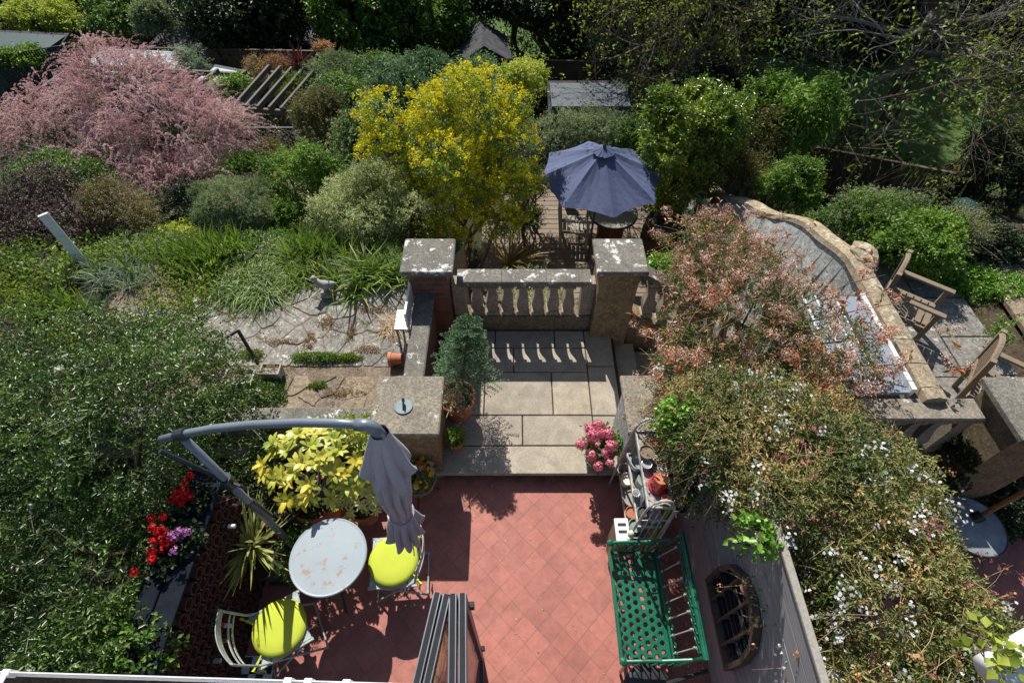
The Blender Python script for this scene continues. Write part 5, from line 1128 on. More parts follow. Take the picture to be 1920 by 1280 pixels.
shrub('ground_shrub', 'clipped low green mound left of the orange flowers', 'shrub', 560, 445, 5.9, 55, 14, 700, 'lf_moss', 3, 5, trunk=False, L=.08, nl=8, ll=.022, lw=.010, gap=.1, up=1.0)
shrub('lime_shrub', 'lime green shrub under the pink tamarisk', 'shrub', 345, 445, 5.9, 42, 28, 600, 'lf_lime', 3, 6, L=.14, nl=7, ll=.05, lw=.026)
t, b_ = shrub('umbel_flower', 'pale flat flower heads above the lime shrub', 'flower', 320, 412, 6.2, 30, 10, 40, 'lf_green', 0, 7, trunk=False); rng = np.random.default_rng(1); clusters(t, np.array([list(A(x, y, 6.15)) for x, y in ((300, 412), (315, 405), (335, 412), (350, 418), (290, 420), (322, 400))]), 'fl_pale', 70, .045, .016, rng)
t, b_ = shrub('yellow_spurge', 'small yellow flower clump near the leaning white board', 'flower', 250, 476, 5.2, 16, 7, 70, 'lf_green', 0, 8, trunk=False, L=.1, gap=0); clusters(t, np.array([list(A(x, y, 5.15)) for x, y in ((244, 476), (252, 475), (258, 479))]), 'fl_yellow', 40, .03, .014, rng)
t = thing('poppy', 'single orange poppy above the yellow flowers', 'flower', A(262, 464, 5.3)); c = A(262, 463, 5.3); petals(t, [list(c)] * 2, .035, 'fl_orange', 1); MB().tube([c, (c.x, c.y, .4)], .004, 4).build('stem', 'lf_green', t)
t = thing('orange_flowers', 'scattered orange flowers at the foot of the variegated shrub', 'flower', A(615, 450, 5.5)); cs = [A(x, y, 5.45) for x, y in ((598, 425), (612, 448), (620, 452), (628, 446), (602, 431), (617, 443))]; petals(t, [list(c) for c in cs], .03, 'fl_orange', 2); m = MB(); [m.tube([c, (c.x, c.y, .3)], .004, 4) for c in cs]; m.build('stem', 'lf_green', t)
shrub('dome_shrub', 'rounded grey-green dome shrub', 'shrub', 440, 380, 6.1, 74, 60, 3600, 'lf_grey', 3, 9, L=.10, nl=12, ll=.032, lw=.009, gap=.15, lump=.08)
shrub('variegated_shrub', 'large pale cream-green variegated shrub left of the yellow tree', 'shrub', 690, 395, 5.9, 95, 70, 3600, 'lf_vari', 5, 10, L=.14, nl=9, ll=.032, lw=.016)
shrub('green_shrub', 'fresh green shrub between dome and variegated shrub', 'shrub', 570, 350, 6.8, 60, 66, 1700, 'lf_bright', 4, 11, L=.16, nl=8, ll=.05, lw=.022)
shrub('barberry_bush', 'rusty olive shrub right of the pergola', 'shrub', 608, 232, 8.8, 46, 58, 2000, 'lf_olive', 4, 12, L=.2, nl=9, ll=.04, lw=.02)
shrub('blossom_shrub', 'dull green shrub with pale pink blossom specks left of the yellow tree', 'shrub', 660, 290, 8.0, 38, 62, 900, 'lf_green', 4, 13, L=.2, nl=8, ll=.05, lw=.022, flowers=[(.28, 'fl_pale', 14, .035, .02, 'flowers')])
shrub('buddleia', 'tall grey-green buddleia behind the yellow tree', 'shrub', 775, 175, 9.4, 95, 62, 2000, 'lf_budd', 5, 14, L=.28, nl=10, ll=.10, lw=.026, up=.9)
shrub('buddleia', 'second grey-green bush right of the first, peeping over the yellow tree', 'shrub', 900, 165, 9.6, 50, 40, 700, 'lf_budd', 3, 15, L=.26, nl=10, ll=.10, lw=.026, up=.9)
shrub('evergreen_shrub', 'mid green shrub left of the buddleia', 'shrub', 640, 180, 9.6, 50, 42, 900, 'lf_green', 3, 16, L=.2, nl=8, ll=.06, lw=.028)
shrub('ceanothus', 'dusty green low bush on the far end of the pergola', 'shrub', 640, 128, 11.0, 58, 22, 1100, 'lf_grey', 3, 17, L=.16, nl=9, ll=.04, lw=.014)
t = thing('cordyline', 'reddish spiky cordyline on top of the pergola bush', 'plant', A(563, 122, 11.2)); c = A(563, 124, 11.2); blades(t, [c], 40, .5, .035, 'lf_maroon', 5, lean=1.3, droop=.2, name='foliage')
for (px, py, Y_, rw_, rh_, mt_, lb_) in ((60, 560, 4.9, 50, 22, 'lf_lime', 'small lime mound at the left edge above the hedge'), (180, 500, 5.2, 40, 20, 'lf_bright', 'bright leafy plant at the foot of the leaning white board'), (420, 425, 5.7, 40, 16, 'lf_silver', 'grey feathery edging plant below the dome shrub'), (390, 500, 5.0, 36, 18, 'lf_sedum', 'brownish low plant left of the dense grass clump'), (500, 455, 5.5, 45, 14, 'lf_bright', 'fresh green low plant above the dense grass clump'), (640, 480, 5.2, 30, 14, 'lf_vari', 'cream edged low plant left of the iris against the pillar'), (300, 470, 5.5, 40, 16, 'lf_silver', 'silvery low plant beside the yellow flowers'), (720, 455, 5.5, 40, 18, 'lf_bright', 'fresh green foliage just left of the brick pillar cap'), (40, 500, 5.2, 50, 24, 'lf_green', 'dark green leafy plant at the left edge below the purple shrub'), (250, 575, 4.4, 50, 20, 'lf_moss', 'mossy low plant emerging behind the hedge top')):
    shrub('border_plant', lb_, 'plant', px, py, Y_, rw_, rh_, 620, mt_, 3, int(px + py), group='low plants in the left border', trunk=False, L=.10, nl=7, ll=.035, lw=.015)
for i, (px, py, Y_, rw_, rh_, mt_, L_, ll_, lb_) in enumerate(((520, 405, 6.2, 40, 34, 'lf_bright', .3, .05, 'loose bright shoots between dome and variegated shrub'), (505, 300, 8.0, 36, 30, 'lf_olive', .26, .04, 'olive shoots below the lattice panel'), (625, 445, 5.6, 44, 18, 'lf_green', .2, .04, 'green filler growth before the variegated shrub'), (345, 385, 6.5, 52, 34, 'lf_dark', .24, .05, 'dark growth under the right side of the tamarisk'), (700, 240, 8.3, 40, 40, 'lf_budd', .36, .08, 'grey-green arching shoots left of the yellow tree top'), (640, 335, 7.2, 40, 36, 'lf_green', .3, .06, 'mid green bush between fresh green shrub and yellow tree'), (165, 490, 5.3, 46, 24, 'lf_dark', .2, .04, 'dark leafy plant beside the leaning white board'), (715, 135, 10.4, 46, 26, 'lf_green', .36, .07, 'leafy shoots in front of the long dark fence'), (545, 165, 10.6, 36, 22, 'lf_moss', .3, .04, 'mossy green growth under the pergola rafters'), (455, 320, 7.4, 34, 26, 'lf_bright', .3, .05, 'fresh shoots at the lower right of the tamarisk'), (985, 410, 7.8, 34, 24, 'lf_dark', .24, .05, 'dark plants at the left edge of the deck'), (1185, 255, 9.0, 40, 34, 'lf_green', .3, .06, 'green bush between blue parasol and laurel'), (1395, 330, 7.7, 44, 40, 'lf_olive', .34, .045, 'twiggy olive bush beyond the top of the party wall'), (1450, 190, 9.4, 40, 46, 'lf_bright', .42, .09, 'slim leafy shoots rising between the two saplings'), (1560, 420, 6.2, 44, 26, 'lf_green', .22, .045, 'green growth spilling over the party wall coping'))):
    shrub('mixed_shrub', lb_, 'shrub', px, py, Y_, rw_, rh_, 620, mt_, 4, 200 + i, group='shrubs filling the borders', L=L_, nl=10, ll=ll_, lw=ll_ * .42, gap=.6, wild=.25, lump=.5, up=.8, droop=.3)
def sapling(name, lab, px, py, Y, h_px, n, mat, seed):
    c = A(px, py, Y); z0 = height(c.x, Y); t = thing(name, lab, 'shrub', (c.x, Y, z0)); rnd = random.Random(seed); m = MB(); tips = []
    branch(m, Vector((c.x, Y, z0)), Vector((.05, 0, 1)), h_px * PX(px, py, Y), .03, 2, rnd, tips, .15, (6, 9), 6, .3); m.build('stems', 'bark', t)
    rng = np.random.default_rng(seed); q = np.repeat(np.array([list(v) for v in tips]), n, 0) + rng.normal(size=(len(tips) * n, 3)) * .09; V, T = leafgeo(q, nrm(rng.normal(size=q.shape) + np.array([0, 0, -.2])), rng.uniform(.06, .11, len(q)), rng.uniform(.025, .04, len(q)), rng); npmesh('leaves', V, T, mat, t, np.repeat(rng.random(len(q)), 2))
sapling('cherry_sapling', 'tallest thin sapling rising above the light green one', 1525, 330, 8.6, 230, 12, 'lf_bright', 5)
sapling('bare_sapling', 'sparse bronze-leaved sapling leaning right over the dark lawn', 1590, 330, 8.4, 170, 3, 'lf_olive', 8)
# yellow tree
yb = [B(*q) for q in ((712, 215, 7.0, 34, 32), (735, 280, 6.8, 50, 46), (878, 182, 7.1, 56, 42), (810, 215, 7.0, 44, 40), (955, 205, 7.2, 36, 30), (965, 275, 7.0, 38, 36), (850, 262, 7.2, 84, 60), (765, 345, 6.6, 50, 40), (860, 345, 6.6, 66, 48), (930, 335, 6.8, 50, 46), (880, 410, 6.5, 74, 38), (945, 392, 6.9, 52, 50), (985, 345, 7.2, 30, 36), (835, 300, 6.3, 50, 36), (920, 250, 6.7, 40, 34))]
t = thing('yellow_tree', 'bushy tree covered in golden yellow flowers in the middle of the garden', 'tree', (yb[6][0], 7.0, -2.1))
foliage(t, yb, 6200, 'lf_yellow', .22, 8, .044, .022, lump=.3, gap=.75, gfreq=2.6, up=.6, inner=.4, seed=18, wild=.12, stem='twig', stem_frac=.2, flowers=[(.08, 'fl_yellow', 26, .045, .022, 'flowers')])
m = MB(); limbs(m, (yb[6][0], 7.0, -2.12), [q[:3] for q in yb[::2]], .05, 18); m.build('trunk', 'bark', t)
rng = np.random.default_rng(8); p, nn = blobpts(yb, 1500, rng, .0, .2, -.1, .4); k = (nn[:, 2] + rng.normal(size=len(p)) * .4 - nn[:, 0] * .2 > .35); clusters(t, p[k] + nn[k] * .1, 'fl_yellow', 22, .06, .024, rng, 'flowers')
foliage(t, yb, 900, 'lf_budd', .2, 7, .05, .035, seed=77, inner=.2, name='silver_leaves', gap=.7, gfreq=2)
shrub('variegated_holly', 'thin bright yellow-green bush rising right of the yellow tree', 'shrub', 985, 150, 8.2, 42, 32, 800, 'lf_lime', 4, 19, L=.2, nl=8, ll=.05, lw=.026)
shrub('buddleia', 'soft grey-green bush behind the blue parasol', 'shrub', 1075, 250, 9.2, 95, 36, 2200, 'lf_grey', 5, 20, L=.16, nl=9, ll=.045, lw=.018)
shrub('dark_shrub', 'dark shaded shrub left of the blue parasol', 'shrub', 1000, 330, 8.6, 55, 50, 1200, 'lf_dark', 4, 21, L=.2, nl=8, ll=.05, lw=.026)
shrub('laurel', 'glossy bright green laurel right of the blue parasol', 'shrub', 1285, 270, 8.2, 92, 92, 3000, 'lf_laurel', 6, 22, gz=-2.1, L=.22, nl=9, ll=.095, lw=.036, up=.9, lump=.25, extra=[(1340, 225, 8.5, 55, 45), (1285, 365, 8.0, 55, 50), (1250, 210, 8.2, 40, 40)])
shrub('cherry_sapling', 'slender light green sapling with bronze tips right of the laurel', 'tree', 1500, 230, 8.8, 52, 85, 1100, 'lf_bright', 6, 23, L=.3, nl=6, ll=.10, lw=.036, gap=.6, inner=.5, droop=.5)
shrub('cherry_sapling', 'thin-leaved sapling between laurel and tall sapling', 'tree', 1420, 260, 8.8, 48, 75, 520, 'lf_olive', 5, 24, L=.3, nl=6, ll=.07, lw=.025, gap=.7, inner=.5)
shrub('green_shrub', 'bright green bush behind the top of the party wall', 'shrub', 1490, 350, 7.2, 52, 42, 1700, 'lf_bright', 5, 25, L=.18, nl=8, ll=.05, lw=.024)
shrub('cotoneaster', 'glossy small-leaved bush with pale flowers beyond the wall', 'shrub', 1650, 400, 6.0, 84, 44, 2400, 'lf_green', 5, 26, L=.18, nl=9, ll=.032, lw=.018, flowers=[(.3, 'fl_pale', 8, .025, .014, 'flowers')])
shrub('green_shrub', 'leafy green bush above the teak armchair', 'shrub', 1700, 462, 5.35, 92, 52, 2600, 'lf_bright', 5, 27, L=.18, nl=8, ll=.055, lw=.034)
shrub('spiky_shrub', 'yellowish twiggy shrub at the right of the leafy bush', 'shrub', 1775, 440, 5.6, 52, 48, 500, 'lf_lime', 4, 28, L=.35, nl=10, ll=.03, lw=.012, stem='grey_twig', stem_frac=1, stem_r=.005, gap=.4)
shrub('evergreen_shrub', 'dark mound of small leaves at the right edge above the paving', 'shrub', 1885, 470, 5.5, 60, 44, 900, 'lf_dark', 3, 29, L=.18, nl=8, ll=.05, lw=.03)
t, b_ = shrub('bluebells', 'low strip of leaves with a few blue flowers along the neighbour paving', 'plant', 1850, 528, 4.95, 90, 14, 900, 'lf_ivy', 4, 30, trunk=False, L=.12, nl=7, ll=.04, lw=.024, gap=.1)
shrub('ivy_border', 'trailing ivy between the neighbour paving and path', 'ivy', 1870, 620, 3.95, 12, 50, 260, 'lf_green', 2, 31, trunk=False, L=.10, nl=7, ll=.035, lw=.025, gz=0)
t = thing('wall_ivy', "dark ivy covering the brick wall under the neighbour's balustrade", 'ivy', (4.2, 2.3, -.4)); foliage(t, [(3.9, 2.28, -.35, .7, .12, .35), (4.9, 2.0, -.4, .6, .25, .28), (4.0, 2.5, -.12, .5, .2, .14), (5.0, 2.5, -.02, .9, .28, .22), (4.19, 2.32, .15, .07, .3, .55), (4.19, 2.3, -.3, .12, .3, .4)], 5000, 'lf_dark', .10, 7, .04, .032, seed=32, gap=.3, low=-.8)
# left edge: dark purple shrub etc
shrub('purple_shrub', 'dark purple-leaved shrub behind the leaning white board', 'shrub', 90, 425, 5.8, 140, 85, 4600, 'lf_purple', 6, 33, L=.16, nl=8, ll=.04, lw=.022, flowers=[(.10, 'fl_pale', 8, .03, .014, 'flowers')])
shrub('green_shrub', 'green leafy bush below the tamarisk at the left', 'shrub', 110, 345, 6.8, 95, 40, 1700, 'lf_green', 5, 34, L=.2, nl=8, ll=.055, lw=.03)
shrub('cistus', 'twiggy brownish bush with pale buds below the tamarisk', 'shrub', 235, 400, 5.9, 52, 60, 1200, 'lf_olive', 4, 35, L=.22, nl=9, ll=.035, lw=.012, stem='tan_twig', flowers=[(.3, 'fl_pale', 10, .03, .013, 'flowers')])
shrub('rose_bush', 'green bush with red flowers at the left edge', 'shrub', 20, 550, 4.6, 60, 40, 900, 'lf_bright', 4, 36, L=.16, nl=8, ll=.04, lw=.02, flowers=[(.06, 'fl_red', 10, .02, .014, 'flowers')])
shrub('euphorbia', 'feathery yellow-green plant at the left edge beside the hedge', 'plant', 60, 650, 4.0, 95, 45, 1300, 'lf_lime', 4, 37, trunk=False, L=.18, nl=14, ll=.03, lw=.006)
shrub('lavender', 'silvery lavender behind the hedge top', 'plant', 150, 545, 4.8, 70, 28, 800, 'lf_silver', 4, 38, trunk=False, L=.18, nl=12, ll=.03, lw=.004)
# tamarisk
tb = [B(230, 170, 8.6, 105, 70), B(120, 220, 8.4, 120, 62), B(330, 230, 8.2, 120, 68), B(200, 290, 7.6, 110, 55), B(400, 270, 7.9, 62, 50), B(330, 330, 7.2, 80, 42), B(190, 110, 9.2, 60, 42), B(30, 240, 8.4, 70, 45), B(270, 120, 9.2, 40, 34), B(425, 225, 8.1, 46, 40), B(160, 95, 9.4, 34, 30), B(250, 345, 7.1, 80, 30), B(400, 330, 7.2, 50, 36)]
bx = np.mean([b[0] for b in tb[:5]]); t = thing('tamarisk', 'large feathery pink flowering tamarisk at the upper left', 'tree', (bx, 8.2, height(bx, 8.2)))
foliage(t, tb, 2900, 'lf_tam', .62, 84, .022, .012, droop=.55, up=.7, spread=.42, inner=.2, lump=.32, gap=.5, gfreq=1.6, seed=41, ang=1.25, t0=.05, low=-.35, stem='twig', stem_frac=.5, bias=(.15, -.1, 0), name='blossom')
foliage(t, tb, 500, 'lf_tam_green', .4, 30, .03, .008, droop=.3, up=.5, inner=.9, seed=42, name='foliage')
m = MB(); limbs(m, (bx, 8.2, height(bx, 8.2)), [b[:3] for b in tb], .09, 4, wob=.05); m.build('trunk', 'bark', t)
# ---------------- objects in the garden
c = G(612, 548, .56); t = thing('stone_duck', 'small weathered stone bird on a round bowl by the grass clump', 'statue', (c.x, c.y, .55))
MB().lathe([(.06, 0), (.085, .03), (.08, .05), (.05, .045), (.001, .04)], (.03, -.03, 0), 20).build('bowl', 'grey_stoneware', t, world=False)
m = MB(); m.tube([(.16, .0, .16), (.10, 0, .15), (.02, 0, .13), (-.05, 0, .16), (-.075, 0, .22)], [.008, .035, .055, .045, .026], 12); m.tube([(-.075, 0, .19), (-.08, 0, .235), (-.085, 0, .265)], [.026, .034, .02], 12); m.tube([(-.10, 0, .24), (-.145, 0, .228)], [.014, .003], 8); m.tube([(.01, 0, .12), (.01, 0, .03)], [.03, .035], 8)
m.build('bird', 'grey_stoneware', t, world=False, smooth=True)
p = A(118, 450, 5.2); t = thing('leaning_board', 'white painted board leaning in the left border', 'board', A(165, 500, 5.0))
a_, b_ = A(80, 402, 4.85), A(160, 497, 4.75); m = MB(); m.bar(a_, b_, .10, .05); m.build('board', 'white_paint', t)
t = thing('terracotta_pot', 'terracotta flowerpot lying on its side against the side wall', 'pot', G(743, 672, .62)); c = G(743, 672, .62)
m = MB(); m.lathe([(.05, 0), (.066, .10), (.074, .10), (.076, .135), (.068, .135), (.060, .10), (.045, .01)], n=24); m.xf(Matrix.Translation((c.x + .06, c.y, c.z)) @ Matrix.Rotation(R(-95), 4, 'Y')); m.build('pot_body', 'terracotta', t)
c = G(762, 610, .8); t = thing('slatted_chair', 'narrow white slatted chair tucked behind the side wall', 'chair', (-1.12, 3.75, .55))
for k in range(5): MB().box(-1.22, -1.06, 3.50 + .055 * k, 3.54 + .055 * k, .80, .815).build('slat', 'white_paint', t)
MB().box(-1.085, -1.065, 3.5, 4.0, .83, 1.05).build('backrest', 'white_paint', t)
for x, y in ((-1.21, 3.5), (-1.08, 3.5), (-1.21, 3.72), (-1.08, 3.72)): MB().box(x, x + .02, y, y + .02, .55, .8).build('leg', 'pale_wood', t)
t = thing('handrail', 'bent black metal handrail by the trough planters', 'handrail', (-2.0, 3.2, .5)); P_ = [G(425, 632, 1.0), G(446, 619, 1.0), G(484, 683, .6)]; MB().tube([P_[0], P_[1]], .018, 6).build('rail', 'black_iron', t); MB().tube([P_[1], P_[2]], .018, 6).build('post', 'black_iron', t)
for i, (px, py, sx_, sy_, lb) in enumerate(((508, 694, .20, .13, 'small stone trough planter with reddish succulents'), (450, 707, .30, .16, 'larger pale stone trough planter partly under the hedge'))):
    c = G(px, py, .66); t = thing('trough_planter', lb, 'planter', (c.x, c.y, .53), group='stone troughs'); m = MB(); a, b_ = sx_ / 2, sy_ / 2
    m.rings([[(-a * k, -b_ * k, z), (a * k, -b_ * k, z), (a * k, b_ * k, z), (-a * k, b_ * k, z)] for k, z in ((.85, 0), (1, .16), (.86, .16), (.84, .13))]); m.build('trough', 'grey_stoneware', t, world=False)
    foliage(t, [(c.x, c.y, .68, a * .8, b_ * .8, .03)], 70, 'lf_sedum', .04, 6, .014, .008, seed=50 + i, gap=0, low=0)
# ---------------- pergola and lattice
t = thing('pergola', 'weathered timber pergola with slanting rafters beside the tamarisk', 'pergola', A(510, 190, 9.8))
pa, pb, pc_, pd = A(447, 212, 9.6), A(575, 218, 9.6), A(600, 150, 11.6), A(500, 132, 11.6)
zt_ = -.15
for q in (pa, pb): q.z = zt_
F_ = lambda px, py: G(px, py, zt_)
f0, f1, g0, g1 = F_(447, 205), F_(585, 215), F_(505, 138), F_(640, 150)
MB().bar(f0, f1, .06, .10).build('beam', 'pergola_wood', t); MB().bar(g0, g1, .06, .10).build('beam', 'pergola_wood', t)
for k in range(7):
    a, b_ = f0.lerp(f1, k / 6.3), g0.lerp(g1, k / 6.3); a, b_ = a + (a - b_) * .06, b_ + (b_ - a) * .06; a.z = b_.z = zt_ + .095; MB().bar(a, b_, .045, .09).build('rafter', 'pergola_wood', t)
for q in (f0, f1, g0, g1): q2 = q.copy(); q2.z = height(q.x, q.y) - .1; q3 = q.copy(); q3.z -= .05; MB().bar(q3, q2, .08).build('post', 'pergola_wood', t)
def lattice(t, p, q, z0, z1, mat, step=.12, w_=.02, name='lattice'):
    m = MB(); p = Vector((p.x, p.y, 0)); q = Vector((q.x, q.y, 0)); L = (q - p).length; H = z1 - z0; d = (q - p) / L; nx = Vector((-d.y, d.x, 0)) * .008
    k = -H
    while k < L:
        for s_ in (1, -1):
            a0 = max(0, k); a1 = min(L, k + H)
            if a1 > a0:
                za, zb = (z0 + a0 - k, z0 + a1 - k) if s_ > 0 else (z1 - (a0 - k), z1 - (a1 - k)); m.bar(p + d * a0 + Vector((0, 0, za)) + nx * s_, p + d * a1 + Vector((0, 0, zb)) + nx * s_, w_, .008)
        k += step
    m.build(name, mat, t)
    for z in (z0, z1): MB().bar(p + Vector((0, 0, z)), q + Vector((0, 0, z)), .035).build('frame_rail', mat, t)
l0, l1 = A(458, 245, 8.7), A(552, 245, 8.7); t = thing('lattice_panel', 'diagonal wooden lattice panel under the pergola', 'trellis', (l0.x, l0.y, -1.3)); lattice(t, l0, l1, -.66, .0, 'pergola_wood', .10, .018)
for i, (px, py, lb) in enumerate(((487, 325, 'dark urn on the gravel path, left one'), (517, 330, 'dark urn on the gravel path, right one'))):
    c = A(px, py, 8.6); c.z = height(c.x, c.y); t = thing('urn', lb, 'urn', c, group='urns on the path'); MB().lathe([(.10, 0), (.12, .03), (.05, .12), (.05, .2), (.13, .34), (.17, .40), (.14, .40)], n=18).build('urn_body', 'barrel_wood', t, world=False)
t = thing('pergola', 'old timber pergola rafters half hidden behind the tamarisk', 'pergola', A(200, 180, 10.5)); z_ = -.3
for k in range(7): a, b_ = G(40 + 62 * k, 195 - 4 * k, z_), G(150 + 52 * k, 118 + 3 * k, z_); MB().bar(a, b_, .05, .1).build('rafter', 'pergola_wood', t)
for a, b_ in ((G(40, 190, z_ - .1), G(420, 168, z_ - .1)), (G(150, 125, z_ - .1), G(470, 142, z_ - .1))):
    MB().bar(a, b_, .06, .1).build('beam', 'pergola_wood', t)
    for f in (0, .33, .66, 1): q = a.lerp(b_, f); MB().bar(q - Vector((0, 0, .06)), Vector((q.x, q.y, height(q.x, q.y) - .1)), .08).build('post', 'pergola_wood', t)
# ---------------- deck furniture
RC = Vector((1.44, 7.5, -.15)); t = thing('blue_parasol', 'faded navy blue parasol open over the round deck table', 'parasol', (RC.x, RC.y, -2.02))
n = 8; Rr = 1.04; top = Vector((RC.x, RC.y - .02, .36)); m = MB(); K = 9; U = 8; rs = []
ph0 = R(22.5 - 17); tilt = .05
for i in range(K + 1):
    f = i / K; ring = []
    for k in range(n * U):
        th = ph0 + 2 * pi * k / (n * U); fr = (k / U) % 1; sag = 1 - (2 * fr - 1) ** 2
        rad = Rr * f * (1 - sag * (.076 + .05 * f * f)); z = .50 * (1 - f ** 1.08) - .045 * sag * sin(pi * min(1, f * 1.0)) - .0 * sag
        wr = .006 * sin(fr * 25 + f * 9 + (k // U) * 2) * f
        ring.append((RC.x + rad * cos(th), RC.y + rad * sin(th), RC.z + z + wr + tilt * rad * cos(th) * -.3))
    rs.append(ring)
m.rings(rs, cap=False); m.build('canopy', 'blue_cloth', t, smooth=False)
m = MB(); rs = []
for f in (.0, .5, 1.0):
    rs.append([(RC.x + .19 * f * (1 - .12 * (1 - (2 * ((k / 4) % 1) - 1) ** 2)) * cos(ph0 + 2 * pi * k / 32), RC.y + .19 * f * (1 - .12 * (1 - (2 * ((k / 4) % 1) - 1) ** 2)) * sin(ph0 + 2 * pi * k / 32), RC.z + .545 - .075 * f - .012 * (k % 2) * f) for k in range(32)])
m.rings(rs, cap=False); m.build('vent', 'blue_cloth', t)
m = MB(); m.lathe([(.012, 0), (.03, .02), (.025, .05), (.001, .07)], (RC.x, RC.y, RC.z + .53), 12); m.build('finial', 'dark_steel', t)
MB().tube([(RC.x, RC.y, -2.02), (RC.x, RC.y, RC.z + .5)], .02, 10).build('pole', 'dark_steel', t)
for k in range(8): th = ph0 + 2 * pi * k / 8; MB().tube([(RC.x, RC.y, RC.z + .46), (RC.x + Rr * .97 * cos(th), RC.y + Rr * .97 * sin(th), RC.z - .02)], .007, 5).build('rib', 'dark_steel', t)
c = G(1150, 398, -1.28); t = thing('deck_table', 'round weathered table with radiating boards under the blue parasol', 'table', (c.x, c.y, -2.02))
m = MB()
for k in range(24):
    a0, a1 = 2 * pi * k / 24 + .008, 2 * pi * (k + 1) / 24 - .008; m.prism([(.05 * cos(a0), .05 * sin(a0)), (.43 * cos(a0), .43 * sin(a0)), (.43 * cos((a0 + a1) / 2) * 1.005, .43 * sin((a0 + a1) / 2) * 1.005), (.43 * cos(a1), .43 * sin(a1)), (.05 * cos(a1), .05 * sin(a1))], .70, .735)
m.build('tabletop', 'pale_wood', t, world=False); MB().lathe([(.435, .69), (.455, .69), (.455, .74), (.435, .74)], n=40, cap=False).build('rim', 'black_iron', t, world=False)
MB().lathe([(.3, 0), (.3, .02), (.24, .2), (.26, .5), (.30, .69)], n=20).build('barrel_base', 'barrel_wood', t, world=False)
def armchair(lab, loc, rz, mat='teak', w_=.58, slim=False):
    t = thing('garden_armchair', lab, 'chair', loc, rz, group='wooden garden armchairs'); h = w_ / 2
    m = MB()
    for k in range(6): m.box(-.24 + .08 * k, -.24 + .08 * k + .06, -h + .04, h - .04, .41, .43)
    m.build('seat', mat, t, world=False)
    for s_ in (-1, 1):
        y = s_ * (h - .02); MB().box(.20, .25, y - .025, y + .025, 0, .63).build('leg', mat, t, world=False)
        MB().bar((-.25, y, 0), (-.34, y, .93), .05).build('leg', mat, t, world=False); MB().box(-.32, .29, y - .035, y + .035, .632, .66, .005).build('armrest', mat, t, world=False)
        MB().box(-.24, .2, y - .015, y + .015, .36, .405).build('apron', mat, t, world=False)
    m = MB(); m.tube([(-.335, -h + .02 + (w_ - .04) * i / 8, .88 + .07 * sin(pi * i / 8)) for i in range(9)], .028, 6); m.build('top_rail', mat, t, world=False); MB().box(-.32, -.28, -h + .05, h - .05, .47, .51).build('back_rail', mat, t, world=False)
    for k in range(7): y = -h + .08 + (w_ - .16) * k / 6; MB().bar((-.30, y, .5), (-.335, y, .89), .035, .012).build('back_slat', mat, t, world=False)
    return t
c = G(1690, 590, .2); armchair('slatted teak armchair standing against the party wall', (4.66, 4.16, 0), R(-38), 'teak', .50)
armchair("second teak armchair, half hidden by the neighbour's pillar", (5.05, 2.98, 0), R(-40), 'teak', .52)
c = G(1085, 425, -1.6); armchair('pale wooden armchair at the left of the round deck table', (c.x - .05, c.y + .1, -2.02), R(-5), 'pale_wood', .5)
c = G(1250, 410, -1.1); t = thing('wooden_barrel', 'old oak barrel with a dark wet lid beside the deck table', 'barrel', (c.x, c.y, -2.02))
MB().lathe([(.31, 0), (.36, .2), (.385, .46), (.36, .72), (.325, .92), (.30, .92), (.295, .87)], n=32).build('staves', 'barrel_wood', t, world=False); st_ = t.children[0]; MB().lathe([(.001, .885), (.294, .885)], n=32, cap=False).build('lid', 'blue_barrel_lid', t, world=False)
for z, r_ in ((.12, .352), (.30, .378), (.62, .376), (.82, .35)): MB().lathe([(r_, z - .02), (r_ + .006, z - .02), (r_ + .004, z + .02), (r_ - .002, z + .02)], n=32, cap=False).build('hoop', 'black_iron', st_, world=False)
c = G(1310, 440, -1.2); t = thing('red_plant', 'small spiky plant with red leaf tips beside the barrel', 'plant', (c.x, c.y, -2.05)); blades(t, [(c.x, c.y, -1.25)], 26, .3, .03, 'lf_photinia', 6, 1.5, .6, 'foliage'); MB().tube([(c.x, c.y, -2.05), (c.x, c.y, -1.25)], .03, 6).build('stem', 'bark', t)
shrub('green_shrub', 'bright green leaves at the foot of the barrel behind the balustrade', 'shrub', 1255, 505, 5.4, 36, 28, 420, 'lf_ivy', 3, 61, L=.16, nl=7, ll=.06, lw=.032, gz=-2.1)
c = G(955, 480, -1.7); t = thing('phormium', 'bronze striped phormium spilling over the deck edge', 'plant', (c.x, c.y, -2.05)); blades(t, [(c.x, c.y, -2.0)], 60, .95, .045, 'lf_phorm', 8, 1.0, .35, 'foliage', seg=4, bias=(.3, 0))
t = thing('wire_obelisk', 'thin rusty wire obelisk with curled tops beside the phormium', 'plant support', G(925, 480, -1.2)); m = MB(); c = G(925, 478, -1.1)
for k in range(4):
    a = k * pi / 2 + .3; m.tube([(c.x + .14 * cos(a), c.y + .14 * sin(a), -2.1), (c.x + .05 * cos(a), c.y + .05 * sin(a), -.75), (c.x + .10 * cos(a), c.y + .10 * sin(a), -.55), (c.x + .12 * cos(a), c.y + .12 * sin(a), -.66), (c.x + .08 * cos(a), c.y + .08 * sin(a), -.68)], .006, 5)
m.build('wire_frame', 'twig', t)
c = G(823, 405, -.3); t = thing('gate_post', 'old square timber post behind the brick pillar', 'post', (c.x, c.y, -2.1)); MB().box(-.035, .035, -.05, .05, 0, 1.75, .004).build('post', 'pale_wood', t, world=False); MB().box(.036, .16, -.02, .01, .1, 1.5).build('board', 'old_wood', t, world=False)
c = G(860, 455, -.5); t = thing('wicker_planter', 'shaggy whitish wicker screen edged with blue rope behind the brick pillar', 'screen', (c.x, c.y, -2.1)); m = MB(); rs = []
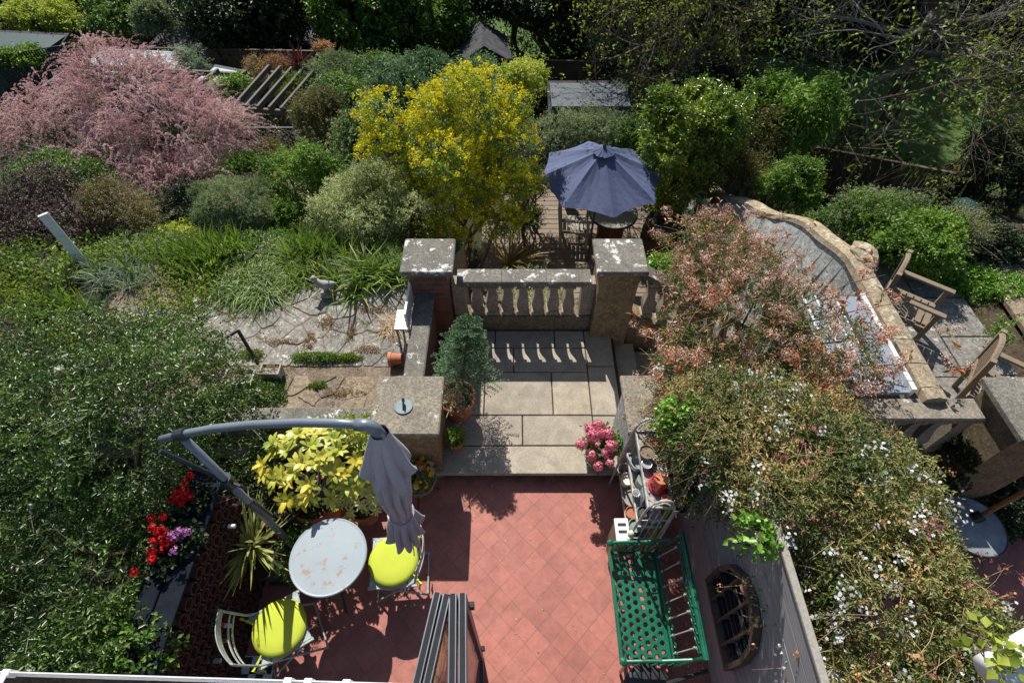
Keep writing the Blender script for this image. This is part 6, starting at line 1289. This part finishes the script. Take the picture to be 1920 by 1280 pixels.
for z in range(12): rs.append([(c.x + (.20 + .012 * sin(a_ * 9 + z)) * cos(a_) - .12, c.y + .3 * sin(a_), -2.1 + z * .145) for a_ in [(-1.6 + 3.2 * k / 16) for k in range(17)]])
m.rings(rs, close=False, cap=False); m.build('wicker', 'wicker', t); m = MB(); m.tube([(x, y, z + .01) for x, y, z in rs[-1]], .014, 6); m.build('rope', 'teal_rope', t)
rng = np.random.default_rng(4); pp = np.array([p for r_ in rs for p in r_]); pp = np.repeat(pp, 6, 0) + rng.normal(size=(len(pp) * 6, 3)) * .03; V, T = leafgeo(pp, nrm(rng.normal(size=pp.shape)), np.full(len(pp), .04), np.full(len(pp), .006), rng); npmesh('loose_fibres', V, T, 'fl_pale', t, np.repeat(rng.random(len(pp)), 2))
# balustrade-gap planting
shrub('heather', 'pale flowering low plants seen through the balusters', 'plant', 1000, 560, 4.62, 110, 20, 900, 'lf_vari', 4, 62, trunk=False, gz=-.4, L=.12, nl=8, ll=.028, lw=.012, flowers=[(.3, 'fl_pale', 10, .02, .012, 'flowers')])
# neighbour glass table and parasol pole
c = G(1822, 985, .1); t = thing('glass_table', 'round glass-topped table at the right edge, with a wooden parasol pole through it', 'table', (c.x, c.y, -.62))
MB().lathe([(.001, 0), (.28, 0), (.28, .012), (.001, .012)], (0, 0, .72), 40).build('tabletop', 'glass_top', t, world=False); m = MB(); m.lathe([(.28, .71), (.29, .71), (.29, .735), (.28, .735)], n=40, cap=False); m.build('rim', 'black_iron', t, world=False)
for k in range(4): a = R(45 + 90 * k); MB().tube([(.26 * cos(a), .26 * sin(a), .71), (.2 * cos(a), .25 * sin(a), .35), (.34 * cos(a), .34 * sin(a), 0)], .014, 6).build('leg', 'black_iron', t, world=False)
t = thing('parasol_pole', "varnished wooden pole rising from the neighbour's glass table", 'pole', G(1838, 967, .13)); MB().tube([G(1838, 967, .13), G(1960, 900, 1.0)], .022, 10).build('pole', 'handle_wood', t); MB().tube([G(1826, 972, .10), G(1842, 965, .16)], .05, 10).build('collar', 'black_iron', t)
t = thing('iron_chair', 'black iron garden chair partly hidden by the jasmine at the right edge', 'chair', (2.75, .95, -.62)); cx, cy_ = 3.02, .92
m = MB(); m.tube([(cx + .2 * cos(2 * pi * k / 20), cy_ + .2 * sin(2 * pi * k / 20), -.18) for k in range(21)], .012, 5)
for k in range(-3, 4): q = math.sqrt(.04 - (k * .055) ** 2); m.tube([(cx + k * .055, cy_ - q, -.18), (cx + k * .055, cy_ + q, -.18)], .006, 4); m.tube([(cx - q, cy_ + k * .055, -.175), (cx + q, cy_ + k * .055, -.175)], .006, 4)
m.build('seat', 'black_iron', t); m = MB(); m.tube([(cx + .2, cy_ - .18, -.18), (cx + .26, cy_ - .18, .2), (cx + .27, cy_, .28), (cx + .26, cy_ + .18, .2), (cx + .2, cy_ + .18, -.18)], .012, 6); m.build('backrest', 'black_iron', t)
for k in range(4): a = R(45 + 90 * k); MB().tube([(cx + .18 * cos(a), cy_ + .18 * sin(a), -.18), (cx + .24 * cos(a), cy_ + .24 * sin(a), -.615)], .010, 5).build('leg', 'black_iron', t)

# fallen petals, leaves and moss on the paving
def litter(name, lab, n, reg, z, mat, ll, seed):
    rng = np.random.default_rng(seed); x = rng.uniform(reg[0], reg[1], n); y = rng.uniform(reg[2], reg[3], n); b = np.stack([x, y, np.full(n, z + .002)], 1); l = nrm(np.stack([rng.normal(size=n), rng.normal(size=n), np.full(n, .08)], 1))
    V, T = leafgeo(b, l, ll * rng.uniform(.5, 1.2, n), ll * .45 * rng.uniform(.5, 1.2, n), rng, .05, 0, 6); o = npmesh(name, V, T, mat, None, np.repeat(rng.random(n), 2)); o['kind'] = 'stuff'; o['label'] = lab
litter('fallen_leaves', 'scattered fallen leaves on the red tiles', 90, (-1.2, 1.5, .3, 2.2), 0, 'lf_dry', .022, 1)
litter('fallen_leaves', 'fallen leaves along the fence behind the bench', 160, (1.36, 1.58, .0, 2.1), 0, 'lf_dry', .03, 2)
litter('fallen_leaves', 'fallen bits on the landing slabs', 70, (-.7, 1.1, 2.3, 4.0), .15, 'lf_dry', .018, 3)
rng = np.random.default_rng(6); js = []
for y_ in (2.20, 2.51, 2.865, 3.42, 3.76):
    k = int(rng.uniform(25, 60)); xx = rng.uniform(-.8, 1.15, k); js += [(a, y_ + rng.normal() * .004, .128) for a in xx if sin(a * 7 + y_ * 9) > .1]
for x_ in (.85,): js += [(x_ + rng.normal() * .004, b_, .128) for b_ in rng.uniform(2.2, 4, 60) if sin(b_ * 8) > 0]
js += [(a, 2.195 + rng.normal() * .006, .004) for a in rng.uniform(-.7, 1.0, 60)]
js = np.repeat(np.array(js), 6, 0) + rng.normal(size=(len(js) * 6, 3)) * .005; V, T = leafgeo(js, nrm(rng.normal(size=js.shape) + np.array([0, 0, 1])), rng.uniform(.008, .02, len(js)), rng.uniform(.004, .008, len(js)), rng)
o = npmesh('moss', V, T, 'lf_moss', None, np.repeat(rng.random(len(js)), 2)); o['kind'] = 'stuff'; o['label'] = 'moss and weeds in the slab joints'
# ================================================================ FAR GARDEN, FENCES, SHEDS, TREES
def fence(lab, a, b_, h, mat, bw=.14, rail=True, cap=True, group='board fences', gap=.006, z=None):
    a, b_ = Vector(a), Vector(b_); t = thing('board_fence', lab, 'fence', (a.x, a.y, z if z is not None else height(a.x, a.y)), group=group); m = MB(); L = (b_ - a).xy.length; n = int(L / bw); r = random.Random(int(L * 10))
    for k in range(n):
        p, q = a.lerp(b_, k / n), a.lerp(b_, (k + 1) / n); p, q = Vector((p.x, p.y, 0)), Vector((q.x, q.y, 0)); d = (q - p).normalized(); e = Vector((-d.y, d.x, 0)); p += d * gap; z0 = (z if z is not None else height(p.x, p.y)) - .05; z1 = a.z + (b_.z - a.z) * k / n + r.uniform(-.008, .008); o = e * (.004 if k % 2 else 0)
        m.rings([[tuple(v + Vector((0, 0, zz)) + o) for v in (p, q, q + e * .018, p + e * .018)] for zz in (z0, z1)])
    m.build('board', mat, t)
    d = (b_ - a); d.z = 0; d.normalize(); e = Vector((-d.y, d.x, 0))
    if cap: MB().bar(a + Vector((0, 0, .02)), b_ + Vector((0, 0, .02)), .06, .03).build('cap_rail', mat, t)
    if rail: MB().bar(a - e * .04 - Vector((0, 0, .45)), b_ - e * .04 - Vector((0, 0, .45)), .07, .05).build('rail', mat, t)
    for k in range(int(L / 1.83) + 1):
        p = a.lerp(b_, min(1, k * 1.83 / L)) - e * .05; MB().bar(Vector((p.x, p.y, p.z + .06)), Vector((p.x, p.y, (z if z is not None else height(p.x, p.y)) - .1)), .09).build('post', mat, t)
    return t
p, q = A(598, 105, 13.6), A(1130, 118, 13.6); fence('long dark board fence across the end of the garden', p, q, 1.8, 'fence_brown')
p, q = A(290, 92, 14.6), A(596, 98, 13.7); fence('dark fence panel left of the long far fence', p, q, 1.8, 'fence_brown')
p, q = G(1530, 278, -.75), G(1700, 300, -.65); fence('dark fence section in shade right of the sapling', (p.x, p.y, -.75), (q.x, q.y, -.75), 1.8, 'fence_brown', z=-2.0)
a_, b_ = A(1326, 380, 7.3), A(1402, 384, 6.6); fence('pale upright grey boards at the far end of the party wall beside the laurel', a_, b_, 1.8, 'fence_grey', .10, cap=False, rail=False, z=-2.1)
p2 = G(1830, 335, -.75); fence('sunlit slatted fence section with striped shadows at the right', (q.x, q.y, -.75), (p2.x, p2.y, -.75), 1.8, 'fence_olive', .07, gap=.014, z=-2.0)
def shed(lab, px, py, Y, w_, d, hw, rot, wall, roof, pitch=.25, name='shed'):
    c = A(px, py, Y); zr = c.z; t = thing(name, lab, 'shed', (c.x, c.y, zr - hw), group='garden sheds'); T = Matrix.Translation((c.x, c.y, zr - hw)) @ Matrix.Rotation(rot, 4, 'Z')
    MB().box(-w_ / 2 + .05, w_ / 2 - .05, -d / 2 + .05, d / 2 - .05, -.6, hw - .02).xf(T).build('wall', wall, t)
    m = MB()
    if pitch > 0:
        for s_ in (-1, 1): m.rings([[(x, 0, hw + pitch), (x, s_ * d / 2, hw), (x, s_ * d / 2, hw - .05), (x, 0, hw + pitch - .05)] for x in (-w_ / 2, w_ / 2)])
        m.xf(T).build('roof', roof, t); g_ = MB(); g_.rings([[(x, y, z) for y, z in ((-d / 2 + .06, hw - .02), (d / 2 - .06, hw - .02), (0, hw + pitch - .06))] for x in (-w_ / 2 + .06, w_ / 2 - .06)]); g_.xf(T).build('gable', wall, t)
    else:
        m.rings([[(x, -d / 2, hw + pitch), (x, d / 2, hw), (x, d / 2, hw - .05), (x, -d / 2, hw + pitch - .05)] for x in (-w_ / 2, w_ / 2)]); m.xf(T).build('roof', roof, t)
    m = MB(); m.box(w_ * .1, w_ * .1 + .6, -d / 2 + .02, -d / 2 + .05, -.5, hw - .35); m.xf(T).build('door', roof, t)
    return t
shed('slate-roofed shed in dappled shade below the bare tree', 1105, 175, 11.2, 1.75, 1.1, 1.7, 0, 'slate_blue', 'shaded_felt_roof', -.35)
shed('gabled dark shed beyond the far fence', 905, 94, 15.4, 1.6, 1.5, 1.4, R(96), 'fence_brown', 'shaded_felt_roof', .45)
shed('grey felt-roofed shed at the far left edge', 30, 80, 15.5, 2.2, 1.4, 1.6, R(-6), 'teal_box', 'shaded_felt_roof', -.3)
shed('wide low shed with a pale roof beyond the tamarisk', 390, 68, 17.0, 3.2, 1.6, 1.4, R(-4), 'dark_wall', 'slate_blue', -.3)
shed('small flat dark roof left of the wide low shed', 330, 52, 19, 1.8, 1.3, 1.4, 0, 'dark_wall', 'shaded_felt_roof', -.2)
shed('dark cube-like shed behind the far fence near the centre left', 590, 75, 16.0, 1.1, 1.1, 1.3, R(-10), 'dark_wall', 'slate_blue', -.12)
shed('pale blue-roofed cold frame below the tamarisk rafters', 250, 115, 13.5, 2.4, 1.2, .7, R(-6), 'sky_panel', 'sky_panel', -.15)
shed('small pale roof behind the pergola', 415, 142, 12.3, 1.0, .8, .8, R(-20), 'sky_panel', 'slate_blue', -.2)
t = thing('garden_hut', 'pinkish sunlit hut with a pale deck seen under the dark tree', 'hut', A(555, 70, 19)); c = A(560, 60, 19)
MB().box(c.x - .1, c.x + 1.1, c.y, c.y + 1.5, -2.6, c.z + .5).build('wall', 'pinkish', t); MB().box(c.x - .2, c.x + 1.2, c.y - .15, c.y + 1.6, c.z + .5, c.z + .58).build('roof', 'cream', t); MB().box(c.x + .2, c.x + .6, c.y - .03, c.y - .001, -2.5, c.z + .1).build('door', 'cream', t)
MB().box(c.x - 1.3, c.x + 1.3, c.y - 1.5, c.y - .1, -2.7, -2.3).build('deck', 'white_paint', t)
l0, l1 = A(-10, 120, 12.4), A(125, 96, 13); t = thing('trellis_fence', 'square trellis fence panels at the upper left edge', 'trellis', (l0.x, l0.y, -2.4))
p, q = l0, l1; m = MB()
for k in range(28): a = p.lerp(q, k / 27); m.bar(Vector((a.x, a.y, -1.35)), Vector((a.x, a.y, -.45)), .02)
for z in [-1.3 + .12 * k for k in range(8)]: m.bar(Vector((p.x, p.y, z)), Vector((q.x, q.y, z)), .02)
m.build('trellis_panel', 'black_iron', t); m = MB(); 
for k in range(28): a, b_ = p.lerp(q, k / 28), p.lerp(q, (k + 1) / 28); m.rings([[(v.x, v.y + o, z) for v, o in ((a, 0), (b_, 0), (b_, .02), (a, .02))] for z in (-2.5, -1.38)])
m.build('lower_boards', 'fence_olive', t)
# distant shrubs
shrub('golden_hedge', 'golden green hedge at the top left', 'hedge', 90, 38, 17, 78, 26, 1500, 'lf_lime', 4, 81, L=.3, nl=9, ll=.10, lw=.05, group='far bushes')
shrub('maroon_bush', 'dark red bush at the top edge above the golden hedge', 'shrub', 110, 2, 20, 50, 14, 500, 'lf_maroon', 2, 82, L=.3, nl=8, ll=.12, lw=.06, group='far bushes')
shrub('holly_bush', 'dark glossy round bush right of the golden hedge', 'shrub', 225, 38, 16.5, 60, 42, 1600, 'lf_green', 4, 83, L=.3, nl=9, ll=.09, lw=.05, group='far bushes')
shrub('holly_bush', 'second round bush left of the pale shed roof', 'shrub', 290, 42, 16.2, 38, 36, 900, 'lf_grey', 3, 84, L=.3, nl=9, ll=.09, lw=.04, group='far bushes')
shrub('green_shrub', 'small fresh green bush behind the flat roofs', 'shrub', 330, 30, 20, 40, 18, 500, 'lf_bright', 3, 85, L=.3, nl=8, ll=.12, lw=.06, group='far bushes')
shrub('hebe', 'pale grey-green small bush in front of the dark far fence', 'shrub', 365, 118, 13.2, 30, 26, 700, 'lf_silver', 3, 86, L=.2, nl=9, ll=.05, lw=.025, group='far bushes')
shrub('low_bush', 'light green foliage below the trellis at the left edge', 'shrub', 30, 105, 12.8, 45, 14, 500, 'lf_bright', 3, 87, L=.2, nl=8, ll=.07, lw=.04, group='far bushes')
shrub('green_shrub', 'sunlit green bush left of the pergola', 'shrub', 435, 165, 10.6, 36, 24, 600, 'lf_bright', 3, 88, L=.18, nl=8, ll=.06, lw=.03, group='far bushes')
shrub('twiggy_bush', 'brownish twiggy bush at the back of the pergola', 'shrub', 500, 130, 11.9, 40, 18, 600, 'lf_sedum', 3, 89, L=.22, nl=8, ll=.05, lw=.02, group='far bushes')
shrub('copper_bush', 'small copper coloured bush on the far fence', 'shrub', 607, 92, 13.2, 16, 12, 200, 'lf_jas_tip', 2, 90, L=.18, nl=8, ll=.06, lw=.03, group='far bushes')
# big trees
def tree(lab, px, py, Y, crowns, n, mat, seed, L=.4, ll=.13, lw=.07, gap=.5, nl=8, tr=.16, inner=.45, name='broadleaf_tree', inner_mat=None):
    bl = [B(*c) for c in crowns]; p = A(px, py, Y); z0 = height(p.x, Y); t = thing(name, lab, 'tree', (p.x, Y, z0), group='trees beyond the fence')
    foliage(t, bl, n, mat, L, nl, ll, lw, seed=seed, gap=gap, inner=inner, lump=.25, gfreq=1.1, low=-.8, name='crown')
    m = MB(); topc = Vector((sum(b[0] for b in bl) / len(bl), sum(b[1] for b in bl) / len(bl), max(b[2] for b in bl))); m.tube([(p.x, Y, z0 - .1), (p.x + .1, Y, (z0 + topc.z) / 2), topc], [tr, tr * .8, tr * .4], 10); m.build('trunk', 'bark', t)
    m = MB(); limbs(m, ((p.x + .1), Y, (z0 + topc.z) / 2), [b[:3] for b in bl], tr * .5, seed); m.build('limb', 'bark', t); return t
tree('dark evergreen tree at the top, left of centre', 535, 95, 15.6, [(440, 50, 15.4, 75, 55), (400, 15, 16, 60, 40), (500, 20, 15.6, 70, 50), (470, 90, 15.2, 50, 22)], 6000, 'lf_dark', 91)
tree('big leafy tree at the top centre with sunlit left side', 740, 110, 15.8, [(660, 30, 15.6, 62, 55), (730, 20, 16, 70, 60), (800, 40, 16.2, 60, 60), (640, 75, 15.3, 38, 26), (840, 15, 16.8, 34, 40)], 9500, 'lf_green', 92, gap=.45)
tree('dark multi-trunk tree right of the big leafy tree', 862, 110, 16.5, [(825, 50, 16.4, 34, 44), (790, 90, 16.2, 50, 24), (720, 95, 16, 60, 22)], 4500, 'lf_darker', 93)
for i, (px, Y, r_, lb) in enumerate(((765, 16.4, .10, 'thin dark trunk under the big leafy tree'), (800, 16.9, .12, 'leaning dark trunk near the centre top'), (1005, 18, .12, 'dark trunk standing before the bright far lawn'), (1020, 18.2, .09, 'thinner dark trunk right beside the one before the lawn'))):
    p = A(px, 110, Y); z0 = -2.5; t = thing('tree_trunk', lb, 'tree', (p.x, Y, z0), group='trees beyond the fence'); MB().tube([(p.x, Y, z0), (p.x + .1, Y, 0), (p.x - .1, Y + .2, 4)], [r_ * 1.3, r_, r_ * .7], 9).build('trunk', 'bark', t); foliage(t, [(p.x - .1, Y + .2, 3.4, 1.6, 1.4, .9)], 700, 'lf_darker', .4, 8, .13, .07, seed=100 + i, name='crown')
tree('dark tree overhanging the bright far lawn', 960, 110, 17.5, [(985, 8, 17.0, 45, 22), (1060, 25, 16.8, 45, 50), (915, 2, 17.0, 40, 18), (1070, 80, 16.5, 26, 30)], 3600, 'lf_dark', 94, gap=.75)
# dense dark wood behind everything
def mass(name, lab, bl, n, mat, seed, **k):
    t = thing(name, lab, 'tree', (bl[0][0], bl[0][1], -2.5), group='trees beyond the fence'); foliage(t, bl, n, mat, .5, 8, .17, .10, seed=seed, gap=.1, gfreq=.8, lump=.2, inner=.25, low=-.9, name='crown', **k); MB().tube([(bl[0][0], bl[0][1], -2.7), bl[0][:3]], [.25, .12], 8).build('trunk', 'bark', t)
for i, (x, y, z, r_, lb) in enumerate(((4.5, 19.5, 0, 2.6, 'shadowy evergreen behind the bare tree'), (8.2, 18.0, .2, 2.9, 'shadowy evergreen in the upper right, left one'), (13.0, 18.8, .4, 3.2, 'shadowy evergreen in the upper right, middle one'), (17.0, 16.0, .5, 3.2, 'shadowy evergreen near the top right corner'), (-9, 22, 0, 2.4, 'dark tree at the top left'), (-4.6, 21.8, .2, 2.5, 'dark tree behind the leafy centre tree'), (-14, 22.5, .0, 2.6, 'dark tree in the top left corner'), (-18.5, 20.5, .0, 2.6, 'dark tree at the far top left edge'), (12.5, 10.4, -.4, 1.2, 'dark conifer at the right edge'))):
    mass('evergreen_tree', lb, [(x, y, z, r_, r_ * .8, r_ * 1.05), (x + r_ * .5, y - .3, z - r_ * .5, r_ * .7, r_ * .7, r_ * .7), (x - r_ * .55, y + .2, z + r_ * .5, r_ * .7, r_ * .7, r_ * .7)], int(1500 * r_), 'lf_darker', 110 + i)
# tall canopy above the frame, throwing shade over the far ground
for i, (x, y, z, r_, lb) in enumerate(((4.6, 20.5, 6.5, 3.4, 'high crown above the far wood'), (15.5, 19.5, 6.5, 3.4, 'high crown above the right wood'))):
    mass('tall_tree', lb, [(x, y, z, r_, r_ * .8, r_ * .7), (x + 1.5, y - 1, z - 1, r_ * .6, r_ * .6, r_ * .5)], int(1100 * r_), 'lf_dark', 130 + i)
# bare spring trees
def bare(lab, base, top, r0, dirs, seed, leafn, mat='twig', L=3.0, depth=3):
    t = thing('bare_tree', lab, 'tree', base, group='bare spring trees'); rnd = random.Random(seed); m = MB(); base, top = Vector(base), Vector(top); m.tube([base, base.lerp(top, .5) + Vector((.1, .1, 0)), top], [r0, r0 * .8, r0 * .55], 10); m.build('trunk', 'bark', t)
    m = MB(); tips = []
    for f, d, l in dirs: branch(m, base.lerp(top, f), Vector(d).normalized(), l, r0 * .26, depth, rnd, tips, .42, (5, 8), 5, .0)
    m.build('branches', mat, t)
    rng = np.random.default_rng(seed); tp = np.array([list(x) for x in tips]); k = rng.random(len(tp)) < leafn; q = np.repeat(tp[k], 7, 0) + rng.normal(size=(int(k.sum()) * 7, 3)) * .07; V, T = leafgeo(q, nrm(rng.normal(size=q.shape)), rng.uniform(.05, .10, len(q)), rng.uniform(.03, .05, len(q)), rng); npmesh('leaves', V, T, 'lf_bare', t, np.repeat(rng.random(len(q)), 2)); return len(tips)
nt_ = 0
nt_ += bare('fine-twigged bare tree with fresh yellow-green buds over the slate shed', (4.1, 13.6, -2.4), (3.7, 13.0, 2.6), .2, [(.35, (-1, -.3, .1), 2.0), (.45, (-.8, -.6, 0), 2.2), (.55, (-1, -.2, .3), 2.2), (.5, (-.3, -1, -.2), 1.9), (.7, (-.9, -.5, .2), 2.2), (.6, (.4, -.9, 0), 1.9), (.8, (-.4, -.9, .1), 2.0), (.4, (.5, -.8, -.2), 1.6), (.9, (.6, -.6, .2), 2.0), (.95, (-1, -.1, -.3), 2.2), (.75, (-.1, -1, -.4), 2.0)], 3, .30)
nt_ += bare('spreading bare tree with pale twisted branches at the upper right', (9.4, 12.6, -2.3), (8.4, 12.0, 1.8), .22, [(.4, (-1, -.5, .1), 2.6), (.6, (-1, -.2, .1), 3.0), (.7, (-.7, -.9, 0), 2.6), (.5, (.2, -1, .1), 2.2), (.8, (.6, -.9, 0), 2.6), (.95, (-.9, -.3, .2), 3.0), (.9, (.9, -.4, .1), 2.4), (.65, (1, -.5, .0), 2.4)], 4, .22, 'grey_twig')
nt_ += bare('leaning bare tree with a dark trunk at the right edge', (10.0, 8.6, -1.9), (9.6, 9.4, 1.6), .12, [(.4, (-1, -.1, .2), 1.8), (.6, (-.8, .3, .2), 2.0), (.8, (-.9, -.2, .3), 2.2), (.95, (.2, -.4, .8), 1.8), (.7, (-.5, -.7, .2), 1.6)], 5, .3, 'twig')
shrub('evergreen_shrub', 'dark bush under the leaning bare tree at the right edge', 'shrub', 1860, 330, 8.6, 75, 70, 2200, 'lf_dark', 5, 141, L=.25, nl=9, ll=.07, lw=.035)
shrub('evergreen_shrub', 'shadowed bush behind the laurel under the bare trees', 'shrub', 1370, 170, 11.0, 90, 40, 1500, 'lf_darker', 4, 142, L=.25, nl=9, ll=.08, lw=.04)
t = thing('compost_bin', 'teal plastic bin in the shade below the slatted fence', 'bin', A(1815, 385, 7.2)); c = A(1815, 385, 7.2); MB().lathe([(.24, 0), (.22, .4), (.2, .45), (.001, .46)], (c.x, c.y, c.z - .5), 12).build('bin_body', 'teal_box', t); MB().lathe([(.205, .44), (.21, .48), (.18, .52), (.001, .53)], (c.x, c.y, c.z - .5), 16).build('lid', 'teal_box', t)
print('LEAVES', NLEAF[0], 'TIPS', nt_)
